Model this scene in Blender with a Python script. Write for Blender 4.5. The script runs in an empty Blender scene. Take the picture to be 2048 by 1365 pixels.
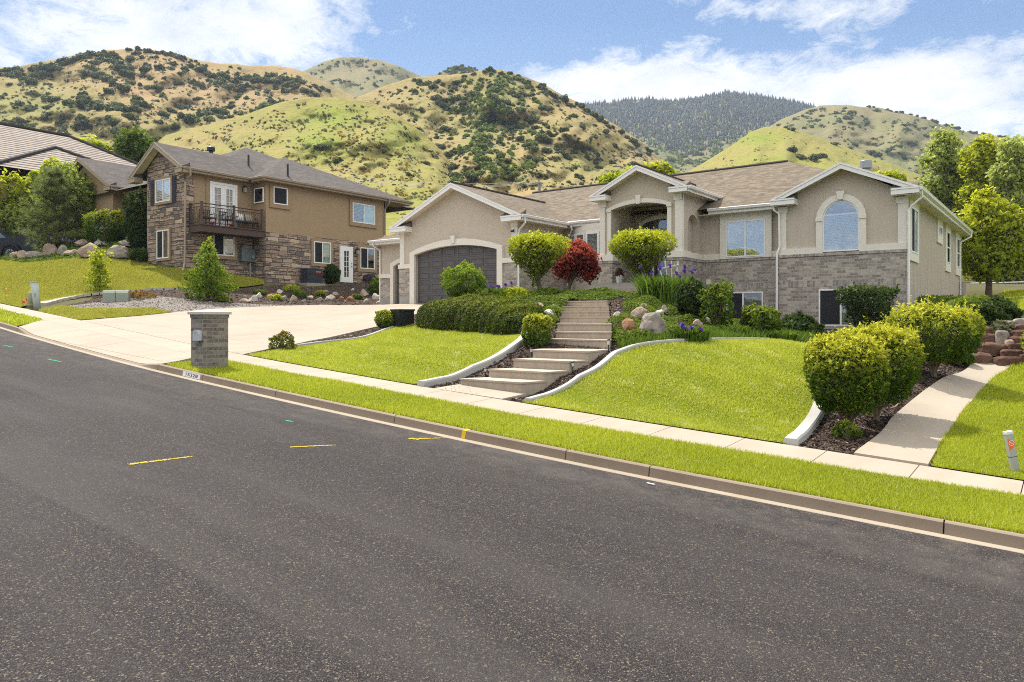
import bpy, bmesh, math, random
import numpy as np
from mathutils import Vector, Matrix, noise as mnoise
from mathutils.geometry import tessellate_polygon
R_ = math.radians
# ------------------------------------------------------------------ view geometry (eye at the origin, level camera)
F, CX, YH, TH = 1500.0, 1024.0, 640.0, R_(36.9)
FWD = np.array([-math.sin(TH), math.cos(TH), 0.0]); RGT = np.array([math.cos(TH), math.sin(TH), 0.0]); UP = np.array([0, 0, 1.0])
def ray(x, y): return FWD + RGT*((x-CX)/F) + UP*((YH-y)/F)
def at_Y(x, y, Y): r = ray(x, y); return r*(Y/r[1])
def at_X(x, y, X): r = ray(x, y); return r*(X/r[0])
def at_d(x, y, d): return ray(x, y)*d
def zs(X):                                   # street profile: rises to the left
    X = np.asarray(X, float)
    return -2.0 - 0.075*np.clip(X, -60, 30)
EYX = np.array([-80., -40, -28, -20, -14, -8, -2, 3, 10, 40]); 
# ground control points: X, Y, z
CTRL = """-25.6 25.3 .75;-18.7 25.3 .75;-28 26.4 .76;-22 18.5 .08;-20.5 14.5 -.3;-25.5 14.5 -.02;-27 20 .45;-28.5 23.5 .72;-18.5 18 -.05
-30 15.5 .66;-30.2 14 .5;-35 15 .95;-37 13 .95;-31.5 22 1.05;-29 22.1 .82;-33 20.8 1.62;-33.5 24 1.95;-35.5 24.8 2.05;-35.5 30.4 2.25;-34 30 2.2;-32.5 30 1.9;-31 28 1.25;-29 27 .82;-36.7 20.8 2.55
-40.6 20.8 3.1;-43 20 3.75;-42 17 2.75;-38 17.5 2.1;-48 19.5 3.9;-46 22 4.6;-53 18 3.75;-48 14.5 2.6;-41 14 1.75;-60 16 4.0;-60 28 5;-47 30 4.6;-36 38 3.2;-30 36 2.2;-66 14 3.6
-14.1 17 -.2;-17.4 16.5 -.27;-11.4 16.2 -.2;-19 13 -.58;-13.8 20 .72;-16.5 20 .7;-11 19.5 .6;-18 22 .74;-15 24 .8;-13.5 25 .85;-16 28 .85;-17.5 18.6 .25;-13.2 18.2 .35
-8.6 11.3 -1.40;-8.5 12.3 -1.06;-8.4 13.3 -.76;-8.6 14.4 -.45;-7.85 12.0 -1.1;-7.85 12.6 -.93;-7.85 13.4 -.70;-7.9 14.6 -.46;-9.5 15.6 -.20;-9.9 16.8 .0;-10.6 17.9 .2;-11.3 18.9 .42;-7.5 14.0 -.72;-9.8 13.2 -.68;-10.2 12 -1.02;-6.6 15.5 -.5
-6.3 17 -.47;-3.6 17 -.72;-4.3 13.5 -1.25;-8.0 17.2 -.2;-9.3 19 .35;-10.9 21 .72;-9.6 21 .45;-12.5 24.5 .85;-10 24 .1;-8 22 -.25;-7 19.5 -.35;-8 28 -.4;-5 28 -.4;-10.5 28.6 -.35;-4 22 -.5;-3 26 -.35
-3.1 13.3 -1.68;-2.4 17.5 -1.05;-1.6 20 -1.02;-.4 20 -1.1;-1.9 16 -1.45;0 15 -1.62;4 16 -1.9;4 20 -1.6;-1 13 -1.85
-2.6 21.9 -.2;-.5 21.9 -.1;2 22 -.1;6 22 -.3;-3.5 28 -.2;-1 26 .15;-1 35 .8;5 35 .9;-3.5 36 .5;-1 45 1.35;6 46 1.4;-4 44 1.0;12 30 .2;16 18 -2.8
-47 21.8 5.1;-44 22.4 4.95;-50 21.5 5.0;-15 45 2.5;-28 45 3;-25 34 1.5;-12 40 1.6;-50 45 6;-75 30 6.5;-80 18 4.6"""
CP = np.array([[float(v) for v in t.split()] for ln in CTRL.split('\n') for t in ln.split(';') if t.strip()])
Y0 = 11.2
def _tps(d2): return 0.5*d2*np.log(np.maximum(d2, 1e-9))
_ex = np.array([[x, Y0+.0, 0.0] for x in np.arange(-80, 21, 3.0)])
_pts = np.vstack([np.c_[CP[:, :2], CP[:, 2]-zs(CP[:, 0])], _ex])
_n = len(_pts)
_A = np.zeros((_n+3, _n+3)); _d = ((_pts[:, None, :2]-_pts[None, :, :2])**2).sum(-1)
_A[:_n, :_n] = _tps(_d) + np.eye(_n)*.15; _P = np.c_[np.ones(_n), _pts[:, :2]]; _A[:_n, _n:] = _P; _A[_n:, :_n] = _P.T
_w = np.linalg.solve(_A, np.r_[_pts[:, 2], 0, 0, 0])
def G(X, Y):
    """natural ground height; street side of the walk is a simple tilted strip"""
    X = np.atleast_1d(np.asarray(X, float)); Y = np.atleast_1d(np.asarray(Y, float))
    base = zs(X)
    out = base + .045*(np.minimum(Y, Y0)-Y0)
    far = Y > Y0
    if far.any():
        xf, yf = np.clip(X[far], -82, 20), np.clip(Y[far], 0, 48)
        d2 = (xf[:, None]-_pts[None, :, 0])**2 + (yf[:, None]-_pts[None, :, 1])**2
        r = _tps(d2)@_w[:_n] + _w[_n] + _w[_n+1]*xf + _w[_n+2]*yf
        k = np.clip((yf-Y0)/.8, 0, 1)
        out[far] = base[far] + r*k + np.clip(Y[far]-48, 0, 60)*.06
    return out
def g1(X, Y): return float(G(X, Y)[0])
def on_ground(x, y, off=0.0):
    r = ray(x, y); d = np.arange(3.0, 110.0, .04)
    p = d[:, None]*r[None, :]
    h = p[:, 2] - (G(p[:, 0], p[:, 1])+off)
    i = np.argmax(h < 0)
    if not (h < 0).any():
        j = np.argmin(h[:1400]); print('MISS', x, y, round(float(h[j]), 2)); q = p[j].copy(); q[2] = G(q[0], q[1])[0]; return q
    a, b = h[i-1], h[i]; t = a/(a-b) if i else 0
    return r*(d[i-1]+.04*t if i else d[0])
def road_ray(x, y, drop):                    # intersection with the street-side strip lowered by drop
    r = ray(x, y); lo, hi = 2.0, 80.0
    d = np.arange(2.0, 80.0, .02); p = d[:, None]*r
    h = p[:, 2] - (zs(p[:, 0]) + .045*(p[:, 1]-Y0) - drop)
    i = np.argmax(h < 0); return p[i]
# ------------------------------------------------------------------ scene basics
scene = bpy.context.scene; COL = scene.collection
rng = np.random.default_rng(7); random.seed(7)

class MB:
    """collects geometry and links it as ONE mesh object"""
    def __init__(s): s.v = []; s.f = []; s.mi = []; s.cur = 0
    def add(s, vs, fs):
        b = len(s.v); s.v += [tuple(map(float, p)) for p in vs]
        s.f += [tuple(i+b for i in f) for f in fs]; s.mi += [s.cur]*len(fs); return s
    def poly(s, pts): return s.add(pts, [tuple(range(len(pts)))])
    def box(s, x0, x1, y0, y1, z0, z1):
        return s.fr(((0, 0, 0), (1, 0, 0), (0, 0, 1), (0, 1, 0)), x0, x1, z0, z1, y0, y1)
    def fr(s, frm, u0, u1, v0, v1, d0, d1):
        """box in a local frame (origin, u, v, d)"""
        o, u, v, d = [np.array(a, float) for a in frm]
        P = [o+u*a+v*b+d*c for c in (d0, d1) for b in (v0, v1) for a in (u0, u1)]
        return s.add(P, [(0, 1, 3, 2), (4, 6, 7, 5), (0, 4, 5, 1), (2, 3, 7, 6), (0, 2, 6, 4), (1, 5, 7, 3)])
    def prism(s, pts, ext):
        n = len(pts); e = np.array(ext, float); P = [np.array(p, float) for p in pts]
        return s.add(P+[p+e for p in P], [tuple(range(n))[::-1], tuple(range(n, 2*n))]+[(i, (i+1) % n, n+(i+1) % n, n+i) for i in range(n)])
    def holed(s, outer, holes, frm, depth):
        """wall polygon with openings: outer/holes are (u,v) loops, extruded by depth along -d"""
        o, u, v, d = [np.array(a, float) for a in frm]
        loops = [outer]+holes; flat = [p for l in loops for p in l]
        tris = tessellate_polygon([[Vector((a, b, 0)) for a, b in l] for l in loops])
        A = [o+u*a+v*b for a, b in flat]; B = [p-d*depth for p in A]; n = len(flat)
        fs = [tuple(t) for t in tris]+[tuple(i+n for i in t[::-1]) for t in tris]; k = 0
        for l in loops:
            m = len(l); fs += [(k+i, k+(i+1) % m, n+k+(i+1) % m, n+k+i) for i in range(m)]; k += m
        return s.add(A+B, fs)
    def tube(s, pts, rad, sides=6, cap=True):
        pts = [np.array(p, float) for p in pts]; n = len(pts)
        if np.isscalar(rad): rad = [rad]*n
        vs = []; ref = np.array([.13, .31, .94])
        for i in range(n):
            t = pts[min(i+1, n-1)]-pts[max(i-1, 0)]; t = t/(np.linalg.norm(t)+1e-9)
            a = np.cross(t, ref); l = np.linalg.norm(a)
            if l < .1: a = np.cross(t, [1, 0, 0]); l = np.linalg.norm(a)
            a /= l; b = np.cross(t, a)
            vs += [pts[i]+rad[i]*(a*math.cos(2*math.pi*k/sides)+b*math.sin(2*math.pi*k/sides)) for k in range(sides)]
        fs = [(i*sides+k, i*sides+(k+1) % sides, (i+1)*sides+(k+1) % sides, (i+1)*sides+k) for i in range(n-1) for k in range(sides)]
        if cap: fs += [tuple(range(sides))[::-1], tuple((n-1)*sides+k for k in range(sides))]
        return s.add(vs, fs)
    def lathe(s, c, prof, sides=16):
        vs = [(c[0]+r*math.cos(2*math.pi*k/sides), c[1]+r*math.sin(2*math.pi*k/sides), c[2]+z) for r, z in prof for k in range(sides)]
        n = len(prof); fs = [(i*sides+k, i*sides+(k+1) % sides, (i+1)*sides+(k+1) % sides, (i+1)*sides+k) for i in range(n-1) for k in range(sides)]
        fs += [tuple(range(sides))[::-1], tuple((n-1)*sides+k for k in range(sides))]
        return s.add(vs, fs)
    def mesh(s, name, mats, off=(0, 0, 0), smooth=False):
        me = bpy.data.meshes.new(name)
        v = np.array(s.v)-np.array(off); me.from_pydata(v.tolist(), [], s.f)
        for m in (mats if isinstance(mats, (list, tuple)) else [mats]): me.materials.append(m)
        if any(s.mi): me.polygons.foreach_set('material_index', s.mi)
        bm = bmesh.new(); bm.from_mesh(me); bmesh.ops.recalc_face_normals(bm, faces=bm.faces); bm.to_mesh(me); bm.free()
        if smooth: me.polygons.foreach_set('use_smooth', [True]*len(me.polygons))
        me.update(); return me

def thing(name, label, cat, loc, group=None):
    o = bpy.data.objects.new(name, None); COL.objects.link(o); o.location = tuple(loc); o.empty_display_size = .2
    o['label'] = label; o['category'] = cat
    if group: o['group'] = group
    return o
def tag(o, label, cat, group=None):
    o['label'] = label; o['category'] = cat
    if group: o['group'] = group
    return o
def rootof(o):
    while o.parent: o = o.parent
    return o
def link(name, me, parent=None, loc=None, kind=None):
    o = bpy.data.objects.new(name, me); COL.objects.link(o)
    if parent: o.parent = parent
    if loc is not None: o.location = tuple(loc)
    if kind: o['kind'] = kind
    return o
def part(name, mb, mat, parent, smooth=False, label=None):
    o = link(name, mb.mesh(name, mat, rootof(parent).location, smooth), parent)
    if label: o['label'] = label
    return o
def solo(name, mb, mat, loc, label, cat, group=None, smooth=False):
    return tag(link(name, mb.mesh(name, mat, loc, smooth), None, loc), label, cat, group)
def struct(name, mb, mat, kind='structure', smooth=False): return link(name, mb.mesh(name, mat, (0, 0, 0), smooth), None, None, kind)

def np_mesh(name, V, Fc, mats, attrs=None, off=(0, 0, 0), smooth=False, mi=None):
    V = np.asarray(V, np.float32)-np.array(off, np.float32); Fc = np.asarray(Fc, np.int32); n, k = Fc.shape
    me = bpy.data.meshes.new(name); me.vertices.add(len(V)); me.vertices.foreach_set('co', V.ravel())
    me.loops.add(n*k); me.loops.foreach_set('vertex_index', Fc.ravel())
    me.polygons.add(n); me.polygons.foreach_set('loop_start', np.arange(0, n*k, k, dtype=np.int32))
    for m in (mats if isinstance(mats, (list, tuple)) else [mats]): me.materials.append(m)
    if mi is not None: me.polygons.foreach_set('material_index', np.asarray(mi, np.int32))
    me.update(calc_edges=True)
    for a, (dom, arr) in (attrs or {}).items():
        at = me.attributes.new(a, 'FLOAT', dom); at.data.foreach_set('value', np.asarray(arr, np.float32))
    if smooth: me.polygons.foreach_set('use_smooth', np.ones(n, bool))
    return me

# ------------------------------------------------------------------ node helpers
_nt = None
SK = bpy.types.NodeSocket
def nd(t, **k):
    n = _nt.nodes.new(t)
    for a, b in k.items(): setattr(n, a, b)
    return n
def put(sock, val):
    if isinstance(val, SK): _nt.links.new(val, sock)
    elif val is not None:
        if hasattr(sock.default_value, '__len__') and not hasattr(val, '__len__'): val = (val,)*len(sock.default_value)
        if hasattr(sock.default_value, '__len__') and len(sock.default_value) == 4 and len(val) == 3: val = tuple(val)+(1,)
        sock.default_value = val
def M(op, a, b=0.0, c=0.0, clamp=False):
    n = nd('ShaderNodeMath', operation=op, use_clamp=clamp); put(n.inputs[0], a); put(n.inputs[1], b); put(n.inputs[2], c); return n.outputs[0]
def VM(op, a, b=(0, 0, 0)):
    n = nd('ShaderNodeVectorMath', operation=op); put(n.inputs[0], a); put(n.inputs[1], b)
    return n.outputs['Value'] if op in ('DOT_PRODUCT', 'LENGTH') else n.outputs[0]
def mixc(f, a, b, mode='MIX'):
    n = nd('ShaderNodeMix', data_type='RGBA', blend_type=mode); put(n.inputs[0], f); put(n.inputs[6], a); put(n.inputs[7], b); return n.outputs[2]
def ramp(f, stops, interp='LINEAR'):
    n = nd('ShaderNodeValToRGB'); put(n.inputs[0], f); cr = n.color_ramp; cr.interpolation = interp
    while len(cr.elements) < len(stops): cr.elements.new(.5)
    for e, (p, c) in zip(cr.elements, stops): e.position = p; e.color = (c if hasattr(c, '__len__') else (c,)*3) + (1,) if not (hasattr(c, '__len__') and len(c) == 4) else c
    return n.outputs[0]
def noise(vec, scale, detail=2, rough=.5, dist=0):
    n = nd('ShaderNodeTexNoise'); put(n.inputs['Vector'], vec); put(n.inputs['Scale'], scale); put(n.inputs['Detail'], detail)
    put(n.inputs['Roughness'], rough); put(n.inputs['Distortion'], dist); return n.outputs[0]
def white(vec):
    n = nd('ShaderNodeTexWhiteNoise', noise_dimensions='3D'); put(n.inputs[0], vec); return n.outputs[0]
def voro(vec, scale, out='Distance', feature='F1', rnd=1):
    n = nd('ShaderNodeTexVoronoi', feature=feature); put(n.inputs['Vector'], vec); put(n.inputs['Scale'], scale); put(n.inputs['Randomness'], rnd); return n.outputs[out]
def comb(x, y=0.0, z=0.0):
    n = nd('ShaderNodeCombineXYZ'); put(n.inputs[0], x); put(n.inputs[1], y); put(n.inputs[2], z); return n.outputs[0]
def sep(v):
    n = nd('ShaderNodeSeparateXYZ'); put(n.inputs[0], v); return n.outputs
def attr(name): return nd('ShaderNodeAttribute', attribute_name=name).outputs['Fac']
def pos(): return nd('ShaderNodeNewGeometry').outputs['Position']
def nrm(): return nd('ShaderNodeNewGeometry').outputs['True Normal']
def objc(): return nd('ShaderNodeTexCoord').outputs['Object']
def scl(v, s): return VM('MULTIPLY', v, s)
def bump(h, strength=.3, dist=.02):
    n = nd('ShaderNodeBump'); put(n.inputs['Height'], h); put(n.inputs['Strength'], strength); put(n.inputs['Distance'], dist); return n.outputs[0]
MATS = {}
def mat(name, build):
    global _nt
    m = bpy.data.materials.new(name); m.use_nodes = True; _nt = m.node_tree; _nt.nodes.clear()
    out = nd('ShaderNodeOutputMaterial'); r = build(); _nt.links.new(r, out.inputs[0]); MATS[name] = m; return m
def pbr(col, rough=.8, spec=.3, normal=None, metal=0.0, coat=0.0):
    b = nd('ShaderNodeBsdfPrincipled'); put(b.inputs['Base Color'], col); put(b.inputs['Roughness'], rough); put(b.inputs['Metallic'], metal)
    put(b.inputs['Specular IOR Level'], spec); put(b.inputs['Coat Weight'], coat)
    if normal is not None: put(b.inputs['Normal'], normal)
    return b.outputs[0]
def mixs(f, a, b):
    n = nd('ShaderNodeMixShader'); put(n.inputs[0], f); _nt.links.new(a, n.inputs[1]); _nt.links.new(b, n.inputs[2]); return n.outputs[0]
def wall_uv():
    p = sep(pos()); n = sep(nrm()); k = M('GREATER_THAN', M('ABSOLUTE', n[0]), .6)
    return M('ADD', M('MULTIPLY', p[1], k), M('MULTIPLY', p[0], M('SUBTRACT', 1, k))), p[2]
def bricks(u, v, w, h, mortar, ragged=0.0):
    """returns per-brick random value and a joint mask"""
    vr = M('DIVIDE', v, h); row = M('FLOOR', vr)
    rr = white(comb(row, 3.3, 1.7))
    ww = M('MULTIPLY', w, M('ADD', 1-ragged*.5, M('MULTIPLY', rr, ragged))) if ragged else w
    off = M('ADD', M('MULTIPLY', M('MODULO', row, 2.0), .5), M('MULTIPLY', rr, ragged))
    ur = M('ADD', M('DIVIDE', u, ww), off); colm = M('FLOOR', ur)
    fu, fv = M('FRACT', ur), M('FRACT', vr)
    eu = M('MULTIPLY', M('MINIMUM', fu, M('SUBTRACT', 1, fu)), ww); ev = M('MULTIPLY', M('MINIMUM', fv, M('SUBTRACT', 1, fv)), h)
    return white(comb(colm, row, 9.1)), M('LESS_THAN', M('MINIMUM', eu, ev), mortar/2), colm, row

def m_plain(name, col, rough=.7, spec=.3, var=.12, scale=6, metal=0.0, bmp=0.0, coat=0.0):
    def b():
        p = pos(); n = noise(p, scale, 4, .6); c = mixc(M('MULTIPLY', n, var*2), col, tuple(x*.55 for x in col))
        return pbr(c, rough, spec, bump(noise(p, 90, 3), bmp, .01) if bmp else None, metal, coat)
    return mat(name, b)
def m_stucco(name, col, streak=0.0, grain=.5):
    def b():
        p = pos(); a = noise(p, .9, 4, .6); f = noise(p, 45, 3, .7)
        c = mixc(M('MULTIPLY', a, .35), col, tuple(x*.72 for x in col))
        c = mixc(M('MULTIPLY', f, .28), c, tuple(min(1, x*1.3) for x in col))
        if streak:
            s = noise(scl(p, (5, 5, .25)), 1.6, 4, .65); c = mixc(M('MULTIPLY', ramp(s, [(.45, 0.), (.75, 1.)]), streak), c, tuple(x*.6 for x in col))
        return pbr(c, .92, .15, bump(M('ADD', f, M('MULTIPLY', noise(p, 14, 3), .8)), grain, .012))
    return mat(name, b)
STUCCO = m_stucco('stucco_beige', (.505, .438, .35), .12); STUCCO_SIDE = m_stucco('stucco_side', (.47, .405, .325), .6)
STUCCO_BROWN = m_stucco('stucco_brown', (.35, .252, .152), .15); STUCCO_TRIM_BROWN = m_stucco('stucco_brown_trim', (.31, .222, .132))
TRIM = m_plain('cream_trim', (.74, .69, .60), .75, .2, .10, 3, bmp=.15); WHITE = m_plain('white_paint', (.78, .78, .76), .5, .35, .05)
SOFFIT = mat('soffit_vinyl', lambda: pbr(mixc(M('LESS_THAN', M('FRACT', M('MULTIPLY', M('ADD', sep(pos())[0], sep(pos())[1]), 6.0)), .09), (.66, .61, .52), (.42, .38, .32)), .6, .25))
GUTTER = m_plain('gutter_metal', (.82, .80, .77), .4, .4, .08); GUTTER_TAN = m_plain('tan_gutter', (.36, .29, .21), .5, .3, .08)
DOOR_GREY = m_plain('garage_grey', (.105, .096, .096), .5, .3, .10, 2)
CONC_FOUND = m_plain('foundation', (.33, .32, .30), .9, .2, .25, 2.5, bmp=.25)
def f_brick(rot=False, w=.29, h=.098, dim=1.0):
    def b():
        u, v = wall_uv()
        if rot: u, v = v, u
        r, j, cm, rw = bricks(u, v, w, h, .013); p = pos()
        c = ramp(r, [(0, (.15, .118, .106)), (.3, (.195, .155, .138)), (.5, (.27, .225, .19)), (.72, (.35, .305, .25)), (1, (.43, .385, .31))])
        g = noise(scl(p, (1, 1, 1)), 26, 3, .7); c = mixc(M('MULTIPLY', ramp(g, [(.4, 0.), (.62, 1.)]), .55), c, (.47, .43, .36))
        c = mixc(ramp(noise(p, 9, 3), [(.52, 0.), (.7, .45)]), c, (.17, .14, .125)); c = mixc(j, c, (.43, .40, .35)); c = scl(c, (dim, dim, dim))
        return pbr(c, .9, .2, bump(M('ADD', M('MULTIPLY', M('SUBTRACT', 1, j), .9), M('MULTIPLY', g, .3)), .6, .012))
    return b
BRICK = mat('grey_brick', f_brick()); SOLDIER = mat('soldier_brick', f_brick(True, .29, .098)); ROWLOCK = mat('rowlock_brick', f_brick(True, .12, .098))
PILLAR_BRICK = mat('pillar_brick', f_brick(False, .27, .0805, .62))
def f_stone():
    u, v = wall_uv(); p = pos()
    v2 = M('ADD', v, M('MULTIPLY', M('SUBTRACT', noise(scl(p, (1.3, 1.3, 3.0)), 1.0, 2), .5), .22)); u2 = M('ADD', u, M('MULTIPLY', noise(p, 2.2, 2), .12))
    r1, j1, c1, w1 = bricks(u2, v2, .38, .115, .018, .9); r2, j2, c2, w2 = bricks(M('ADD', u2, 7.3), M('ADD', v2, .03), .62, .23, .022, .8)
    k = M('GREATER_THAN', r2, .62); r = M('ADD', M('MULTIPLY', r2, k), M('MULTIPLY', r1, M('SUBTRACT', 1, k))); rr = white(comb(r, 2.2, k))
    j = M('MAXIMUM', j2, M('MULTIPLY', j1, M('SUBTRACT', 1, k)))
    c = ramp(rr, [(0, (.13, .108, .10)), (.14, (.24, .185, .155)), (.32, (.33, .24, .175)), (.55, (.45, .335, .235)), (.76, (.37, .255, .19)), (.9, (.54, .42, .30)), (1, (.54, .42, .30))], 'CONSTANT')
    g = noise(p, 12, 5, .7); c = mixc(M('MULTIPLY', g, .6), c, mixc(.5, c, (.10, .085, .085))); c = mixc(M('MULTIPLY', ramp(noise(p, 30, 3), [(.5, 0.), (.7, 1.)]), .3), c, (.40, .34, .28))
    c = mixc(j, c, (.07, .058, .05))
    return pbr(c, .93, .2, bump(M('ADD', M('MULTIPLY', M('SUBTRACT', 1, j), M('ADD', .6, M('MULTIPLY', rr, .6))), M('MULTIPLY', g, .5)), .9, .03))
STONE = mat('stone_veneer', f_stone)
def f_shingle(base, dark):
    def b():
        p = sep(pos()); n = sep(nrm()); k = M('GREATER_THAN', M('ABSOLUTE', n[0]), M('ABSOLUTE', n[1]))
        u = M('ADD', M('MULTIPLY', p[1], k), M('MULTIPLY', p[0], M('SUBTRACT', 1, k))); v = M('MULTIPLY', p[2], 2.35)
        r, j, cm, rw = bricks(u, v, .25, .145, .004, .7); r3 = white(comb(cm, rw, 4.4)); fv = M('FRACT', M('DIVIDE', v, .145))
        c = mixc(r, tuple(x*.66 for x in base), tuple(min(1, x*1.34) for x in base)); c = mixc(M('MULTIPLY', M('GREATER_THAN', r3, .72), .55), c, dark)
        c = mixc(M('MULTIPLY', M('LESS_THAN', fv, .16), .6), c, tuple(x*.45 for x in base)); c = mixc(M('MULTIPLY', noise(pos(), 60, 2), .35), c, dark)  # dark line on each course paints the shadow under the shingle butts
        c = mixc(M('MULTIPLY', noise(pos(), .6, 3), .4), c, tuple(x*1.25 for x in base))
        return pbr(c, .95, .15, bump(M('ADD', M('MULTIPLY', fv, -.6), M('MULTIPLY', r, .5)), .6, .02))
    return b
SHINGLE = mat('tan_shingle', f_shingle((.175, .143, .105), (.07, .056, .044))); SHINGLE_GREY = mat('grey_shingle', f_shingle((.098, .085, .078), (.06, .055, .052)))
def f_tile():
    p = sep(pos()); n = sep(nrm()); k = M('GREATER_THAN', M('ABSOLUTE', n[0]), M('ABSOLUTE', n[1]))
    u = M('ADD', M('MULTIPLY', p[1], k), M('MULTIPLY', p[0], M('SUBTRACT', 1, k))); v = M('MULTIPLY', p[2], 2.2)
    r, j, cm, rw = bricks(u, v, .33, .60, .01, .2); fv = M('FRACT', M('DIVIDE', v, .60))
    c = mixc(r, (.24, .20, .165), (.33, .275, .23)); c = mixc(M('LESS_THAN', fv, .38), c, (.025, .02, .02)); c = mixc(M('MULTIPLY', j, .6), c, (.14, .11, .09))  # dark band on each course paints the shade of the tile step
    return pbr(c, .85, .2, bump(M('MULTIPLY', fv, -1.0), .8, .05))
TILE = mat('concrete_tile', f_tile)
RIDGE = m_plain('ridge_dark', (.055, .048, .045), .9, .2, .3, 8)
def f_glass(tint, k):
    def b():
        g = nd('ShaderNodeBsdfGlossy'); put(g.inputs[0], (.92, .95, .98)); put(g.inputs['Roughness'], .0); t = nd('ShaderNodeBsdfTransparent'); put(t.inputs[0], tint)
        nz = bump(noise(pos(), 1.3, 2), .06, .05); put(g.inputs['Normal'], nz)
        return mixs(k, t.outputs[0], g.outputs[0])
    return b
GLASS = mat('window_glass', f_glass((.86, .92, .92), .42)); GLASS_DARK = mat('dark_glass', f_glass((.7, .75, .75), .16)); GLASS_GREEN = mat('green_glass', f_glass((.72, .86, .8), .30))
DARK = m_plain('dark_room', (.012, .012, .014), .9, .1, .3); SCREEN = m_plain('insect_screen', (.03, .031, .034), .9, .1, .1)
BLIND = m_plain('blind_white', (.62, .63, .62), .6, .3, .05); BLACK = m_plain('black_metal', (.018, .018, .02), .45, .4, .2)
RAIL = m_plain('bronze_rail', (.085, .05, .038), .45, .4, .2); DECKWOOD = m_plain('deck_fascia', (.10, .068, .055), .8, .2, .3, 4)
STEEL = m_plain('galvanised', (.33, .35, .36), .45, .5, .15, metal=.4); BOXGREEN = m_plain('utility_green', (.27, .31, .25), .55, .35, .15, 3)
POST_GREY = m_plain('post_plastic', (.36, .37, .33), .6, .3, .15, 8); PALE_PED = m_plain('pedestal_pale', (.42, .47, .43), .55, .35, .15, 5); OLIVE_PED = m_plain('pedestal_olive', (.33, .34, .22), .6, .3, .15, 5)
ORANGE = m_plain('orange_sticker', (.75, .13, .015), .5, .3, .08); YELLOWP = m_plain('yellow_flag', (.8, .5, .02), .5, .3, .05); RUBBER = m_plain('tyre_rubber', (.02, .02, .021), .9, .2, .1)
POT_WHITE = m_plain('white_pot', (.72, .72, .70), .4, .4, .06); SHUTTER = m_plain('shutter_blue_black', (.035, .04, .06), .6, .3, .15)
def f_conc(col, line=None, stain=.35):
    def b():
        p = pos(); a = noise(p, .7, 5, .62); f = noise(p, 38, 4, .7); s = noise(scl(p, (1.9, .45, 1.5)), .9, 5, .65, .4)
        c = mixc(M('MULTIPLY', ramp(a, [(.35, 0.), (.75, 1.)]), stain), col, tuple(x*.72 for x in col)); c = mixc(M('MULTIPLY', f, .3), c, tuple(min(1, x*1.18) for x in col))
        c = mixc(M('MULTIPLY', ramp(s, [(.48, 0.), (.70, 1.)]), .5), c, (col[0]*.80, col[1]*.73, col[2]*.66)); c = mixc(M('MULTIPLY', ramp(noise(p, 6.5, 3, .8), [(.66, 0.), (.74, 1.)]), .45), c, tuple(x*.55 for x in col))
        if line:
            q = sep(p); l = None
            for ax, per, ph in line:
                e = M('ABSOLUTE', M('SUBTRACT', M('FRACT', M('ADD', M('DIVIDE', q[ax], per), ph)), .5)); e = M('LESS_THAN', M('MULTIPLY', e, per), .011); l = e if l is None else M('MAXIMUM', l, e)
            c = mixc(M('MULTIPLY', l, .75), c, tuple(x*.3 for x in col))
        return pbr(c, .88, .25, bump(M('ADD', f, M('MULTIPLY', noise(p, 7, 3), .5)), .25, .006))
    return b
CONCRETE = mat('walk_concrete', f_conc((.365, .312, .247), None, .5)); DRIVE = mat('drive_concrete', f_conc((.35, .298, .236), [(0, 3.55, .1), (1, 3.6, .06)], .55))
KERBM = mat('kerb_concrete', f_conc((.25, .195, .145), None, .6)); GUTTERPAN = mat('gutter_concrete', f_conc((.33, .28, .215), None, .6)); 
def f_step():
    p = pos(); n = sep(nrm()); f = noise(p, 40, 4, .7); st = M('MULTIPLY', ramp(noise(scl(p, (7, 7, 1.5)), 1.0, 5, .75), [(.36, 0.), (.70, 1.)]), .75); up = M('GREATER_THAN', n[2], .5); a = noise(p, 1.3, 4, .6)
    top = mixc(M('MULTIPLY', a, .5), (.47, .40, .32), (.36, .30, .235)); ris = mixc(st, (.38, .32, .255), (.24, .195, .15)); c = mixc(up, ris, top)  # risers painted darker than treads for their shade; streaks are stains
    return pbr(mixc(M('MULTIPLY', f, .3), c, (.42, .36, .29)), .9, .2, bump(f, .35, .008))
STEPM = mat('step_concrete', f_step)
EDGING = mat('edging_concrete', f_conc((.40, .39, .365), None, .5)); CAPM = mat('cap_concrete', f_conc((.50, .47, .42), None, .3)); PAVER = mat('flagstone', f_conc((.42, .39, .34), None, .4))
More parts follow.
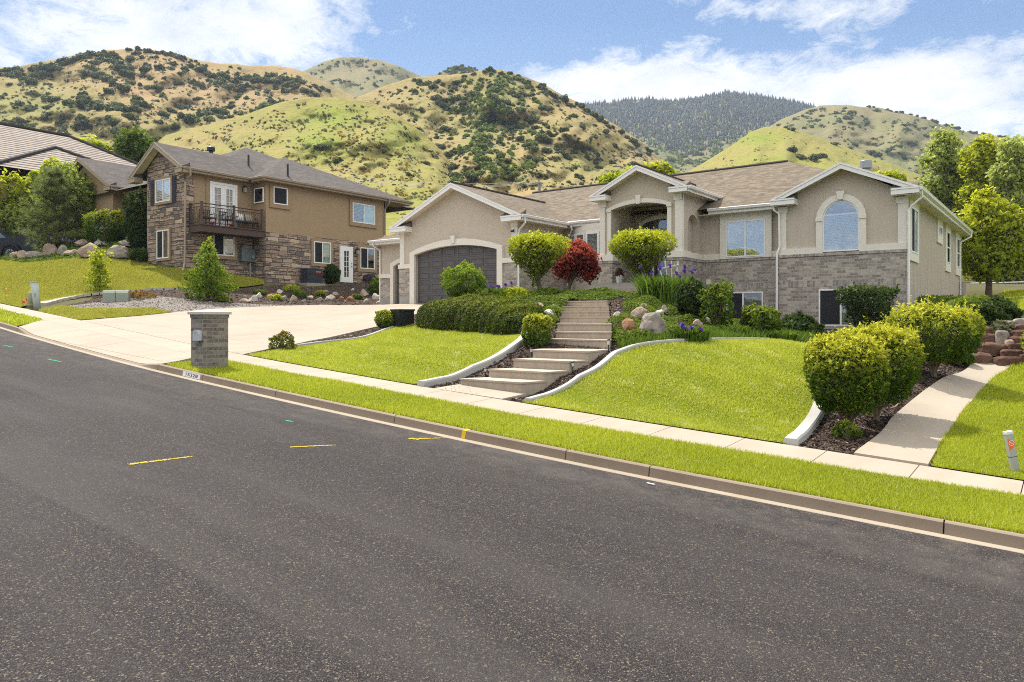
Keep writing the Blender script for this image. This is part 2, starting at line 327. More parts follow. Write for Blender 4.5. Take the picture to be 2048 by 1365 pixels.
def f_asphalt():
    p = pos(); c1 = sep(voro(p, 135, 'Color'))[0]; c2 = sep(voro(p, 75, 'Color'))[1]; d = voro(p, 135)
    big = noise(scl(p, (.18, .8, 1)), 1.0, 4, .6); patch = noise(p, .35, 4, .6)
    c = ramp(c1, [(0, (.0095, .0078, .0077)), (.45, (.029, .0238, .0233)), (.8, (.060, .0495, .0475)), (.94, (.08, .068, .060)), (1, (.22, .175, .125))])
    c = mixc(M('MULTIPLY', M('GREATER_THAN', c2, .975), .65), c, (.25, .20, .14))
    c = mixc(M('MULTIPLY', ramp(big, [(.42, 0.), (.68, 1.)]), .30), c, (.075, .066, .062)); c = mixc(M('MULTIPLY', ramp(patch, [(.5, 0.), (.75, 1.)]), .25), c, (.013, .012, .013))
    sc = ramp(noise(scl(p, (.35, 2.6, 1)), 1.1, 3, .7, 1.4), [(.62, 0.), (.78, 1.)]); c = mixc(M('MULTIPLY', sc, .34), c, (.115, .103, .094)); c = mixc(M('MULTIPLY', ramp(noise(scl(p, (.12, 1.1, 1)), 1.0, 3, .6, .6), [(.5, 0.), (.66, 1.)]), .35), c, (.088, .078, .072))
    q = sep(p); c = mixc(M('MULTIPLY', ramp(noise(p, 3.5, 4, .7), [(.45, 0.), (.65, 1.)]), M('MULTIPLY', ramp(M('DIVIDE', M('SUBTRACT', q[1], 6.6), 2.4), [(0, 0.), (1, 1.)]), .5)), c, (.17, .145, .115))
    return pbr(c, .85, .3, bump(M('ADD', c1, M('MULTIPLY', d, -1.0)), .9, .008))
ASPHALT = mat('asphalt', f_asphalt)
def f_gravel():
    p = pos(); c1 = sep(voro(p, 26, 'Color'))[0]; d = voro(p, 26)
    c = ramp(c1, [(0, (.08, .07, .064)), (.5, (.20, .175, .152)), (1, (.36, .32, .285))]); return pbr(c, .9, .2, bump(M('MULTIPLY', d, -1), 1, .03))
GRAVEL = mat('gravel', f_gravel)
def f_mulch():
    p = pos(); q = scl(p, (1, 1.8, 1)); c1 = sep(voro(q, 30, 'Color'))[0]; d = voro(q, 30)
    c = ramp(c1, [(0, (.022, .014, .012)), (.5, (.06, .04, .032)), (.85, (.12, .085, .062)), (1, (.26, .20, .15))]); return pbr(c, .95, .15, bump(M('MULTIPLY', d, -1), 1, .03))
MULCH = mat('bark_mulch', f_mulch)
def f_soilgrass(c1, c2, c3):
    def b():
        p = pos(); a = noise(p, 1.1, 5, .65); f = noise(p, 26, 4, .7); c = mixc(a, c1, c2); c = mixc(M('MULTIPLY', ramp(noise(p, .55, 4), [(.5, 0.), (.72, 1.)]), .5), c, c3)
        return pbr(mixc(M('MULTIPLY', f, .6), c, tuple(x*.5 for x in c1)), .95, .1, bump(f, .6, .03))
    return b
TURF = mat('turf', f_soilgrass((.11, .15, .008), (.18, .22, .015), (.27, .25, .05))); TURF_DRY = mat('turf_dry', f_soilgrass((.12, .135, .014), (.20, .20, .035), (.32, .25, .08)))
EARTH = mat('earth', f_soilgrass((.10, .085, .045), (.13, .13, .04), (.2, .16, .08)))
def f_leaf(dark, lite, tip, tr=.38, rough=.5):
    def b():
        c = mixc(attr('rnd'), dark, lite)
        if tip: c = mixc(attr('tip'), c, tip)
        d = pbr(c, .62, .14); t = nd('ShaderNodeBsdfTranslucent'); put(t.inputs[0], mixc(.5, c, (c and lite)))
        return mixs(tr, d, t.outputs[0])
    return b
def leafmat(name, dark, lite, tip=None, tr=.38): return mat(name, f_leaf(dark, lite, tip, tr))
L_SPRING = leafmat('leaf_spring', (.07, .13, .012), (.22, .32, .025), (.46, .54, .05), .45); L_GOLD = leafmat('leaf_gold', (.035, .07, .006), (.115, .19, .014), (.74, .70, .06), .42); L_VASE = leafmat('leaf_vase', (.085, .12, .008), (.24, .29, .018), (.56, .58, .02))
L_RED = leafmat('leaf_red', (.085, .012, .010), (.36, .055, .034), (.80, .19, .10)); L_GREEN = leafmat('leaf_green', (.045, .085, .008), (.13, .195, .02), (.32, .38, .03))
L_DARK = leafmat('leaf_dark', (.022, .045, .010), (.065, .105, .02), (.14, .19, .03)); L_YEW = leafmat('leaf_yew', (.028, .050, .006), (.085, .118, .012), (.32, .34, .035))
L_LIME = leafmat('leaf_lime', (.15, .22, .012), (.42, .47, .03), (.78, .75, .06), .6); L_BIRCH = leafmat('leaf_birch', (.10, .16, .022), (.33, .41, .08), (.55, .6, .12), .55)
L_PINE = leafmat('leaf_pine', (.12, .165, .05), (.25, .30, .09), (.42, .42, .16), .5); L_POPLAR = leafmat('leaf_poplar', (.13, .19, .035), (.46, .52, .13), (.66, .70, .2), .6)
L_IRIS = leafmat('leaf_iris', (.05, .11, .010), (.16, .24, .025), None); L_COVER = leafmat('leaf_cover', (.045, .085, .008), (.15, .21, .022), (.32, .37, .05))
L_JUN = leafmat('leaf_juniper', (.052, .070, .026), (.13, .155, .056), (.21, .22, .085), .3); L_GAMBEL = leafmat('leaf_oakbrush', (.075, .115, .022), (.17, .22, .045), (.28, .32, .06), .3)
L_SAGE = leafmat('leaf_sage', (.09, .095, .045), (.20, .20, .10), None, .2); L_FOREST = leafmat('leaf_fir', (.007, .013, .012), (.019, .029, .024), None, .02); L_DRY = leafmat('dry_grass', (.24, .19, .04), (.48, .37, .13), None, .3)
P_PURPLE = leafmat('petal_purple', (.06, .018, .22), (.17, .06, .45), None, .3); P_WHITE = leafmat('petal_white', (.55, .5, .5), (.8, .76, .78), None, .3); P_LILAC = leafmat('petal_lilac', (.25, .17, .42), (.45, .35, .6), None, .3); P_YEL = leafmat('petal_yellow', (.6, .28, .01), (.8, .5, .02), None, .3)
GRASS = mat('grass_blade', f_leaf((.225, .295, .016), (.52, .55, .048), (.74, .69, .34), .48)); GRASS_DRY = mat('grass_blade_dry', f_leaf((.23, .245, .02), (.44, .43, .06), (.62, .51, .22), .45))
BARK = mat('bark', lambda: pbr(mixc(noise(scl(objc(), (1, 1, .25)), 14, 4, .7), (.045, .033, .024), (.16, .125, .095)), .95, .15, bump(noise(scl(objc(), (1, 1, .2)), 30, 3), .7, .02)))
BARK_PALE = mat('pale_bark', lambda: pbr(mixc(noise(scl(objc(), (1, 1, 2.5)), 5, 4, .7), (.16, .14, .12), (.48, .46, .42)), .9, .2))
TWIG = mat('twig', lambda: pbr(mixc(noise(objc(), 20, 2), (.10, .07, .045), (.24, .18, .125)), .9, .2))
def f_rock(c1, c2, c3):
    def b():
        p = pos(); a = noise(p, 2.2, 6, .68); g = noise(p, 17, 5, .72); c = mixc(ramp(a, [(.35, 0.), (.65, 1.)]), c1, c2); c = mixc(M('MULTIPLY', ramp(g, [(.5, 0.), (.68, 1.)]), .6), c, c3)
        c = mixc(M('MULTIPLY', ramp(noise(p, 6, 4), [(.6, 0.), (.72, 1.)]), .6), c, (.05, .045, .04)); return pbr(c, .92, .2, bump(M('ADD', a, M('MULTIPLY', g, .5)), .8, .05))
    return b
ROCK_TAN = mat('rock_tan', f_rock((.30, .22, .165), (.42, .33, .25), (.24, .19, .15))); ROCK_GREY = mat('rock_grey', f_rock((.22, .188, .155), (.345, .30, .25), (.25, .22, .185)))
ROCK_RUST = mat('rock_rust', f_rock((.24, .11, .055), (.36, .20, .11), (.16, .09, .06))); ROCK_PALE = mat('rock_pale', f_rock((.45, .41, .35), (.58, .54, .48), (.33, .30, .27))); ROCK_RED = mat('rock_red', f_rock((.085, .042, .029), (.15, .085, .06), (.05, .034, .03)))
def paint(col):
    def b():
        k = ramp(noise(pos(), 34, 3, .7), [(.40, 0.), (.56, 1.)]); d = pbr(col, .8, .2); t = nd('ShaderNodeBsdfTransparent').outputs[0]; return mixs(k, t, d)
    return b
PAINT_Y = mat('paint_yellow', paint((.70, .50, .02))); PAINT_G = mat('paint_green', paint((.03, .38, .17))); PAINT_B = mat('paint_blue', paint((.08, .17, .45)))
# ------------------------------------------------------------------ camera, sky, sun
cam = bpy.data.objects.new('camera', bpy.data.cameras.new('camera')); COL.objects.link(cam); scene.camera = cam
cam.data.sensor_width = 36; cam.data.lens = 36*F/2048; cam.data.shift_y = -(682.5-YH)/2048; cam.data.clip_end = 12000; cam.data.clip_start = .1
cam.rotation_euler = (R_(90), 0, TH)
SUN_EL, SUN_DIR = R_(57), Vector((-.965, .26, 0)).normalized()
w = bpy.data.worlds.new('World'); scene.world = w; w.use_nodes = True; _nt = w.node_tree; _nt.nodes.clear()
def sky():
    s = nd('ShaderNodeTexSky', sky_type='NISHITA'); s.sun_disc = False; s.sun_elevation = SUN_EL; s.sun_rotation = math.atan2(SUN_DIR.x, SUN_DIR.y); s.altitude = 1500; s.air_density = 1.0; s.dust_density = .6
    v = nd('ShaderNodeTexCoord').outputs['Generated']; f = VM('DOT_PRODUCT', v, tuple(FWD)); r = VM('DOT_PRODUCT', v, tuple(RGT)); z = sep(v)[2]
    front = ramp(f, [(.15, 0.), (.4, 1.)]); ff = M('MAXIMUM', f, .2); a = M('DIVIDE', r, ff); b = M('DIVIDE', z, ff)
    def g(a0, b0, sa, sb, amp):
        x = M('POWER', M('DIVIDE', M('SUBTRACT', a, a0), sa), 2.0); y = M('POWER', M('DIVIDE', M('SUBTRACT', b, b0), sb), 2.0)
        return M('MULTIPLY', M('EXPONENT', M('MULTIPLY', M('ADD', x, y), -1.0)), amp)
    bias = None
    for t in [(-.50, .40, .30, .08, .20), (-.30, .38, .12, .06, .13), (.16, .31, .16, .045, .20), (.50, .28, .34, .065, .26), (.40, .41, .14, .03, .20), (.62, .33, .2, .05, .13), (-.08, .36, .13, .06, -.15), (.12, .405, .17, .035, -.11), (.345, .375, .05, .018, -.12), (.57, .40, .11, .022, -.14), (-.02, .325, .10, .02, .10), (-.17, .335, .07, .025, .07)]:
        bias = g(*t) if bias is None else M('ADD', bias, g(*t))
    zz = M('MAXIMUM', M('ADD', z, .22), .05); p = comb(M('DIVIDE', sep(v)[0], zz), M('DIVIDE', sep(v)[1], zz), 0.0)
    n1 = noise(p, 2.6, 10, .66, .3); n2 = noise(p, 12.0, 9, .72, .5); n = M('ADD', M('MULTIPLY', n1, .52), M('MULTIPLY', n2, .48))
    dens = M('ADD', n, M('MULTIPLY', M('SUBTRACT', bias, .07), front)); k = ramp(dens, [(.47, 0.), (.53, .40), (.61, .84), (.74, 1.)])
    shade = ramp(noise(p, 4.1, 7, .6), [(.30, (4.8, 5.1, 5.7)), (.60, (7.3, 7.25, 7.1))])
    blue = mixc(.5, scl(s.outputs[0], (.80, .80, .80)), (1.25, 2.5, 4.9)); blue = mixc(ramp(b, [(.18, .55), (.40, 0.)]), blue, (3.2, 4.5, 6.4))
    back = ramp(f, [(.30, 1.), (.62, 0.)]); shade = mixc(M('MULTIPLY', back, ramp(z, [(.12, 0.), (.45, 1.)])), shade, (12.6, 12.2, 11.5))  # brighter cloud deck behind the viewer, added to fill the shaded fronts
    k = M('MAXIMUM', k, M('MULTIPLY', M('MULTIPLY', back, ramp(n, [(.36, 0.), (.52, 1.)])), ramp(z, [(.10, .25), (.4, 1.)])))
    low = ramp(z, [(.0, 0.), (.05, 1.)])
    return mixc(low, (4.2, 4.3, 4.3), mixc(k, blue, shade))
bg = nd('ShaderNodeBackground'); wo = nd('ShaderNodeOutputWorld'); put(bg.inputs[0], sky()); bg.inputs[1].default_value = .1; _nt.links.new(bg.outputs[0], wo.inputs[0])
sun = bpy.data.objects.new('sun', bpy.data.lights.new('sun', 'SUN')); COL.objects.link(sun); sun.data.energy = 4.4; sun.data.angle = R_(.55); sun.data.color = (1, .945, .86)
sd = Vector((SUN_DIR.x*math.cos(SUN_EL), SUN_DIR.y*math.cos(SUN_EL), math.sin(SUN_EL))); sun.rotation_euler = sd.to_track_quat('Z', 'Y').to_euler(); sun.location = (-20, 10, 60)
vs = scene.view_settings; vs.view_transform = 'Standard'; vs.look = 'None'; vs.exposure = .74; vs.gamma = 1.0
try: scene.cycles.max_bounces = 7; scene.cycles.transparent_max_bounces = 12; scene.cycles.use_denoising = False; scene.cycles.use_adaptive_sampling = False; scene.cycles.filter_width = 1.05
except Exception: pass

# ------------------------------------------------------------------ ground sheets
def gp(px): return [tuple(on_ground(x, y)[:2]) for x, y in px]
def inpoly(P, poly):
    x, y = P[:, 0], P[:, 1]; ins = np.zeros(len(P), bool); n = len(poly)
    for i in range(n):
        x1, y1 = poly[i]; x2, y2 = poly[(i+1) % n]
        if y1 == y2: continue
        c = ((y1 > y) != (y2 > y)) & (x < (x2-x1)*(y-y1)/(y2-y1)+x1); ins ^= c
    return ins
from mathutils.geometry import delaunay_2d_cdt
def smooth_poly(poly, it=1):
    for _ in range(it):
        q = []
        for i in range(len(poly)):
            a, b = np.array(poly[i]), np.array(poly[(i+1) % len(poly)]); q += [tuple(a*.75+b*.25), tuple(a*.25+b*.75)]
        poly = q
    return poly
def densify(poly, res, closed=True):
    out = []; n = len(poly)
    for i in range(n if closed else n-1):
        a, b = np.array(poly[i]), np.array(poly[(i+1) % n]); k = max(1, int(np.linalg.norm(b-a)/res))
        out += [tuple(a+(b-a)*t/k) for t in range(k)]
    return out if closed else out+[tuple(poly[-1])]
def sheet(name, poly, mtl, off=0.0, res=.35, zf=None, thick=0.0, kind='structure'):
    zf = zf or G; B = densify(poly, res); A = np.array(B); lo, hi = A.min(0), A.max(0)
    gx, gy = np.meshgrid(np.arange(lo[0], hi[0], res), np.arange(lo[1], hi[1], res)); Q = np.c_[gx.ravel(), gy.ravel()]+rng.uniform(-.05, .05, (gx.size, 2))*res
    Q = Q[inpoly(Q, B)]
    vs = [Vector(p) for p in B]+[Vector(p) for p in Q]; es = [(i, (i+1) % len(B)) for i in range(len(B))]
    r = delaunay_2d_cdt(vs, es, [list(range(len(B)))], 1, 1e-5)
    P = np.array([(v.x, v.y) for v in r[0]]); z = zf(P[:, 0], P[:, 1])+off
    mb = MB(); mb.add(np.c_[P, z], [tuple(f) for f in r[2]])
    if thick:
        b = np.array(B); zb = zf(b[:, 0], b[:, 1])+off; n = len(B); mb.add(list(np.c_[b, zb-.001])+list(np.c_[b, zb-thick]), [(i, (i+1) % n, n+(i+1) % n, n+i) for i in range(n)])
    return struct(name, mb, mtl, kind)
KXs = [-90, -60, -40, -27.2, -25, -20, -16, -11.5, -8, -5, -3, -1, 2, 30]; KYs = [13.4, 11.6, 10.2, 9.25, 9.0, 8.6, 8.36, 8.31, 8.34, 8.43, 8.58, 8.75, 9.0, 11.0]
SOX = [-90, -60, -32, -27, -21, -16.5, -11, -7, -4.9, -2.6, -1.5, 0, 30]; SOY = [14.6, 12.9, 10.86, 10.45, 9.95, 9.62, 9.64, 9.7, 9.86, 10.03, 10.18, 10.38, 12.9]
SIX = [-90, -60, -35, -30.7, -26.4, -23.4, -18.5, -15, -10, -5.3, -2.4, 0, 30]; SIY = [15.9, 14.2, 11.93, 11.62, 11.3, 11.04, 10.64, 10.44, 10.46, 10.68, 10.92, 11.1, 13.6]
def sm(X, xs, ys): return sum(np.interp(np.asarray(X, float)+o, xs, ys) for o in (-1.5, -.75, 0, .75, 1.5))/5
KY = lambda X: sm(X, KXs, KYs); SO = lambda X: sm(X, SOX, SOY); SI = lambda X: sm(X, SIX, SIY)
plane = lambda X, Y: zs(X)+.045*(Y-Y0)
def hk(X): return .13 - .108*np.clip((np.asarray(X, float)+24.9)/1.0, 0, 1)*np.clip((-15.75-np.asarray(X, float))/.9, 0, 1)
XS = np.arange(-90, 30.01, .3)
# base sheet under everything and a valley floor that reaches the horizon
xs, ys = np.arange(-95, 40, .5), np.arange(8.6, 75, .5); gx, gy = np.meshgrid(xs, ys)
gz = G(gx.ravel(), gy.ravel())-.07-.4*(gy.ravel() < SO(gx.ravel())+.3); nx = len(xs); i = np.arange((len(ys)-1)*nx).reshape(-1, nx)[:, :-1].ravel()
link('ground', np_mesh('ground', np.c_[gx.ravel(), gy.ravel(), gz], np.c_[i, i+1, i+nx+1, i+nx], EARTH, smooth=True), kind='structure')
mb = MB(); mb.poly([(-2600, -2600, -14), (2600, -2600, -14), (2600, 2600, -14), (-2600, 2600, -14)]); struct('valley_floor', mb, EARTH)
# road
def roadz(X, Y): k = KY(X); return plane(X, k)-.137+.012*np.minimum(k-.2-Y, 5.5)-.02*np.maximum(k-5.7-Y, 0)
yr = np.r_[np.linspace(0, 9, 24), np.linspace(10, 26, 6)]; V = []
for X in XS: k = float(KY(X))-.17; V += [(X, k-t, float(roadz(X, k-t))) for t in yr]
m = len(yr); ii = (np.arange(len(XS)-1)[:, None]*m+np.arange(m-1)[None]).ravel()
link('road', np_mesh('road', np.array(V), np.c_[ii, ii+m, ii+m+1, ii+1], ASPHALT, smooth=True), kind='structure')
# kerb with gutter pan, cut into lengths
def sweep(name, sec, xr, mtl, kind='structure'):
    V = []; Fs = []
    for x0, x1 in xr:
        n = max(2, int((x1-x0)/.25)+1); b = len(V); q = None
        for X in np.linspace(x0, x1, n): q = sec(X); V += q
        s = len(q); Fs += [(b+a*s+c, b+a*s+(c+1) % s, b+(a+1)*s+(c+1) % s, b+(a+1)*s+c) for a in range(n-1) for c in range(s)]
        Fs += [tuple(b+c for c in range(s)), tuple(b+(n-1)*s+c for c in range(s))][::1]
    mb = MB(); mb.add(V, Fs); return struct(name, mb, mtl, kind)
def ksec(X):
    k = float(KY(X)); z = float(plane(X, k))-.13+float(hk(X)); zb = float(plane(X, k))-.13
    return [(X, k+.02, z-.012), (X, k-.01, z), (X, k-.055, z-.002), (X, k-.078, z-.016), (X, k-.10, zb+.004), (X, k-.105, zb-.12), (X, k+.02, zb-.12)]
joints = [-90, -80, -70, -60, -50, -40, -33, -29.2, -24.9, -20.4, -15.7, -13.85-.05, -11.5, -8.49, -5.88+.5, -4.2, -1.06, 1.2, 3.5, 6, 10, 15, 20, 30]
sweep('kerb', ksec, [(a+.008, b-.008) for a, b in zip(joints[:-1], joints[1:])], KERBM)
def gsec(X):
    k = float(KY(X)); z = float(plane(X, k))-.128; return [(X, k-.09, z+.001), (X, k-.2, z-.003), (X, k-.215, z-.012), (X, k-.215, z-.1), (X, k-.09, z-.1)]
sweep('gutter_pan', gsec, [(-90, 30)], GUTTERPAN)
# walk along the street: separate slabs
mb = MB(); x = -60.0
edges = [-.5-1.12*k for k in range(-16, 54)][::-1]
for a, b in zip(edges[:-1], edges[1:]):
    a2, b2 = a+.006, b-.006; n = 4; top = [(X, float(SO(X))) for X in np.linspace(a2, b2, n)]+[(X, float(SI(X))) for X in np.linspace(b2, a2, n)]
    # joints run square to the street
    P = [(X, Y, float(plane(X, Y))) for X, Y in top]; mb.prism([(p[0], p[1], p[2]) for p in P], (0, 0, -.1))
struct('sidewalk', mb, CONCRETE)
# driveway and its apron
def apz(X, Y): X = np.asarray(X); Y = np.asarray(Y); so, k = SO(X), KY(X); return plane(X, Y)-(.13-hk(X)+.0)*np.clip((so-Y)/(so-k), 0, 1)**1.5
ap = [(X, float(KY(X))+.022) for X in np.arange(-25.2, -15.75, .35)]+[(-15.75, float(KY(-15.75))+.022), (-16.35, float(SO(-16.35))-.008)]+[(X, float(SO(X))-.008) for X in np.arange(-16.7, -27.1, -.35)]+[(-27.15, 10.44)]
sheet('driveway_apron', ap, DRIVE, .0, .35, apz, .08)
dr = [(X, float(SI(X))+.008) for X in np.arange(-26.35, -15.9, .4)]+[(-15.95, 10.46), (-17.0, 12.6), (-17.6, 13.73), (-18.1, 16.0), (-18.25, 17.2), (-18.6, 25.26), (-25.7, 25.34), (-25.72, 26.48), (-28.3, 26.5), (-28.15, 24), (-27.75, 21.9), (-28.15, 19.8), (-28.1, 17.9), (-27.6, 15.2), (-26.9, 12.8)]
sheet('driveway', dr, DRIVE, .004, .4, None, .12)
# grass strip, lawns
strip = [(X, float(KY(X))+.02) for X in np.arange(-15.55, 29, .4)]+[(X, float(SO(X))-.006) for X in np.arange(29, -16.2, -.4)]
strip2 = [(X, float(KY(X))+.02) for X in np.arange(-88, -25.4, .5)]+[(-26.95, 10.42)]+[(X, float(SO(X))-.006) for X in np.arange(-27.3, -88, -.5)]
LAWN_L = [(X, float(SI(X))+.008) for X in np.arange(-15.75, -10.15, .4)]+[(-10.22, 10.5)]+gp([(913, 749), (995, 717), (1030, 699), (1042, 684), (1044, 672), (1036, 664), (1018, 658), (950, 650.5), (892, 648.5), (840, 649.5), (807, 652), (773, 662), (722, 679), (640, 690), (592, 696)])
LAWN_R = [(X, float(SI(X))+.008) for X in np.arange(-7.72, -3.4, .4)]+[(-3.28, 10.86)]+gp([(1588, 874), (1612, 850), (1631, 821), (1641, 795)])+[(-3.75, 14.9), (-4.1, 16.2), (-4.7, 17.2)]+gp([(1560, 683), (1500, 681), (1440, 683), (1385, 685), (1330, 688), (1270, 696), (1235, 712), (1190, 748.7), (1135, 776), (1081, 795)])
WALK = gp([(1710, 909), (1782, 840), (1847, 785), (1914, 750), (1943, 729), (2030, 724), (1992, 753), (1963, 782), (1931, 818), (1885, 882), (1855, 934)])
WALK = [(-2.4, float(SI(-2.4))+.008)]+WALK[1:-1]+[(-1.52, float(SI(-1.52))+.008)]
LAWN_E = [(X, float(SI(X))+.008) for X in np.arange(-1.48, 25, .5)]+[(25, 20), (14, 20.4), (6, 20.6), (1.5, 20.5), (-.9, 20.35)]+WALK[5:-1]
LAWN_N = [(-2.0, 24.6), (0, 24.2), (4, 24.0), (12, 24), (14, 36), (12, 47), (-3, 47), (-3.4, 40), (-3.2, 30)]
LAWN_W = gp([(41, 615), (80, 607), (117, 599), (183, 589), (263, 582), (371, 577), (430, 575.5), (480, 575), (528, 569)])+[(-35.7, 24.7), (-36.7, 24.6), (-36.8, 20.7)]+gp([(330, 527), (290, 524), (250, 521), (200, 519), (150, 519), (100, 524), (60, 528), (20, 524)])+[(-56, 17.5), (-62, 15.5)]+[(X, float(SI(X))+.008) for X in np.arange(-62, -33, .7)]
PATCH = gp([(76, 622.5), (125, 613.7), (166, 618.6), (244, 618.6), (303, 616.6), (346, 625)])+[(-26.95, 12.8)]+[(X, float(SI(X))+.008) for X in np.arange(-26.5, -30.5, -.5)]
GRAV = gp([(125, 613.2), (166, 618.4), (244, 618.4), (303, 616.4), (348, 625)])+[(-27.62, 15.2), (-28.12, 17.9), (-28.17, 19.8), (-27.85, 21.5)]+gp([(560, 610.5), (500, 608), (440, 605), (400, 602), (312, 593), (250, 597), (200, 604)])
BEDROCK = gp([(125, 611), (190, 596), (263, 584), (371, 579), (480, 577)])+[(-33.3, 24.8), (-34.2, 28), (-33.9, 31), (-32, 31.5), (-29.2, 28.5), (-28.35, 26.4), (-28.2, 24), (-27.8, 21.6)]+gp([(560, 610), (500, 607.5), (440, 604.5), (400, 601.5), (312, 592.5), (250, 596), (200, 603)])
BED_MID = [(-10.2, 10.52), (-7.75, 10.6), (-7.2, 12.6), (-6.6, 15.6), (-4.5, 17), (-3.4, 14.6), (-3.2, 10.9), (-2.44, 10.95), (-2.45, 13.8), (-2.2, 16), (-1.95, 18), (-1.85, 20.1), (-2.6, 21.2), (-3.0, 25), (-4.5, 28.5), (-8.9, 28.5), (-9, 28.95), (-18.6, 28.95), (-18.5, 22), (-18.2, 17), (-17.7, 14), (-16.1, 10.9), (-16.3, 12.3), (-16.9, 16), (-15.4, 17.1), (-12.2, 16.1), (-10.5, 14.5), (-10.2, 12.5)]
BED_MID = [(-18.6, 28.95), (-18.55, 20), (-18.22, 16.8), (-17.5, 13.7), (-16.0, 10.5), (-10.2, 10.48), (-7.7, 10.58), (-3.28, 10.84), (-2.43, 10.93), (-2.5, 13.9), (-2.3, 15.9), (-2.0, 18.1), (-1.85, 20.05), (-2.7, 21), (-3.2, 25), (-4.6, 28.45), (-8.9, 28.5), (-8.95, 28.95)]
sheet('garden_bed', BED_MID, MULCH, -.03, .3); sheet('rock_garden_bed', BEDROCK, MULCH, -.02, .35)
sheet('grass_strip', strip, TURF, -.012, .4, plane); sheet('grass_strip', strip2, TURF, -.012, .5, plane)
for nm, pl, tf in (('lawn', LAWN_L, TURF), ('lawn', LAWN_R, TURF), ('lawn', LAWN_E, TURF), ('lawn', LAWN_N, TURF), ('lawn', LAWN_W, TURF_DRY), ('lawn', PATCH, TURF_DRY)): sheet(nm, pl, tf, .012, .35)
sheet('gravel_bed', GRAV, GRAVEL, .0, .35); sheet('side_path', WALK, CONCRETE, .03, .3, None, .12)
UPBED = gp([(330, 527), (250, 521), (150, 519), (60, 528), (20, 524)])+[(-56, 17.5), (-58, 21), (-47.5, 26), (-47.2, 23), (-40.7, 22.9), (-40.7, 20.7), (-36.9, 20.6)]
sheet('planted_bank', UPBED, TURF_DRY, -.01, .4)

def blades(name, poly, dens, h, w, mtl, zf=None, off=0.0, lean=.5, near=9.0, clip=.06, maxn=170000):
    A = np.array(poly); lo, hi = A.min(0), A.max(0); n = int((hi-lo).prod()*dens); P = lo+rng.random((n, 2))*(hi-lo); P = P[inpoly(P, poly)]
    dpt = P@FWD[:2]; lat = P@RGT[:2]; vis = (dpt > 1) & (np.abs(lat) < dpt*.76+1.5)
    keep = vis & (rng.random(len(P)) < np.minimum(1, (near/np.maximum(dpt, .1))**1.3)); P = P[keep]; dpt = dpt[keep]
    if len(P) > maxn: s = rng.permutation(len(P))[:maxn]; P = P[s]; dpt = dpt[s]
    n = len(P); z = (zf or G)(P[:, 0], P[:, 1])+off; sc = np.clip(dpt/near, 1, 3.2)**.8; a = rng.random(n)*6.283; u = np.c_[np.cos(a), np.sin(a)]
    low = np.sin(P[:, 0]*1.7+np.sin(P[:, 1]*1.1)*2)*np.sin(P[:, 1]*1.9+P[:, 0]*.6); hh = h*(.55+.7*rng.random(n))*(1+.22*low)*sc**.4; ww = w*sc
    B = np.c_[P, z]; L = lean*hh*(rng.random(n)*1.2); b = rng.random(n)*6.283
    T = np.c_[P[:, 0]+L*np.cos(b), P[:, 1]+L*np.sin(b), z+hh]; o = np.c_[u*ww[:, None]*.5, np.zeros(n)]
    V = np.stack([B-o, B+o, T], 1).reshape(-1, 3); Fc = np.arange(3*n).reshape(-1, 3)
    st = np.sin(P[:, 0]*3.1+P[:, 1]*1.3+3*np.sin(P[:, 1]*1.7))*np.sin(P[:, 1]*6.1-P[:, 0]*1.1+2*np.sin(P[:, 0]*2.3))+.35*np.sin(P[:, 0]*9+P[:, 1]*7)
    pat = .5+.30*low+.22*np.sin(P[:, 0]*.9+1.0)*np.sin(P[:, 1]*.8)+.16*np.sign(np.sin((P[:, 0]*.35+P[:, 1])*5.5))*(clip > .1); tip = (rng.random(n) < clip+.9*np.clip(st-.66, 0, 1)*(clip > .1)+.12*np.clip(-low-.3, 0, 1))*rng.random(n)**.6
    return link(name, np_mesh(name, V, Fc, mtl, {'rnd': ('FACE', np.clip(pat*.55+.5*rng.random(n), 0, 1)), 'tip': ('FACE', tip)}), kind='stuff')
blades('grass', strip, 8000, .055, .011, GRASS, plane, -.012, .7, 8.5, .05); blades('grass', strip2, 900, .06, .03, GRASS, plane, -.012)
blades('grass', LAWN_L, 4800, .042, .013, GRASS, None, .01, .9, 12, .16); blades('grass', LAWN_R, 5800, .042, .012, GRASS, None, .01, .9, 10, .16); blades('grass', LAWN_E, 5200, .055, .012, GRASS, None, .01, .8, 9, .02)
blades('grass', LAWN_N, 900, .06, .03, GRASS, None, .01, .8, 14, .02); blades('grass', LAWN_W, 1700, .07, .022, GRASS_DRY, None, .01, .8, 22, .10); blades('grass', PATCH, 1400, .06, .022, GRASS_DRY, None, .01, .8, 20, .12)
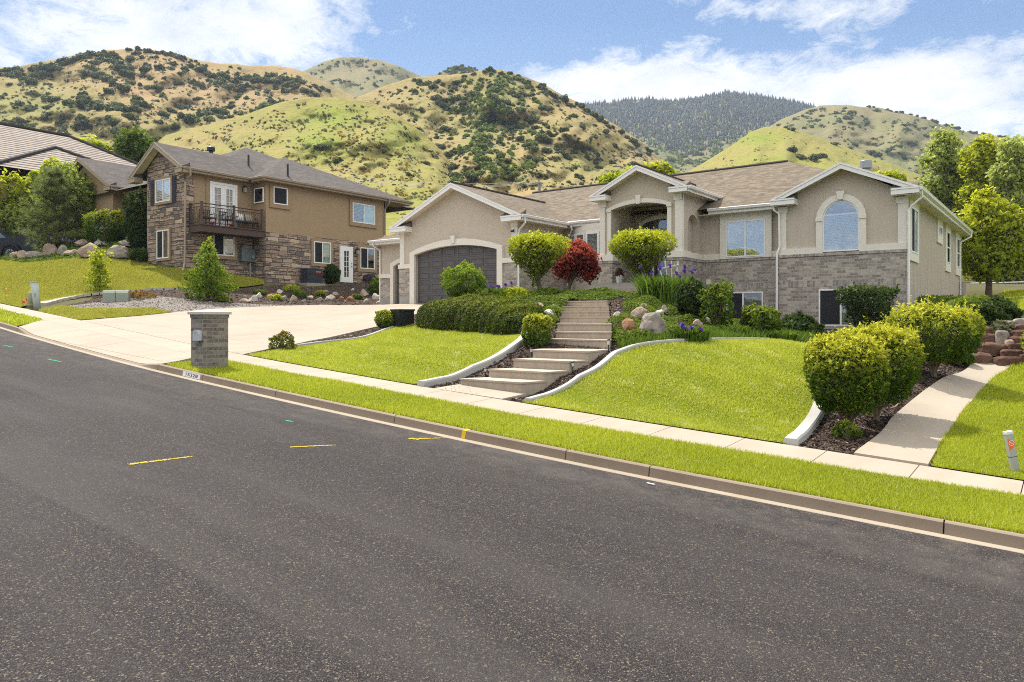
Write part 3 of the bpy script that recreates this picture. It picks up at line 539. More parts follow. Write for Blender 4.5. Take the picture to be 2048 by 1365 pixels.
# bark chips on the beds
def chips(name, poly, dens, size, mtl, off=0.0, avoid=()):
    A = np.array(poly); lo, hi = A.min(0), A.max(0); n = int((hi-lo).prod()*dens); P = lo+rng.random((n, 2))*(hi-lo); k = inpoly(P, poly)
    for q in avoid: k &= ~inpoly(P, q)
    dpt = P@FWD[:2]; k &= (np.abs(P@RGT[:2]) < dpt*.75+1) & (rng.random(n) < np.minimum(1, (12/np.maximum(dpt, 1))**1.5)); P = P[k]; n = len(P); z = G(P[:, 0], P[:, 1])+off
    u = rng.normal(size=(n, 3)); u[:, 2] *= .35; u /= np.linalg.norm(u, axis=1)[:, None]; v = np.cross(u, rng.normal(size=(n, 3))*[.6, .6, 1]+[0, 0, 1.2]); v /= np.linalg.norm(v, axis=1)[:, None]
    s = size*(.5+rng.random((n, 1))); C = np.c_[P, z+.012]; V = np.stack([C-u*s-v*s*.3, C+u*s-v*s*.3, C+u*s*.9+v*s*.3, C-u*s+v*s*.25], 1).reshape(-1, 3)
    return link(name, np_mesh(name, V, np.arange(4*n).reshape(-1, 4), mtl, {'rnd': ('FACE', rng.random(n)), 'tip': ('FACE', (rng.random(n) > .93)*1.0)}), kind='stuff')
CHIP = leafmat('bark_chip', (.022, .014, .012), (.10, .07, .05), (.30, .24, .17), .0)
chips('bark_chips', BED_MID, 700, .026, CHIP, -.025, (LAWN_L, LAWN_R)); chips('bark_chips', BEDROCK, 160, .045, CHIP, -.015)
PEB = leafmat('pebble', (.10, .088, .08), (.32, .28, .25), (.48, .44, .39), .0); chips('gravel_stones', GRAV, 420, .03, PEB, .0)
# ------------------------------------------------------------------ building helpers
def FY(Y): return ((0, Y, 0), (1, 0, 0), (0, 0, 1), (0, -1, 0))
def FX(X): return ((X, 0, 0), (0, 1, 0), (0, 0, 1), (1, 0, 0))
def arc(u0, u1, vs, rise, n=14):
    if rise <= 1e-4: return [(u0, vs), (u1, vs)]
    h = (u1-u0)/2; r = (h*h+rise*rise)/(2*rise); c = (u0+u1)/2; cv = vs+rise-r; a0 = math.asin(min(1, h/r)); a0 = math.pi-a0 if rise > h else a0
    return [(c+r*math.sin(t), cv+r*math.cos(t)) for t in np.linspace(-a0, a0, n)]
def surround(u0, u1, v0, vs, rise, t, lift=.04):
    return [(u0-t, v0)]+arc(u0-t, u1+t, vs+lift, rise+t-lift)+[(u1+t, v0), (u1, v0)]+arc(u0, u1, vs, rise)[::-1]+[(u0, v0)]
def slats(root_part, frm, u0, u1, v0, v1, d, step=.055, mtl=None, deep=.02, name='blind'):
    mb = MB(); v = v0+.02; o, U, V_, D = [np.array(a, float) for a in frm]
    while v < v1-.01:
        P = [o+U*u0+V_*v+D*d, o+U*u1+V_*v+D*d, o+U*u1+V_*(v+.034)+D*(d+deep), o+U*u0+V_*(v+.034)+D*(d+deep)]; mb.prism(P, V_*.004); v += step
    return part(name, mb, mtl or BLIND, root_part)
def win(root, frm, u0, v0, w, h, cols=2, rows=1, glass=None, back='blind', trim=None, tmat=None, fw=.055, split=None, bars=0, nm='window', d0=0.0):
    f = part(nm, MB().fr(frm, u0, u0+w, v0, v0+fw, d0, d0+.07).fr(frm, u0, u0+w, v0+h-fw, v0+h, d0, d0+.07).fr(frm, u0, u0+fw, v0+fw, v0+h-fw, d0, d0+.07).fr(frm, u0+w-fw, u0+w, v0+fw, v0+h-fw, d0, d0+.07), WHITE, root)
    mm = MB(); k = 0; split = split or [i/cols for i in range(1, cols)]
    for s in split: mm.fr(frm, u0+w*s-.03, u0+w*s+.03, v0+fw, v0+h-fw, d0+.002, d0+.064); k = 1
    for i in range(1, rows): mm.fr(frm, u0+fw, u0+w-fw, v0+h*i/rows-.025, v0+h*i/rows+.025, d0+.004, d0+.06); k = 1
    for i in range(1, bars): mm.fr(frm, u0+fw, u0+w-fw, v0+h*i/bars-.01, v0+h*i/bars+.01, d0+.02, d0+.05); k = 1
    if k: part('mullion', mm, WHITE, f)
    part('dark_backing', MB().fr(frm, u0+fw*.5, u0+w-fw*.5, v0+fw*.5, v0+h-fw*.5, d0+.002, d0+.008), DARK, f)  # near-black panel paints the unlit interior behind the glass
    if back == 'blind': slats(f, frm, u0+fw, u0+w-fw, v0+fw, v0+h-fw, d0+.012)
    elif back == 'half': slats(f, frm, u0+fw, u0+w*.45, v0+fw, v0+h-fw, d0+.012, .085); part('screen', MB().fr(frm, u0+w*.52, u0+w-fw, v0+fw, v0+h-fw, d0+.01, d0+.014), BLIND, f)
    elif back == 'screen': part('screen', MB().fr(frm, u0+fw, u0+w*(split[0] if split else .5)-.03, v0+fw, v0+h-fw, d0+.045, d0+.048), SCREEN, f)
    elif back == 'curtain':
        n = 14; mb = MB()
        for i in range(n):
            a = u0+w*.52+(w*.46-fw)*i/n; mb.fr(frm, a, a+(w*.46-fw)/n*.97, v0+fw, v0+h-fw, d0+.012, d0+.018+.012*(i % 2))
        part('curtain', mb, BLIND, f); part('screen', MB().fr(frm, u0+fw, u0+w*.48, v0+fw, v0+h-fw, d0+.045, d0+.048), SCREEN, f)
    o, U, V_, D = [np.array(a, float) for a in frm]; P = lambda u, v, d: o+U*u+V_*v+D*d
    part('pane', MB().poly([P(u0+fw, v0+fw, d0+.04), P(u0+w-fw, v0+fw, d0+.04), P(u0+w-fw, v0+h-fw, d0+.04), P(u0+fw, v0+h-fw, d0+.04)]), glass or GLASS, f)
    if trim:
        tl, tr, tb, tt = trim if hasattr(trim, '__len__') else (trim,)*4
        part('window_trim', MB().holed([(u0-tl, v0-tb), (u0+w+tr, v0-tb), (u0+w+tr, v0+h+tt), (u0-tl, v0+h+tt)], [[(u0, v0), (u0+w, v0), (u0+w, v0+h), (u0, v0+h)]], (P(0, 0, d0+.055), U, V_, D), .055+d0*.5), tmat or TRIM, f)
    return f
def gable(root, xc, half, yf, yw, ze, zr, fas=.2, ret=.85, fmat=None, roofmat=None, rets=True, both=True):
    fm = fmat or GUTTER
    for s in (-1, 1):
        xe = xc+s*half; k = (zr-ze)/half
        part('fascia', MB().prism([(xe, yf, ze-.01), (xc, yf, zr-.01), (xc, yf, zr-fas*1.12), (xe, yf, ze-fas)], (0, .045, 0)).prism([(xe, yf-.022, ze+.0), (xc, yf-.022, zr+.0), (xc, yf-.022, zr-.07), (xe, yf-.022, ze-.07)], (0, .02, 0)), fm, root)
        part('soffit', MB().prism([(xe-s*.02, yf+.046, ze-.12), (xc, yf+.046, zr-.12-.02), (xc, yf+.046, zr-.16), (xe-s*.02, yf+.046, ze-.14)], (0, yw-yf-.05, 0)), SOFFIT, root)
        if rets:
            a, b = sorted((xe, xe-s*ret)); rr = part('eave_return', MB().box(a, b, yf-.006, yw-.003, ze-fas-.012, ze-.055).box(a-(.0 if s > 0 else .025), b+(.025 if s > 0 else 0), yf-.03, yw-.003, ze-.055, ze-.0), fm, root)
            part('return_roof', MB().prism([(a+.05*(s < 0), yf-.02, ze+.004), (a+.05*(s < 0), yw-.004, ze+.26), (a+.05*(s < 0), yw-.004, ze+.004)], (b-a-.05, 0, 0)), roofmat or SHINGLE, rr)
def gut(root, p0, p1, out, mtl=None, name='gutter'):
    """eave gutter: p0-p1 top outer line of the roof edge, out = outward unit"""
    p0, p1, o = np.array(p0, float), np.array(p1, float), np.array(out, float); z = np.array([0, 0, 1.0])
    prof = [o*-.02+z*.0, o*.10+z*.0, o*.115-z*.02, o*.10-z*.05, o*.085-z*.10, o*.03-z*.125, o*-.02-z*.125]
    part(name, MB().prism([p0+q for q in prof], p1-p0), mtl or GUTTER, root)
    part('fascia', MB().prism([p0+o*-.022-z*.02, p0+o*-.05-z*.02, p0+o*-.05-z*.215, p0+o*-.022-z*.215], p1-p0), mtl or GUTTER, root)
def spout(root, pts, mtl=None, r=.04): part('downspout', MB().tube(pts, r, 6), mtl or GUTTER, root)
def keystone(root, frm, uc, v0, v1, w0, w1, d, mtl=None):
    o, U, V_, D = [np.array(a, float) for a in frm]; P = lambda u, v: o+U*u+V_*v
    part('keystone', MB().prism([P(uc-w0/2, v0), P(uc+w0/2, v0), P(uc+w1/2, v1), P(uc-w1/2, v1)], D*d), mtl or TRIM, root)
# ================================================================== MAIN HOUSE
H = thing('house', 'wide beige stucco and grey brick house with three white-trimmed gables and dark garage door', 'house', (-14, 28, -.4))
ZC = 2.41
# roofs -------------------------------------------------------------
rt = MB()
E_, Wd = (-10.4, 34.6, 7.15), (-24.5, 34.6, 7.15)
rt.poly([(-4.15, 28.5, 4.4), E_, Wd, (-28.8, 28.5, 4.4)]); rt.poly([(-28.8, 28.5, 4.4), Wd, (-28.8, 40.7, 4.4)])
rt.poly([(-28.8, 40.7, 4.4), Wd, E_, (-8.15, 36.8, 6.16), (-12.15, 40.7, 4.4)]); rt.poly([(-4.15, 28.5, 4.4), (-4.15, 43.6, 4.4), (-8.15, 39.6, 6.16), (-8.15, 36.8, 6.16), E_])
rt.poly([(-4.15, 43.6, 4.4), (-12.15, 43.6, 4.4), (-8.15, 39.6, 6.16)]); rt.poly([(-12.15, 43.6, 4.4), (-12.15, 40.7, 4.4), (-8.15, 36.8, 6.16), (-8.15, 39.6, 6.16)])
main_roof = part('roof', rt, SHINGLE, H)
part('ridge_cap', MB().tube([Wd, E_], .085, 6), RIDGE, main_roof)
g2 = part('roof', MB().poly([(-9.05, 28.03, 4.45), (-6.6, 28.03, 5.55), (-6.6, 31.15, 5.55), (-9.05, 28.6, 4.45)]).poly([(-4.15, 28.03, 4.45), (-6.6, 28.03, 5.55), (-6.6, 31.15, 5.55), (-4.15, 31.15, 4.45)]), SHINGLE, H)
g3 = part('roof', MB().poly([(-18.2, 24.83, 4.34), (-22.05, 24.83, 6.06), (-22.05, 32.25, 6.06), (-18.2, 28.4, 4.34)]).poly([(-25.9, 24.83, 4.34), (-22.05, 24.83, 6.06), (-22.05, 32.25, 6.06), (-25.9, 32.3, 4.34)]), SHINGLE, H)
part('ridge_cap', MB().tube([(-22.05, 24.83, 6.075), (-22.05, 32.2, 6.075)], .07, 6), RIDGE, g3)
g4 = part('roof', MB().poly([(-15.95, 26.53, 5.07), (-13.82, 26.53, 6.10), (-13.82, 32.35, 6.10), (-15.95, 30.05, 5.07)]).poly([(-11.69, 26.53, 5.07), (-13.82, 26.53, 6.10), (-13.82, 32.35, 6.10), (-11.69, 30.05, 5.07)]), SHINGLE, H)
part('ridge_cap', MB().tube([(-13.82, 26.53, 6.11), (-13.82, 32.3, 6.11)], .06, 6), RIDGE, g4)
g5 = part('roof', MB().poly([(-28.6, 26.05, 3.98), (-25.62, 26.05, 3.98), (-25.62, 29.2, 5.35)]).poly([(-28.6, 26.05, 3.98), (-25.62, 29.2, 5.35), (-25.62, 33, 5.35), (-28.6, 33, 3.98)]), SHINGLE, H)
vent = part('roof_vent', MB().lathe((-6.9, 33.5, 5.4), [(.13, 0), (.13, .82)], 12).lathe((-6.9, 33.5, 6.22), [(.12, 0), (.23, .02), (.23, .32), (.21, .34)], 12), STEEL, H)
# gable fronts ---------------------------------------------------------
gable(H, -6.6, 2.45, 28.05, 28.5, 4.45, 5.55); gable(H, -22.05, 3.85, 24.85, 25.3, 4.34, 6.06, .21, 1.05); gable(H, -13.82, 2.13, 26.55, 27.0, 5.07, 6.10, .19, .75)
# garage block -----------------------------------------------------------
GX0, GX1 = -25.6, -18.71; D0, D1, DS, DR = -24.6, -19.72, 3.02, .30
part('wall', MB().holed([(GX0, .3), (D0, .3)]+arc(D0, D1, DS, DR)+[(D1, .3), (GX1, .3), (GX1, 4.32), (-22.05, 5.98), (GX0, 4.32)], [], FY(25.3), .16), STUCCO, H)
part('wall', MB().box(GX1-.16, GX1, 25.46, 29.0, .3, 4.3), STUCCO, H); part('wall', MB().box(GX0, GX0+.16, 25.46, 33, .3, 4.3), STUCCO, H)
for a, b in ((GX0-.04, D0-.30), (D1+.30, GX1+.04)):
    part('brick_pier', MB().fr(FY(25.3), a, b, 1.12, ZC-.0, 0, .07), BRICK, H); part('foundation', MB().fr(FY(25.3), a+.01, b-.01, .45, 1.12, 0, .062), CONC_FOUND, H)
    part('pier_cap', MB().fr(FY(25.3), a-.03, b+.02, ZC, ZC+.20, 0, .12), TRIM, H)
part('brick_wall', MB().fr(FX(GX1), 25.26, 29.0, .3, ZC, 0, .06), BRICK, H); part('pier_cap', MB().fr(FX(GX1), 25.19, 29.0, ZC, ZC+.20, 0, .11), TRIM, H)
part('corner_trim', MB().fr(FY(25.3), GX0, GX0+.27, ZC+.2, 4.0, 0, .06).fr(FY(25.3), GX0-.04, GX0+.31, 3.92, 4.12, .0, .085), TRIM, H)
part('corner_trim', MB().fr(FY(25.3), GX1-.27, GX1+.02, ZC+.2, 4.0, 0, .06).fr(FY(25.3), GX1-.31, GX1+.05, 3.92, 4.12, .0, .085), TRIM, H)
part('door_surround', MB().holed(surround(D0, D1, .6, DS, DR, .29, .12), [], (np.array((0, 25.3-.13, 0)), (1, 0, 0), (0, 0, 1), (0, -1, 0)), .15), TRIM, H)
keystone(H, ((0, 25.17, 0), (1, 0, 0), (0, 0, 1), (0, -1, 0)), (D0+D1)/2, DS+DR+.10, DS+DR+.42, .16, .26, .07)
gd = part('garage_door', MB().fr(FY(25.3), D0-.05, D1+.05, .62, 3.4, -.17, -.13), DOOR_GREY, H)
for r in range(5):
    for c in range(6):
        u0 = D0+.06+c*(D1-D0-.1)/6; v0 = .80+r*.52; uw = (D1-D0-.1)/6-.09; mb = MB(); fr_ = FY(25.3)
        mb.holed([(u0, v0), (u0+uw, v0), (u0+uw, v0+.36), (u0, v0+.36)], [[(u0+.045, v0+.045), (u0+uw-.045, v0+.045), (u0+uw-.045, v0+.315), (u0+.045, v0+.315)]], ((0, 25.3+.108, 0), (1, 0, 0), (0, 0, 1), (0, -1, 0)), .022)
        mb.fr(fr_, u0+.085, u0+uw-.085, v0+.085, v0+.275, -.13, -.112); part('door_panel', mb, DOOR_GREY, gd)
mb = MB()
for r in range(1, 5): mb.fr(FY(25.3), D0, D1, .70+r*.52+.002, .70+r*.52+.012, -.13, -.1285)
part('section_joint', mb, BLACK, gd)
part('security_camera', MB().tube([(-18.85, 25.22, 3.72), (-18.85, 25.06, 3.70)], .045, 8).tube([(-18.85, 25.24, 3.80), (-18.85, 25.15, 3.72)], .02, 6), BLACK, H)
# third garage bay -------------------------------------------------------------
BX0, BX1, BD0 = -28.2, -25.6, -27.22
part('wall', MB().holed([(BX0, .3), (BD0, .3)]+arc(BD0, -24.9, 2.72, .28)[:8]+[(BX1, 3.0), (BX1, 3.97), (BX0, 3.97)], [], FY(26.5), .15), STUCCO, H); part('wall', MB().box(BX0, BX0+.15, 26.65, 40.2, .3, 4.3), STUCCO, H)
part('brick_pier', MB().fr(FY(26.5), BX0-.04, BD0-.22, 1.12, 2.10, 0, .07), BRICK, H); part('foundation', MB().fr(FY(26.5), BX0-.03, BD0-.22, .45, 1.12, 0, .062), CONC_FOUND, H); part('pier_cap', MB().fr(FY(26.5), BX0-.07, BD0-.22, 2.10, 2.30, 0, .12), TRIM, H)
part('door_surround', MB().holed([(BD0-.22, .6), (BD0-.22, 2.82), (BD0+.3, 3.02), (BX1, 3.2), (BX1, 2.98), (BD0+.3, 2.80), (BD0, 2.66), (BD0, .6)], [], ((0, 26.37, 0), (1, 0, 0), (0, 0, 1), (0, -1, 0)), .13), TRIM, H)
b3 = part('garage_door', MB().fr(FY(26.5), BD0, BX1, .6, 3.0, -.16, -.12), DOOR_GREY, H); mb = MB()
for r in range(4):
    for c in range(2): mb.fr(FY(26.5), BD0+.12+c*.8, BD0+.78+c*.8, .85+r*.52, 1.2+r*.52, -.12, -.1)
part('door_panel', mb, DOOR_GREY, b3)
gut(H, (-28.62, 26.05, 3.99), (-25.64, 26.05, 3.99), (0, -1, 0)); part('soffit', MB().box(-28.6, -25.62, 26.1, 26.5, 3.76, 3.78), SOFFIT, H); spout(H, [(-28.3, 26.0, 3.87), (-28.3, 26.05, 3.72), (-28.22, 26.42, 3.5), (-28.22, 26.42, 1.0)])
# centre wall with bow window ---------------------------------------------------
part('wall', MB().box(-18.71, -15.6, 29.0, 29.16, .3, 4.3), STUCCO, H)
bow = [(-18.35, 29.0), (-17.95, 28.70), (-17.30, 28.48), (-16.55, 28.44), (-15.72, 28.62)]
part('wall', MB().prism([(x, y, .4) for x, y in bow]+[(-15.72, 29, .4)], (0, 0, 1.62)), STUCCO, H); part('window_sill', MB().prism([(x, y-.05, 2.02) for x, y in bow]+[(-15.72, 29, 2.02)], (0, 0, .16)), TRIM, H); part('window_header', MB().prism([(x, y-.03, 3.86) for x, y in bow]+[(-15.72, 29, 3.86)], (0, 0, .36)), TRIM, H)
for (x0, y0), (x1, y1) in zip(bow[:-1], bow[1:]):
    L = math.hypot(x1-x0, y1-y0); u = ((x1-x0)/L, (y1-y0)/L, 0); n = (u[1], -u[0], 0); win(H, ((x0, y0, 0), u, (0, 0, 1), n), .02, 2.18, L-.04, 1.68, 1, 1, GLASS_DARK, 'blind', None, None, .09)
gut(H, (-18.2, 28.5, 4.40), (-15.72, 28.5, 4.40), (0, -1, 0)); part('soffit', MB().box(-18.7, -15.72, 28.53, 29.0, 4.17, 4.19), SOFFIT, H)
gut(H, (-18.2, 24.87, 4.345), (-18.2, 28.42, 4.345), (1, 0, 0)); part('soffit', MB().box(-18.71, -18.23, 24.9, 28.52, 4.115, 4.135), SOFFIT, H)
spout(H, [(-18.15, 25.05, 4.25), (-18.15, 25.1, 4.02), (-18.55, 25.22, 3.75), (-18.6, 25.22, 3.6), (-18.6, 25.22, .8)]); spout(H, [(-18.05, 28.42, 4.25), (-18.05, 28.5, 4.05), (-18.45, 28.9, 3.75), (-18.5, 28.9, .9)])
# portico -----------------------------------------------------------------------
PX0, PX1, OX0, OX1 = -15.7, -12.12, -15.17, -12.68
part('wall', MB().holed([(PX0, ZC), (OX0, ZC)]+arc(OX0, OX1, 4.47, .19)+[(OX1, ZC), (PX1, ZC), (PX1, 5.0), (-13.82, 5.98), (PX0, 5.0)], [], FY(27.0), .35), STUCCO, H)
niche = [(27.62, ZC+.25)]+arc(27.62, 28.58, 3.80, .36)+[(28.58, ZC+.25)]
part('wall', MB().holed([(27.35, ZC), (29.6, ZC), (29.6, 4.98), (27.35, 4.98)], [niche], FX(PX1), .26).box(OX1, PX1-.262, 27.35, 29.1, 1.0, 4.9), STUCCO, H)
part('wall', MB().holed([(27.35, ZC), (29.1, ZC), (29.1, 4.8), (27.35, 4.8)], [niche], FX(OX0), .24).box(PX0, OX0-.242, 27.35, 29.1, 1.0, 4.98), STUCCO, H)
part('wall', MB().holed([(OX0, 1.0), (OX1, 1.0), (OX1, 4.9), (OX0, 4.9)], [[(-14.80, 1.47), (-13.05, 1.47)]+arc(-14.80, -13.05, 4.08, .17)[::-1]], FY(29.1), .1), STUCCO, H)
part('porch_ceiling', MB().box(OX0, OX1, 27.35, 29.1, 4.79, 4.84), STUCCO, H)
for a, b in ((PX0-.08, OX0+.06), (OX1-.06, PX1+.08)):
    part('brick_pier', MB().box(a, b, 26.94, 27.6, .5, ZC-.1), BRICK, H); part('rowlock', MB().box(a-.03, b+.03, 26.91, 27.62, ZC-.1, ZC), ROWLOCK, H); part('pier_cap', MB().box(a-.05, b+.05, 26.89, 27.63, ZC, ZC+.25), TRIM, H)
part('brick_wall', MB().box(PX1-.02, PX1+.08, 27.6, 29.0, -.6, ZC-.1), BRICK, H); part('brick_wall', MB().box(OX0-.02, OX0+.04, 27.6, 29.1, 1.3, ZC), BRICK, H); part('rowlock', MB().box(PX1, PX1+.11, 27.63, 28.9, ZC-.1, ZC), ROWLOCK, H); part('pier_cap', MB().box(PX1-.02, PX1+.12, 27.64, 28.9, ZC, ZC+.22), TRIM, H)
part('foundation', MB().box(PX0, PX1+.02, 26.98, 28.9, -.6, .5), CONC_FOUND, H)
for a, b in ((PX0, PX0+.24), (PX1-.24, PX1)): part('corner_trim', MB().fr(FY(27.0), a, b, ZC+.25, 4.62, 0, .06).fr(FY(27.0), a-.05, b+.05, 4.62, 4.86, 0, .085), TRIM, H)
part('corner_trim', MB().fr(FX(PX1), 26.94, 27.14, ZC+.25, 4.86, 0, .05), TRIM, H)
part('door_surround', MB().holed(surround(OX0, OX1, ZC+.25, 4.47, .19, .17, .08), [], ((0, 26.93, 0), (1, 0, 0), (0, 0, 1), (0, -1, 0)), .1), TRIM, H); keystone(H, ((0, 26.93, 0), (1, 0, 0), (0, 0, 1), (0, -1, 0)), -13.92, 4.62, 4.97, .15, .23, .06)
for u in (OX0-.19, OX1-.02): part('capital', MB().fr(FY(26.93), u, u+.21, 4.40, 4.52, 0, .04), TRIM, H)
part('porch_slab', MB().box(-16.0, -11.9, 26.45, 29.1, 1.22, 1.47), CONC_FOUND, H); part('porch_steps', MB().box(-15.95, -11.95, 26.15, 27.0, .98, 1.215).box(-15.9, -12.0, 25.85, 26.98, .5, .975), STEPM, H)
dr_ = part('front_door', MB().fr(FY(29.13), -14.28, -13.36, 1.49, 3.62, 0, .05), m_plain('door_dark', (.02, .018, .018), .4, .4, .1), H)
part('door_glass', MB().fr(FY(29.08), -14.12, -13.52, 1.9, 3.48, 0, .012), GLASS_DARK, dr_); part('handle', MB().tube([(-13.46, 29.05, 2.4), (-13.46, 29.0, 2.45), (-13.46, 29.0, 2.65), (-13.46, 29.05, 2.7)], .015), STEEL, dr_)
part('door_frame', MB().holed(surround(-14.80, -13.05, 1.47, 4.08, .17, .18, .05), [], ((0, 29.02, 0), (1, 0, 0), (0, 0, 1), (0, -1, 0)), .1).fr(FY(29.1), -14.8, -13.05, 3.64, 3.86, -.05, .06).fr(FY(29.1), -14.36, -14.28, 1.47, 3.64, -.05, .06).fr(FY(29.1), -13.36, -13.28, 1.47, 3.64, -.05, .06), TRIM, H)
part('sidelight', MB().fr(FY(29.13), -14.8, -14.36, 1.5, 3.64, 0, .02), GLASS_DARK, H); part('sidelight', MB().fr(FY(29.13), -13.28, -13.05, 1.5, 3.64, 0, .02), GLASS_DARK, H); part('transom', MB().holed([(-14.8, 3.86), (-13.05, 3.86)]+arc(-14.8, -13.05, 4.08, .17)[::-1], [], ((0, 29.12, 0), (1, 0, 0), (0, 0, 1), (0, -1, 0)), .02), GLASS_DARK, H)
part('dark_backing', MB().box(-14.9, -12.95, 29.19, 29.25, 1.4, 4.3), DARK, H); keystone(H, ((0, 29.02, 0), (1, 0, 0), (0, 0, 1), (0, -1, 0)), -13.92, 4.22, 4.60, .16, .26, .07)
gut(H, (-11.69, 26.57, 5.075), (-11.69, 30.0, 5.075), (1, 0, 0)); part('soffit', MB().box(-12.12, -11.72, 26.6, 29.9, 4.86, 4.88), SOFFIT, H); part('soffit', MB().box(-15.93, -15.7, 26.6, 29.9, 4.86, 4.88), SOFFIT, H)
# kitchen wall and right wing -----------------------------------------------------
part('wall', MB().holed([(PX1, -.7), (-8.7, -.7), (-8.7, 4.3), (PX1, 4.3)], [], FY(29.0), .16), STUCCO, H)
part('brick_wall', MB().fr(FY(29.0), PX1+.08, -8.83, -.7, 1.20, 0, .085).fr(FY(29.0), PX1+.08, -8.83, 1.42, ZC-.1, 0, .085), BRICK, H); part('soldier_course', MB().fr(FY(29.0), PX1+.08, -8.83, 1.20, 1.42, 0, .09), SOLDIER, H)
part('rowlock', MB().fr(FY(29.0), PX1+.11, -8.83, ZC-.1, ZC, 0, .12), ROWLOCK, H); part('band_trim', MB().fr(FY(29.0), PX1+.12, -8.83, ZC, ZC+.22, 0, .10), TRIM, H)
win(H, FY(29.0), -11.07, 2.46, 1.56, 1.42, 2, 1, GLASS, 'blind', (.24, .24, .05, .30), TRIM, .05, d0=.1)
win(H, FY(29.0), -11.05, -.20, 1.45, 1.29, 2, 1, GLASS_DARK, 'screen', None, None, .05, [.46], d0=.07); keystone(H, ((0, 28.91, 0), (1, 0, 0), (0, 0, 1), (0, -1, 0)), -10.33, 1.20, 1.43, .12, .19, .03, CONC_FOUND)
gut(H, (-11.66, 28.5, 4.40), (-9.05, 28.5, 4.40), (0, -1, 0)); part('soffit', MB().box(-12.1, -8.9, 28.53, 29.0, 4.17, 4.19), SOFFIT, H)
RX0, RX1, WX0, WX1, WS = -8.85, -4.6, -7.30, -6.07, 3.66
part('wall', MB().holed([(RX0, -.7), (RX1, -.7), (RX1, 4.36), (-6.6, 5.42), (RX0, 4.36)], [], FY(28.5), .16), STUCCO, H); part('wall', MB().box(RX0, RX0+.16, 28.66, 29.0, -.7, 4.3), STUCCO, H)
part('brick_wall', MB().fr(FY(28.5), RX0-.02, RX1+.02, -.7, 1.20, 0, .085).fr(FY(28.5), RX0-.02, RX1+.02, 1.42, ZC-.1, 0, .085), BRICK, H); part('soldier_course', MB().fr(FY(28.5), RX0-.02, RX1+.02, 1.20, 1.42, 0, .09), SOLDIER, H)
part('rowlock', MB().fr(FY(28.5), RX0-.04, RX1+.04, ZC-.1, ZC, 0, .12), ROWLOCK, H); part('band_trim', MB().fr(FY(28.5), RX0-.02, WX0-.22, ZC, ZC+.22, 0, .10), TRIM, H); part('band_trim', MB().fr(FY(28.5), WX1+.22, RX1+.02, ZC, ZC+.22, 0, .10), TRIM, H)
for a, b in ((RX0, RX0+.25), (RX1-.25, RX1+.01)): part('corner_trim', MB().fr(FY(28.5), a, b, ZC+.22, 3.98, 0, .06).fr(FY(28.5), a-.05, b+.05, 3.98, 4.2, 0, .085), TRIM, H)
aw = part('arched_window', MB().holed([(WX0, ZC+.04)]+arc(WX0, WX1, WS, .6)+[(WX1, ZC+.04)], [[(WX0+.05, ZC+.09)]+arc(WX0+.05, WX1-.05, WS, .55)+[(WX1-.05, ZC+.09)]], ((0, 28.43, 0), (1, 0, 0), (0, 0, 1), (0, -1, 0)), .07), WHITE, H)
part('window_trim', MB().holed(surround(WX0, WX1, ZC-.0, WS, .6, .22, .0), [], ((0, 28.39, 0), (1, 0, 0), (0, 0, 1), (0, -1, 0)), .11), TRIM, aw); part('dark_backing', MB().holed([(WX0+.02, ZC+.06)]+arc(WX0+.02, WX1-.02, WS, .57)+[(WX1-.02, ZC+.06)], [], ((0, 28.494, 0), (1, 0, 0), (0, 0, 1), (0, -1, 0)), .003), DARK, aw)
slats(aw, FY(28.5), WX0+.05, WX1-.05, ZC+.09, WS+.08, .012); part('blind_head', MB().fr(FY(28.5), WX0+.05, WX1-.05, WS+.08, WS+.14, .01, .045), BLIND, aw)
part('pane', MB().poly([(u, 28.447, v) for u, v in [(WX0+.05, ZC+.09), (WX1-.05, ZC+.09)]+arc(WX0+.05, WX1-.05, WS, .55)[::-1]]), GLASS, aw)
keystone(H, ((0, 28.39, 0), (1, 0, 0), (0, 0, 1), (0, -1, 0)), (WX0+WX1)/2, WS+.62, WS+.92, .17, .27, .06)
OP = lambda x, y: at_Y(x, y, 28.472)
orc = thing('orchid', 'dark potted orchid silhouetted behind the arched window glass', 'plant', OP(1684, 500)); part('pot', MB().prism([OP(1675, 500), OP(1694, 500), OP(1688, 491), OP(1684, 488.5), OP(1680, 491)], (0, .012, 0)), DARK, orc); part('stem', MB().tube([OP(1684, 490), OP(1685, 478), OP(1689, 466), OP(1693, 464)], .008, 5), DARK, orc)  # silhouette is painted: flat near-black pieces without plant colours
for x_, y_, r_ in ((1686, 461, .05), (1690, 467, .055), (1695, 466, .045), (1684, 468, .04), (1694, 473, .045), (1688, 474, .03)): q_ = OP(x_, y_); part('blossom', MB().prism([(q_[0]+r_*math.cos(t)*(1+.3*math.cos(3*t)), q_[1], q_[2]+r_*math.sin(t)*(1+.3*math.cos(3*t))) for t in np.linspace(0, 6.283, 12, endpoint=False)], (0, .006, 0)), DARK, orc)
for u in (WX0-.235, WX1-.015): part('capital', MB().fr(FY(28.39), u, u+.25, WS-.1, WS+.02, 0, .03), TRIM, H)
win(H, FY(28.5), -7.42, -.22, 1.5, 1.32, 2, 1, GLASS_DARK, 'screen', None, None, .05, [.5], d0=.07); keystone(H, ((0, 28.41, 0), (1, 0, 0), (0, 0, 1), (0, -1, 0)), -6.67, 1.20, 1.43, .12, .19, .03, CONC_FOUND)
part('window_sill', MB().fr(FY(28.5), -7.5, -5.85, -.34, -.22, 0, .14), CONC_FOUND, H)
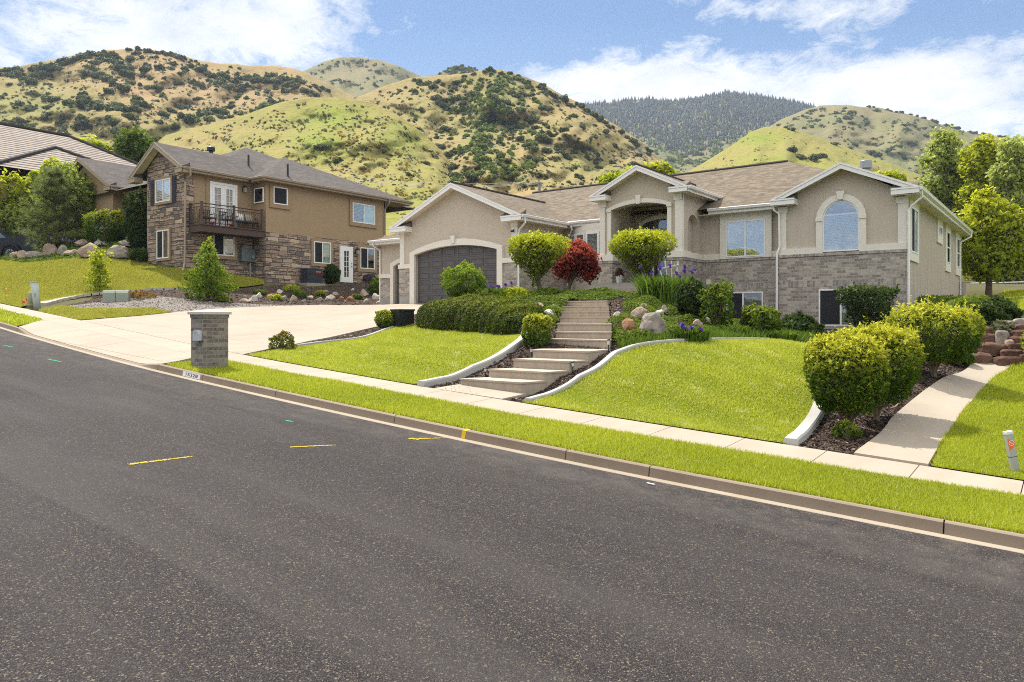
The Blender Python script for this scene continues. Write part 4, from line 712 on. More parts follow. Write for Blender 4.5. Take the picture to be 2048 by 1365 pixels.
part('side_wall', MB().box(RX1-.16, RX1, 28.66, 43.1, -.7, 4.3), STUCCO_SIDE, H); part('side_wall', MB().box(RX1-.3, RX1+.28, 43.12, 43.5, -.7, 1.85), STUCCO_SIDE, H); part('wall', MB().box(-12, RX1, 43.0, 43.1, .3, 4.3).box(-28.2, -12, 40.1, 40.2, .3, 4.3).box(-12.1, -12, 40.2, 43.1, .3, 4.3), STUCCO, H)
part('corner_trim', MB().fr(FX(RX1), 28.45, 28.62, -.7, 4.2, 0, .05), TRIM, H)
win(H, FX(RX1), 29.15, 2.36, 1.40, 1.58, 2, 1, GLASS, 'curtain', (.24, .24, .30, .26), TRIM); win(H, FX(RX1), 35.75, 3.58, .95, .34, 2, 1, GLASS_DARK, 'none', (.3, .3, .36, .32), TRIM, .04)
for y in (38.2, 41.75): win(H, FX(RX1), y, 2.54, 1.1, 1.40, 1, 2, GLASS_DARK, 'none', (.28, .28, .38, .30), TRIM, .05)
gut(H, (-4.15, 28.07, 4.455), (-4.15, 43.6, 4.405), (1, 0, 0)); part('soffit', MB().box(-4.6, -4.18, 28.1, 43.5, 4.2, 4.22), SOFFIT, H); part('soffit', MB().box(-9.02, -8.85, 28.1, 28.5, 4.2, 4.22), SOFFIT, H)
spout(H, [(-4.1, 28.3, 4.32), (-4.1, 28.35, 4.12), (-4.42, 28.36, 3.85), (-4.5, 28.36, 3.7), (-4.5, 28.36, -.5)]); spout(H, [(-9.02, 28.35, 4.3), (-9.02, 28.36, 4.1), (-8.84, 28.38, 3.95), (-8.82, 28.38, ZC+.3), (-8.9, 28.32, ZC+.05), (-8.9, 28.3, -.5)]); spout(H, [(-4.1, 43.3, 4.3), (-4.1, 43.2, 4.1), (-4.5, 42.98, 3.85), (-4.53, 42.95, 3.7), (-4.53, 42.95, .4)])
part('vent_hood', MB().prism([(RX1, 33.2, .25), (RX1, 33.2, .8), (RX1+.22, 33.2, .35), (RX1+.22, 33.2, .25)], (0, 1.1, 0)), TRIM, H)
part('light_fixture', MB().box(-11.85, -11.68, 28.78, 28.9, 1.42, 1.62), TRIM, H)
# ================================================================== LEFT HOUSE
L = thing('house', 'two-storey tan stucco and ledge-stone house with a dark hip roof and an iron-railed balcony', 'house', (-42, 26, 2.5))
ZS, ZE, XW, XF = 4.82, 7.55, -35.5, -36.7
lr = MB(); e = 7.78
P1, P2 = (-41.0, 30.0, 10.5), (-45.2, 30.0, 11.75)
lr.poly([(-35.0, 24.3, e), (-35.0, 35.7, e), P1]); lr.poly([(-35.0, 24.3, e), P1, (-47, 30, 10.5), (-47, 24.3, e)]); lr.poly([(-35.0, 35.7, e), P1, (-47, 30, 10.5), (-47, 35.7, e)])
lroof = part('roof', lr, SHINGLE_GREY, L)
part('roof', MB().poly([(-53.4, 21.8, e), (-37.0, 21.8, e), P2]).poly([(-37.0, 21.8, e), (-37.0, 38.2, e), P2]).poly([(-37.0, 38.2, e), (-53.4, 38.2, e), P2]).poly([(-53.4, 38.2, e), (-53.4, 21.8, e), P2]), SHINGLE_GREY, L)
part('roof', MB().poly([(-41.8, 20.35, 7.80), (-39.02, 20.35, 9.42), (-39.02, 26.5, 9.42), (-41.8, 26.5, 7.80)]).poly([(-36.25, 20.35, 7.80), (-39.02, 20.35, 9.42), (-39.02, 26.5, 9.42), (-36.25, 26.5, 7.80)]), SHINGLE_GREY, L)
gable(L, -39.02, 2.78, 20.37, 20.85, 7.80, 9.42, .26, .7, m_plain('tan_fascia', (.37, .30, .215), .6, .3, .08), SHINGLE_GREY)
part('wall', MB().holed([(-40.6, 1.5), (XF, 1.5), (XF, 7.7), (-39.02, 9.2), (-40.6, 8.25)], [], FY(20.85), .2), STONE, L)
part('wall', MB().box(XF-.2, XF, 21.05, 24.8, ZS, 7.7), STUCCO_BROWN, L); part('stone_wall', MB().box(XF-.2, XF+.02, 21.05, 24.8, 1.0, ZS), STONE, L); part('stone_wall', MB().box(XF-.25, XF+.03, 20.83, 21.3, 1.5, 7.6), STONE, L)
part('wall', MB().box(XF, XW, 24.8, 24.95, ZS, 7.7).box(XW-.15, XW, 24.95, 33.7, ZS, 7.7).box(-50, XW, 33.6, 33.75, 2, 7.7), STUCCO_BROWN, L)
part('stone_wall', MB().box(XF, XW+.03, 24.77, 24.95, .9, ZS), STONE, L); part('stone_wall', MB().box(XW-.1, XW+.03, 24.95, 33.72, 1.0, ZS), STONE, L)
part('wall', MB().box(-47.2, -40.6, 23.0, 23.15, 2.5, 7.7).box(-40.75, -40.6, 20.9, 23, 2.5, 7.8), STUCCO_BROWN, L)
# garage wing of the left house
part('wall', MB().holed([(-54.8, 3), (-47.2, 3), (-47.2, 8.0), (-51, 10.0), (-54.8, 8.0)], [], FY(22.1), .2), STUCCO_BROWN, L); part('wall', MB().box(-47.4, -47.2, 22.3, 26, 3, 8.0), STUCCO_BROWN, L)
part('roof', MB().poly([(-46.7, 21.65, 8.15), (-51, 21.65, 10.4), (-51, 33, 10.4), (-46.7, 33, 8.15)]).poly([(-55.3, 21.65, 8.15), (-51, 21.65, 10.4), (-51, 33, 10.4), (-55.3, 33, 8.15)]), SHINGLE_GREY, L)
gable(L, -51, 4.3, 21.67, 22.1, 8.15, 10.4, .24, .8, MATS['tan_fascia'], SHINGLE_GREY)
gl = part('garage_door', MB().fr(FY(22.1), -53.6, -48.4, 4.2, 6.6, .02, .06), m_plain('pale_door', (.55, .53, .49), .5, .3, .08), L)
for k in range(4): part('door_window', MB().fr(FY(22.04), -53.3+k*1.25, -52.3+k*1.25, 6.0, 6.4, 0, .01), GLASS_DARK, gl)
gut(L, (-46.7, 21.7, 8.15), (-46.7, 23.0, 8.15), (1, 0, 0), GUTTER_TAN); gut(L, (-46.65, 21.8+.7, 7.80), (-41.8, 21.8+.7, 7.80), (0, -1, 0), GUTTER_TAN); spout(L, [(-46.5, 22.6, 7.7), (-46.55, 22.75, 7.4), (-46.9, 22.95, 7.0), (-46.9, 22.95, 3.9)], GUTTER_TAN)
gut(L, (-36.25, 20.4, 7.80), (-36.25, 24.28, 7.80), (1, 0, 0), GUTTER_TAN); gut(L, (-36.2, 24.3, e), (-35.0, 24.3, e), (0, -1, 0), GUTTER_TAN); gut(L, (-35.0, 24.3, e), (-35.0, 35.7, e), (1, 0, 0), GUTTER_TAN)
SOFT = m_plain('tan_soffit', (.27, .21, .14), .7, .2, .08)
part('soffit', MB().box(-36.7, -36.3, 20.4, 24.4, 7.56, 7.58).box(-36.7, -35.05, 24.35, 24.8, 7.54, 7.555).box(-35.5, -35.05, 24.8, 35.6, 7.54, 7.555).box(-36.5, -35.5, 33.75, 35.6, 7.54, 7.555), SOFT, L)
spout(L, [(-36.1, 20.75, 7.7), (-36.15, 20.78, 7.4), (-36.6, 20.76, 7.1), (-36.64, 20.74, 2.9), (-36.4, 20.5, 2.5)], GUTTER_TAN, .05); spout(L, [(-34.9, 33.5, 7.68), (-35.0, 33.55, 7.4), (-35.42, 33.6, 7.1), (-35.42, 33.6, 2.4)], GUTTER_TAN, .05)
TB = STUCCO_TRIM_BROWN
def pxwin(root, frm, xs, ys, back='screen', trim=.2, tmat=TB, cols=2, plane_=('X', XW), **k):
    f = at_X if plane_[0] == 'X' else at_Y; i = 1 if plane_[0] == 'X' else 0
    a, b = f(xs[0], (ys[0]+ys[1])/2, plane_[1]), f(xs[1], (ys[0]+ys[1])/2, plane_[1]); m = (xs[0]+xs[1])/2
    z1, z0 = f(m, ys[0], plane_[1])[2], f(m, ys[1], plane_[1])[2]
    return win(root, frm, a[i], z0, b[i]-a[i], z1-z0, cols, 1, k.pop('glass', GLASS), back, trim, tmat, **k)
pxwin(L, FX(XW), (703.5, 748), (409, 447.5), 'half', .22, d0=.03, glass=GLASS_GREEN); pxwin(L, FX(XW), (545.2, 573), (375.5, 409.8), 'screen', .22, cols=1, d0=.03, split=[1.0], glass=GLASS_GREEN)
pxwin(L, FX(XW), (626, 659.5), (484.5, 527.5), 'curtain', .18, d0=.05, glass=GLASS_GREEN); pxwin(L, FX(XW), (718.5, 747.5), (496.5, 538.5), 'screen', .2, d0=.05, glass=GLASS_GREEN)
pxwin(L, FX(XF), (424.5, 466.5), (464, 512), 'curtain', .18, plane_=('X', XF), d0=.05); pxwin(L, FY(24.8), (510.5, 529), (376.5, 406.5), 'screen', 0.0, cols=1, plane_=('Y', 24.8), d0=.02, glass=GLASS_DARK)
sw = pxwin(L, FY(20.85), (314.5, 344.3), (359.5, 404.5), 'half', .12, plane_=('Y', 20.85), d0=.04); pxwin(L, FY(20.85), (317, 340.5), (461, 517.5), 'screen', .12, plane_=('Y', 20.85), d0=.04)
for xs in ((302.5, 310.8), (345.3, 353)):
    a, b = at_Y(xs[0], 380, 20.85), at_Y(xs[1], 380, 20.85); z0, z1 = at_Y(330, 408, 20.85)[2], at_Y(330, 356, 20.85)[2]; mb = MB().fr(FY(20.85), a[0], b[0], z0, z1, .0, .05)
    for k in range(16): mb.fr(FY(20.85), a[0]+.05, b[0]-.05, z0+.08+k*(z1-z0-.16)/16, z0+.08+(k+.55)*(z1-z0-.16)/16, .05, .068)
    part('shutter', mb, SHUTTER, L)
# french door with balcony
a, b = at_X(418.5, 420, XF), at_X(473, 420, XF); z1, z0 = at_X(445, 367, XF)[2], ZS+.14
fd = part('french_door', MB().holed([(a[1], z0), (b[1], z0), (b[1], z1), (a[1], z1)], [[(a[1]+.12, z0+.1), (b[1]-.12, z0+.1), (b[1]-.12, z1-.12), (a[1]+.12, z1-.12)]], ((XF+.09, 0, 0), (0, 1, 0), (0, 0, 1), (1, 0, 0)), .09), WHITE, L); mid = (a[1]+b[1])/2
for u0, u1 in ((a[1]+.12, mid), (mid, b[1]-.12)):
    lf = MB().holed([(u0, z0+.1), (u1, z0+.1), (u1, z1-.12), (u0, z1-.12)], [[(u0+.16, z0+.35), (u1-.16, z0+.35), (u1-.16, z1-.3), (u0+.16, z1-.3)]], ((XF+.06, 0, 0), (0, 1, 0), (0, 0, 1), (1, 0, 0)), .05)
    for k in range(1, 5): lf.fr(FX(XF), u0+.16, u1-.16, z0+.35+(z1-z0-.65)*k/5-.012, z0+.35+(z1-z0-.65)*k/5+.012, .045, .058)
    lf.fr(FX(XF), (u0+u1)/2-.012, (u0+u1)/2+.012, z0+.35, z1-.3, .043, .056); part('door_leaf', lf, WHITE, fd); part('door_glass', MB().fr(FX(XF), u0+.16, u1-.16, z0+.35, z1-.3, .02, .024), m_plain('curtained_glass', (.36, .33, .29), .25, .5, .2, 2) if 'curtained_glass' not in MATS else MATS['curtained_glass'], fd)
part('door_trim', MB().fr(FX(XF), a[1]-.2, a[1], z0, z1+.22, 0, .05).fr(FX(XF), b[1], b[1]+.2, z0, z1+.22, 0, .05).fr(FX(XF), a[1], b[1], z1, z1+.22, 0, .05), TB, L)
def lamp(root, frm, u, v, nm='wall_lamp'):
    lb = part(nm, MB().fr(frm, u-.05, u+.05, v-.12, v+.12, 0, .03).fr(frm, u-.02, u+.02, v+.05, v+.09, .03, .2).fr(frm, u-.10, u+.10, v+.10, v+.15, .09, .29).fr(frm, u-.07, u+.07, v+.15, v+.19, .12, .26), BLACK, root); part('lamp_glass', MB().fr(frm, u-.07, u+.07, v-.14, v+.10, .12, .26), m_plain('frosted_lamp', (.35, .32, .27), .3, .5) if 'frosted_lamp' not in MATS else MATS['frosted_lamp'], lb)
q = at_X(486, 380, XF); lamp(L, FX(XF), q[1], q[2]); q = at_X(711, 504, XW); lamp(L, FX(XW+.03), q[1], q[2])
bal = part('balcony', MB().box(XF, XW-.02, 20.98, 24.76, ZS-.32, ZS+.02).box(XF, XW+.03, 20.95, 24.76, ZS+.02, ZS+.08), DECKWOOD, L); zr0, zr1 = ZS+.08, ZS+1.12
posts = [(XF+.1, 21.05), (XW-.08, 21.05), (XW-.08, 22.9), (XW-.08, 24.6)]
for (x, y) in posts: part('railing_post', MB().box(x-.05, x+.05, y-.05, y+.05, zr0, zr1+.07).box(x-.065, x+.065, y-.065, y+.065, zr1+.07, zr1+.1), RAIL, bal)
rr = MB()
for (xa, ya), (xb, yb) in zip(posts[:-1], posts[1:]):
    for z in (zr0+.10, zr1-.14, zr1+.02): rr.tube([(xa, ya, z), (xb, yb, z)], .02 if z < zr1 else .03, 4)
part('rail', rr, RAIL, bal)
for (xa, ya), (xb, yb) in zip(posts[:-1], posts[1:]):
    dx, dy = xb-xa, yb-ya; Ln = math.hypot(dx, dy); nx_, ny_ = dy/Ln, -dx/Ln; n = int(Ln/.125)
    for i in range(1, n):
        t = i/n; x, y = xa+dx*t, ya+dy*t; part('baluster', MB().tube([(x+nx_*o, y+ny_*o, zr0+.10+(zr1-.14-zr0-.10)*f) for f, o in ((0, .0), (.25, .09), (.45, .10), (.7, .0), (.85, -.03), (1, 0))], .011, 4), RAIL, bal)
# side door, meters, roof pipes
a, b = at_X(678, 540, XW), at_X(703.5, 540, XW); z1, z0 = at_X(690, 493.5, XW)[2], 2.27
sd_ = part('side_door', MB().holed([(a[1], z0), (b[1], z0), (b[1], z1), (a[1], z1)], [[(a[1]+.3, z0+.32), (b[1]-.32, z0+.32), (b[1]-.32, z1-.28), (a[1]+.3, z1-.28)]], ((XW+.12, 0, 0), (0, 1, 0), (0, 0, 1), (1, 0, 0)), .12), WHITE, L); mb = MB()
for k in range(1, 5): mb.fr(FX(XW), a[1]+.3, b[1]-.32, z0+.32+(z1-z0-.6)*k/5-.012, z0+.32+(z1-z0-.6)*k/5+.012, .09, .11)
mb.fr(FX(XW), (a[1]+b[1])/2-.02, (a[1]+b[1])/2+.01, z0+.32, z1-.28, .09, .112); part('mullion', mb, WHITE, sd_); part('door_glass', MB().fr(FX(XW), a[1]+.3, b[1]-.32, z0+.32, z1-.28, .03, .07), m_plain('leafy_glass', (.06, .09, .045), .05, .6, .5, 3), sd_); part('handle', MB().lathe((XW+.16, b[1]-.13, z0+1.0), [(.03, -.03), (.045, 0), (.03, .03)], 8).lathe((XW+.15, b[1]-.13, z0+1.18), [(.03, -.03), (.03, .03)], 8), STEEL, sd_)
q = at_X(492, 515, XF); em = part('electric_meter', MB().fr(FX(XF), q[1]-.42, q[1]+.42, q[2]-.25, q[2]+.45, .02, .24), m_plain('meter_grey', (.13, .16, .165), .5, .4, .1), L); part('meter_dial', MB().tube([(XF+.24, q[1]+.25, q[2]+.02), (XF+.33, q[1]+.25, q[2]+.02)], .11, 12), STEEL, em); part('conduit', MB().tube([(XF+.1, q[1]+.2, q[2]-.25), (XF+.1, q[1]+.2, 1.9)], .05, 8), STEEL, em)
for x, y, h in ((497, 333, .75), (575.5, 353.5, .8)):
    r = ray(x, y); t = None
    for t_ in np.arange(30, 60, .05):
        p = r*t_
        if p[2] > 0 and p[2] < (7.78+.4737*min(-35.0-p[0], p[1]-24.3) if x > 530 else 7.78+.585*(-36.25-p[0])): t = p; break
    if t is None: t = r*44
    part('roof_pipe', MB().lathe((t[0], t[1], t[2]-.1), [(.16, 0), (.06, .16), (.055, h)], 10), BLACK, L)
p = at_Y(422, 305, 24.0); part('roof_vent', MB().lathe((p[0], p[1], p[2]-.35), [(.12, 0), (.12, .4), (.22, .42), (.22, .62), (.1, .68)], 12), BLACK, L)
# ================================================================== FAR LEFT HOUSE
T3 = thing('house', 'house behind the street trees with a large striped brown concrete-tile hip roof', 'house', (-66, 26, 4.5))
rp = lambda x, y, X: at_X(x, y, X)
p0, p1, p2 = at_X(-60, 236, -76), at_X(137, 275.5, -76), None
zr = (p0[2]+p1[2])/2; yA, yB = 12.0, float(p1[1]); hw = 16.0; ze = zr-.5*hw
part('roof', MB().poly([(-76+hw, yA-6, ze), (-76+hw, yB+hw*.72, ze), (-76, yB, zr), (-76, yA, zr)]).poly([(-76+hw, yB+hw*.72, ze), (-76-hw, yB+hw*.72, ze), (-76, yB, zr)]).poly([(-76-hw, yA-6, ze), (-76-hw, yB+hw*.72, ze), (-76, yB, zr), (-76, yA, zr)]), TILE, T3)
part('ridge_cap', MB().tube([(-76, yA, zr+.05), (-76, yB, zr+.05), (-76+hw, yB+hw*.72, ze+.08)], .16, 6), RIDGE, T3)
q1 = at_X(110, 296.5, -66.5); gw = 6.5; g0 = q1[2]-.5*gw
part('roof', MB().poly([(-66.5, q1[1]-.0, q1[2]), (-66.5+gw, q1[1]-gw, g0), (-66.5-gw*0-.01, q1[1]-gw*1.6, g0), (-66.5-gw, q1[1]-gw, g0)][:2]+[(-66.5-gw, q1[1]-gw, g0)]).poly([(-66.5, q1[1], q1[2]), (-66.5+gw, q1[1]-gw, g0), (-66.5+gw, q1[1]+gw, g0)]).poly([(-66.5, q1[1], q1[2]), (-66.5+gw, q1[1]+gw, g0), (-66.5-gw, q1[1]+gw, g0)]), TILE, T3)
part('ridge_cap', MB().tube([(-66.5-gw, q1[1]-gw, g0+.06), (-66.5, q1[1], q1[2]+.06), (-66.5+gw, q1[1]+gw, g0+.06)], .15, 6).tube([(-66.5, q1[1], q1[2]+.06), (-66.5+gw, q1[1]-gw, g0+.06)], .15, 6), RIDGE, T3)
part('wall', MB().box(-76-hw+.8, -72+hw-.8, yA-5, yB+hw*.72-.6, 2, ze), STUCCO_BROWN, T3)
# ------------------------------------------------------------------ foliage helpers
def P_(x, y): p = on_ground(x, y); return p, float(p@FWD)/F
def leafcloud(name, P, N, size, mtl, rnd=None, tip=None, aspect=.5, off=(0, 0, 0), wild=.7, parent=None, loc=None):
    n = len(P); P = np.asarray(P); A = np.asarray(N)+wild*rng.normal(size=(n, 3)); A /= np.linalg.norm(A, axis=1)[:, None]+1e-9
    U = np.cross(A, rng.normal(size=(n, 3))); U /= np.linalg.norm(U, axis=1)[:, None]+1e-9; W = np.cross(A, U); s = np.asarray(size)*(.6+.8*rng.random((n, 1)))
    V = np.stack([P-U*s, P+W*s*aspect, P+U*s, P-W*s*aspect], 1).reshape(-1, 3)
    rnd = rng.random(n) if rnd is None else rnd; tip = np.zeros(n) if tip is None else tip
    return np_mesh(name, V, np.arange(4*n).reshape(-1, 4), mtl, {'rnd': ('FACE', np.clip(rnd, 0, 1)), 'tip': ('FACE', np.clip(tip, 0, 1))}, off)
def fnoise(P, fr, seed=0, k=5):
    r = np.random.default_rng(int(seed*1000) % 99991); o = np.zeros(len(P))
    for _ in range(k): d = r.normal(size=3); d /= np.linalg.norm(d); o += np.sin(P@d*fr*(.7+.8*r.random())+r.random()*6.28)
    return o/math.sqrt(k/2)
PROF = {'ball': [(0, 0), (.06, .45), (.2, .8), (.45, 1), (.7, .93), (.88, .65), (1, 0)], 'vase': [(.0, .10), (.18, .16), (.34, .42), (.52, .74), (.68, .95), (.80, 1), (.90, .86), (.97, .5), (1, 0)],
        'gob': [(.0, .18), (.12, .30), (.25, .62), (.45, .92), (.65, 1), (.82, .9), (.93, .62), (1, 0)], 'box': [(0, .75), (.1, .95), (.5, 1), (.85, 1), (.96, .85), (1, 0)],
        'mound': [(0, .9), (.25, 1), (.6, .85), (.85, .5), (1, 0)], 'cone': [(0, .55), (.08, .95), (.2, 1), (.4, .82), (.6, .55), (.8, .3), (1, 0)], 'upright': [(0, .3), (.15, .7), (.4, .95), (.65, 1), (.85, .7), (1, 0)]}
def shell(prof, n, R, Rd, Ht, depth=.3, lump=.09, seed=0, zmin=0.0):
    pr = np.array(PROF[prof] if isinstance(prof, str) else prof); tt = np.linspace(0, 1, 200); cum = np.r_[0, np.cumsum(np.hypot(np.diff(pr[:, 0]), np.diff(pr[:, 1])))]; cum /= cum[-1]
    z = np.interp(tt, cum, pr[:, 0]); r = np.interp(tt, cum, pr[:, 1]); wgt = (r+.05); wgt[z < zmin] = 0; wgt /= wgt.sum(); i = rng.choice(200, n, p=wgt); a = rng.random(n)*2*math.pi
    zz, rr = z[i]+rng.normal(size=n)*.006, r[i]; ph = seed*1.7; l = 1+lump*(np.sin(3*a+ph+4*zz)+.7*np.sin(7*a-2*ph+9*zz)+.6*np.sin(5*a+11*zz+ph))*.6
    s = 1-depth*rng.random(n)**1.7; x, y = np.cos(a)*rr*l*s, np.sin(a)*rr*l*s; zc = .55; zz = zc+(zz-zc)*(1-(1-s)*.6)*(1+.4*(l-1))
    N = np.c_[x, y, (zz-zc)*1.6]; N /= np.linalg.norm(N, axis=1)[:, None]+1e-9
    Q = x[:, None]*R*RGT+y[:, None]*Rd*FWD; Q[:, 2] += zz*Ht; return Q, N, zz, s, a
def stems(base, tips, r0, r1=.006, fork=.35, n0=3):
    mb = MB(); base = np.array(base, float)
    for t in tips:
        t = np.array(t, float); m1 = base+(t-base)*fork*.5+np.array([0, 0, .10*np.linalg.norm(t-base)]); m1[:2] = base[:2]+(t-base)[:2]*fork*.35+rng.normal(size=2)*.02; m2 = base+(t-base)*.68+rng.normal(size=3)*.03
        mb.tube([base+np.array([*(rng.normal(size=2)*r0*.6), -.05]), m1, m2, t], [r0, r0*.7, r0*.4, r1], 5, False)
    return mb
def shrub(name, label, cat, bpx, x0, x1, ytop, prof, mtl, n, size, depthk=1.0, group=None, tipk=(.62, 1.0, .9), aspect=.5, bark=None, nst=12, r0=.03, zmin=0.0, lump=.09, wild=.75, shelld=.3, ybot=None, base=None, sprig=.22):
    p, k = P_(*bpx) if base is None else (np.array(base), float(np.array(base)@FWD)/F)
    R = (x1-x0)/2*k; Ht = (bpx[1]-ytop)*k; c = RGT*(((x0+x1)/2-bpx[0])*k); t = thing(name, label, cat, p, group)
    z0 = 0 if ybot is None else (bpx[1]-ybot)*k
    Q, N, zz, s, a = shell(prof, n, R, R*depthk, Ht-z0, shelld, lump, rng.random()*9, zmin); sd_ = rng.random()*9; sc_ = max(R, .15); f1 = fnoise(Q/sc_, 5.5, sd_); f2 = fnoise(Q/sc_, 12, sd_+1); Q = Q+N*(f1*.04+f2*.03)[:, None]*sc_*(lump/.1)**.7; kp = rng.random(n) < np.clip(1.12+.42*f2+.28*f1, .35, 1); Q, N, zz, s, a, f1, f2 = Q[kp], N[kp], zz[kp], s[kp], a[kp], f1[kp], f2[kp]; n = len(Q)
    Q = Q+c*(.4+.6*np.clip(zz, 0, 1))[:, None]; Q[:, 2] += z0
    ns = int(n*sprig/7)
    if ns:
        oi = rng.permutation(np.where(s > .86)[0])[:ns]; ln = .04+.10*rng.random((len(oi), 1, 1))**1.5; st_ = np.linspace(.15, 1, 7)[None, :, None]; D3 = N[oi]*.6+[0, 0, .5]+.45*rng.normal(size=(len(oi), 3)); Qs = (Q[oi][:, None]+D3[:, None]*ln*st_*max(R, .3)*1.25+.012*rng.normal(size=(len(oi), 7, 3))).reshape(-1, 3)
        Q = np.vstack([Q, Qs]); N = np.vstack([N, np.repeat(N[oi], 7, 0)]); zz = np.r_[zz, np.repeat(np.minimum(zz[oi]+.12, 1), 7)]; s = np.r_[s, np.ones(len(Qs))]; a = np.r_[a, np.repeat(a[oi], 7)]; n = len(Q)
    up = np.clip((zz-tipk[0])/(1-tipk[0]), 0, 1)*np.clip((s-.75)/.2, 0, 1); tip = up*tipk[2]*(rng.random(n) < tipk[1])*(.5+.5*rng.random(n))+.35*(rng.random(n) < .05)  # tops yellowed by height: new growth, plus sunlit tops painted in
    lump_ = .5+.5*np.sin(a*4+zz*9)*np.sin(a*2.3-zz*7+1)
    link('foliage', leafcloud('foliage', Q+p, N, size, mtl, .25*lump_+.6*rng.random(n)+.15*zz, tip, aspect, p, wild), t)
    if nst:
        tips, _, _, _, _ = shell(prof, nst, R*.8, R*depthk*.8, (Ht-z0)*.85, .5, 0, 1, max(zmin, .3)); tips[:, 2] += z0; tips = tips+c
        part('branches', stems(p, tips+p, r0), bark or TWIG, t)
    return t, p, k
# ------------------------------------------------------------------ front-garden shrubs
def topiary(label, bpx, x0, x1, ytop, trunk_h):
    p, k = P_(*bpx); t = thing('topiary_shrub', label, 'shrub', p, 'vase-clipped shrubs beside the steps'); R = (x1-x0)/2*k; Ht = (bpx[1]-ytop)*k; c = RGT*(((x0+x1)/2-bpx[0])*k); th = trunk_h*k
    Q, N, zz, s, a = shell('vase', 8200, R, R, Ht-th*.6, .8, .15, x0); Q = Q+N*(rng.random((8200, 1)) < .16)*rng.random((8200, 1))*.14; f2 = fnoise(Q, 9, x0); kp = rng.random(8200) < np.clip(.55+.6*(zz > .55)+.3*f2, .15, 1); Q, N, zz, s, a = Q[kp], N[kp], zz[kp], s[kp], a[kp]; Q = Q+c; Q[:, 2] += th*.6; tip = np.clip((zz-.62)/.2, 0, 1)*np.clip((s-.6)/.2, 0, 1)*(.6+.5*rng.random(len(zz)))+.5*(rng.random(len(zz)) < .06)
    link('foliage', leafcloud('foliage', Q+p, N, .052, L_VASE, .6*rng.random(len(zz))+.3*s, tip, .6, p, .8), t)
    part('trunk', MB().tube([p+np.array([0, 0, -.1]), p+np.array([.02, 0, th*.5]), p+c*.3+np.array([0, 0, th*1.15])], [.10, .085, .08], 9), BARK, t)
    tips, _, _, _, _ = shell('vase', 170, R*.98, R*.95, Ht-th*.6, .35, .05, 1, .45); tips = tips+c; tips[:, 2] += th*.6; part('branches', stems(p+c*.3+np.array([0, 0, th*.9]), tips+p, .017, .005, .5), TWIG, t)
topiary('vase-clipped green shrub on bare trunk, left of the steps by the red maple', (1078, 591), 1012, 1133, 469, 26)
topiary('vase-clipped green shrub on bare trunk, right of the steps before the porch', (1279, 592), 1215, 1349, 462, 40)
def clump_tree(name, label, cat, base, blobs, ncl, nl, size, mtl, bark, r0, group=None, clr=.3, aspect=.55, tipz=.6, tipa=.8, wild=.8, limbs=10, flat=.75, fork=.35, shellk=.5, dep=.9, d=None):
    base = np.array(base, float); d = float(base@FWD) if d is None else d; k = d/F; t = thing(name, label, cat, base, group); C = []; S = []; vols = []
    B = []
    for (x0, y0, x1, y1) in blobs:
        c = at_d((x0+x1)/2, (y0+y1)/2, d); rx, rz = (x1-x0)/2*k, (y1-y0)/2*k; B.append((c, rx, rz)); vols.append(rx*rz)
    vols = np.array(vols)/sum(vols); allz = [c[2]+rz for c, _, rz in B]; zt, zb = max(allz), min(c[2]-rz for c, _, rz in B); PP = []; NN = []; RN = []
    for (c, rx, rz), v in zip(B, vols):
        m = max(3, int(ncl*2.3*v)); u = rng.normal(size=(m, 3)); u /= np.linalg.norm(u, axis=1)[:, None]; rr = (1-shellk*rng.random(m)**1.2)[:, None]; e = np.array([rx, rx*dep, rz]); fr3 = np.array([RGT, FWD, UP])
        loc = (u*rr*e*(1-clr*.35))@fr3; cc = c+loc; crr = clr*.66*min(rx, rz)*(.5+.9*rng.random(m)); q = int(nl*1.05*v/m)+1
        dv = rng.normal(size=(m, q, 3)); dv /= np.linalg.norm(dv, axis=2)[:, :, None]; rad = (rng.random((m, q, 1)))**.55*1.25
        PP.append((cc[:, None]+dv*rad*crr[:, None, None]*np.array([1, 1, flat])).reshape(-1, 3)); NN.append((dv*.6+u[:, None]*.5+np.array([0, 0, .4])).reshape(-1, 3)); RN.append(np.repeat(rng.random(m), q)); C += list(cc)
        nf = int(nl*.30*v); uf = rng.normal(size=(nf, 3)); uf /= np.linalg.norm(uf, axis=1)[:, None]; PP.append(c+(uf*(.35+.72*rng.random((nf, 1))**.6)*e*(1+.12*np.sin(uf[:, :1]*9+uf[:, 2:]*7)))@fr3); NN.append(uf+[0, 0, .4]); RN.append(rng.random(nf))
    PP = np.vstack(PP); NN = np.vstack(NN); RN = np.concatenate(RN); zt_ = (PP[:, 2]-zb)/(zt-zb); n = len(PP); tip = np.clip((zt_-tipz)/(1-tipz), 0, 1)*tipa*(rng.random(n) < .8)*rng.random(n)**.5+.3*(rng.random(n) < .06)
    link('crown', leafcloud('crown', PP, NN, size, mtl, .45*RN+.55*rng.random(n), tip, aspect, base, wild), t)
    if bark is not None:
        mb = MB(); top = np.array([*(B[0][0][:2]), zb+(zt-zb)*.55]); h = top-base; n0 = base+h*fork; mb.tube([base+[0, 0, -.15], base+h*.1, n0, base+h*.7+rng.normal(size=3)*.08, top], [r0*1.25, r0, r0*.8, r0*.45, r0*.18], 8, False)
        for i in rng.permutation(len(C))[:limbs]:
            tt = C[i]; s = base+h*(fork+.4*rng.random()*.8); mb.tube([s, s+(tt-s)*.5+np.array([0, 0, .06*np.linalg.norm(tt-s)]), tt], [r0*.4, r0*.22, r0*.06], 5, False)
        part('trunk', mb, bark, t)
    return t
def gz(x, y, d): p = at_d(x, y, d); return np.array([p[0], p[1], g1(p[0], p[1])])
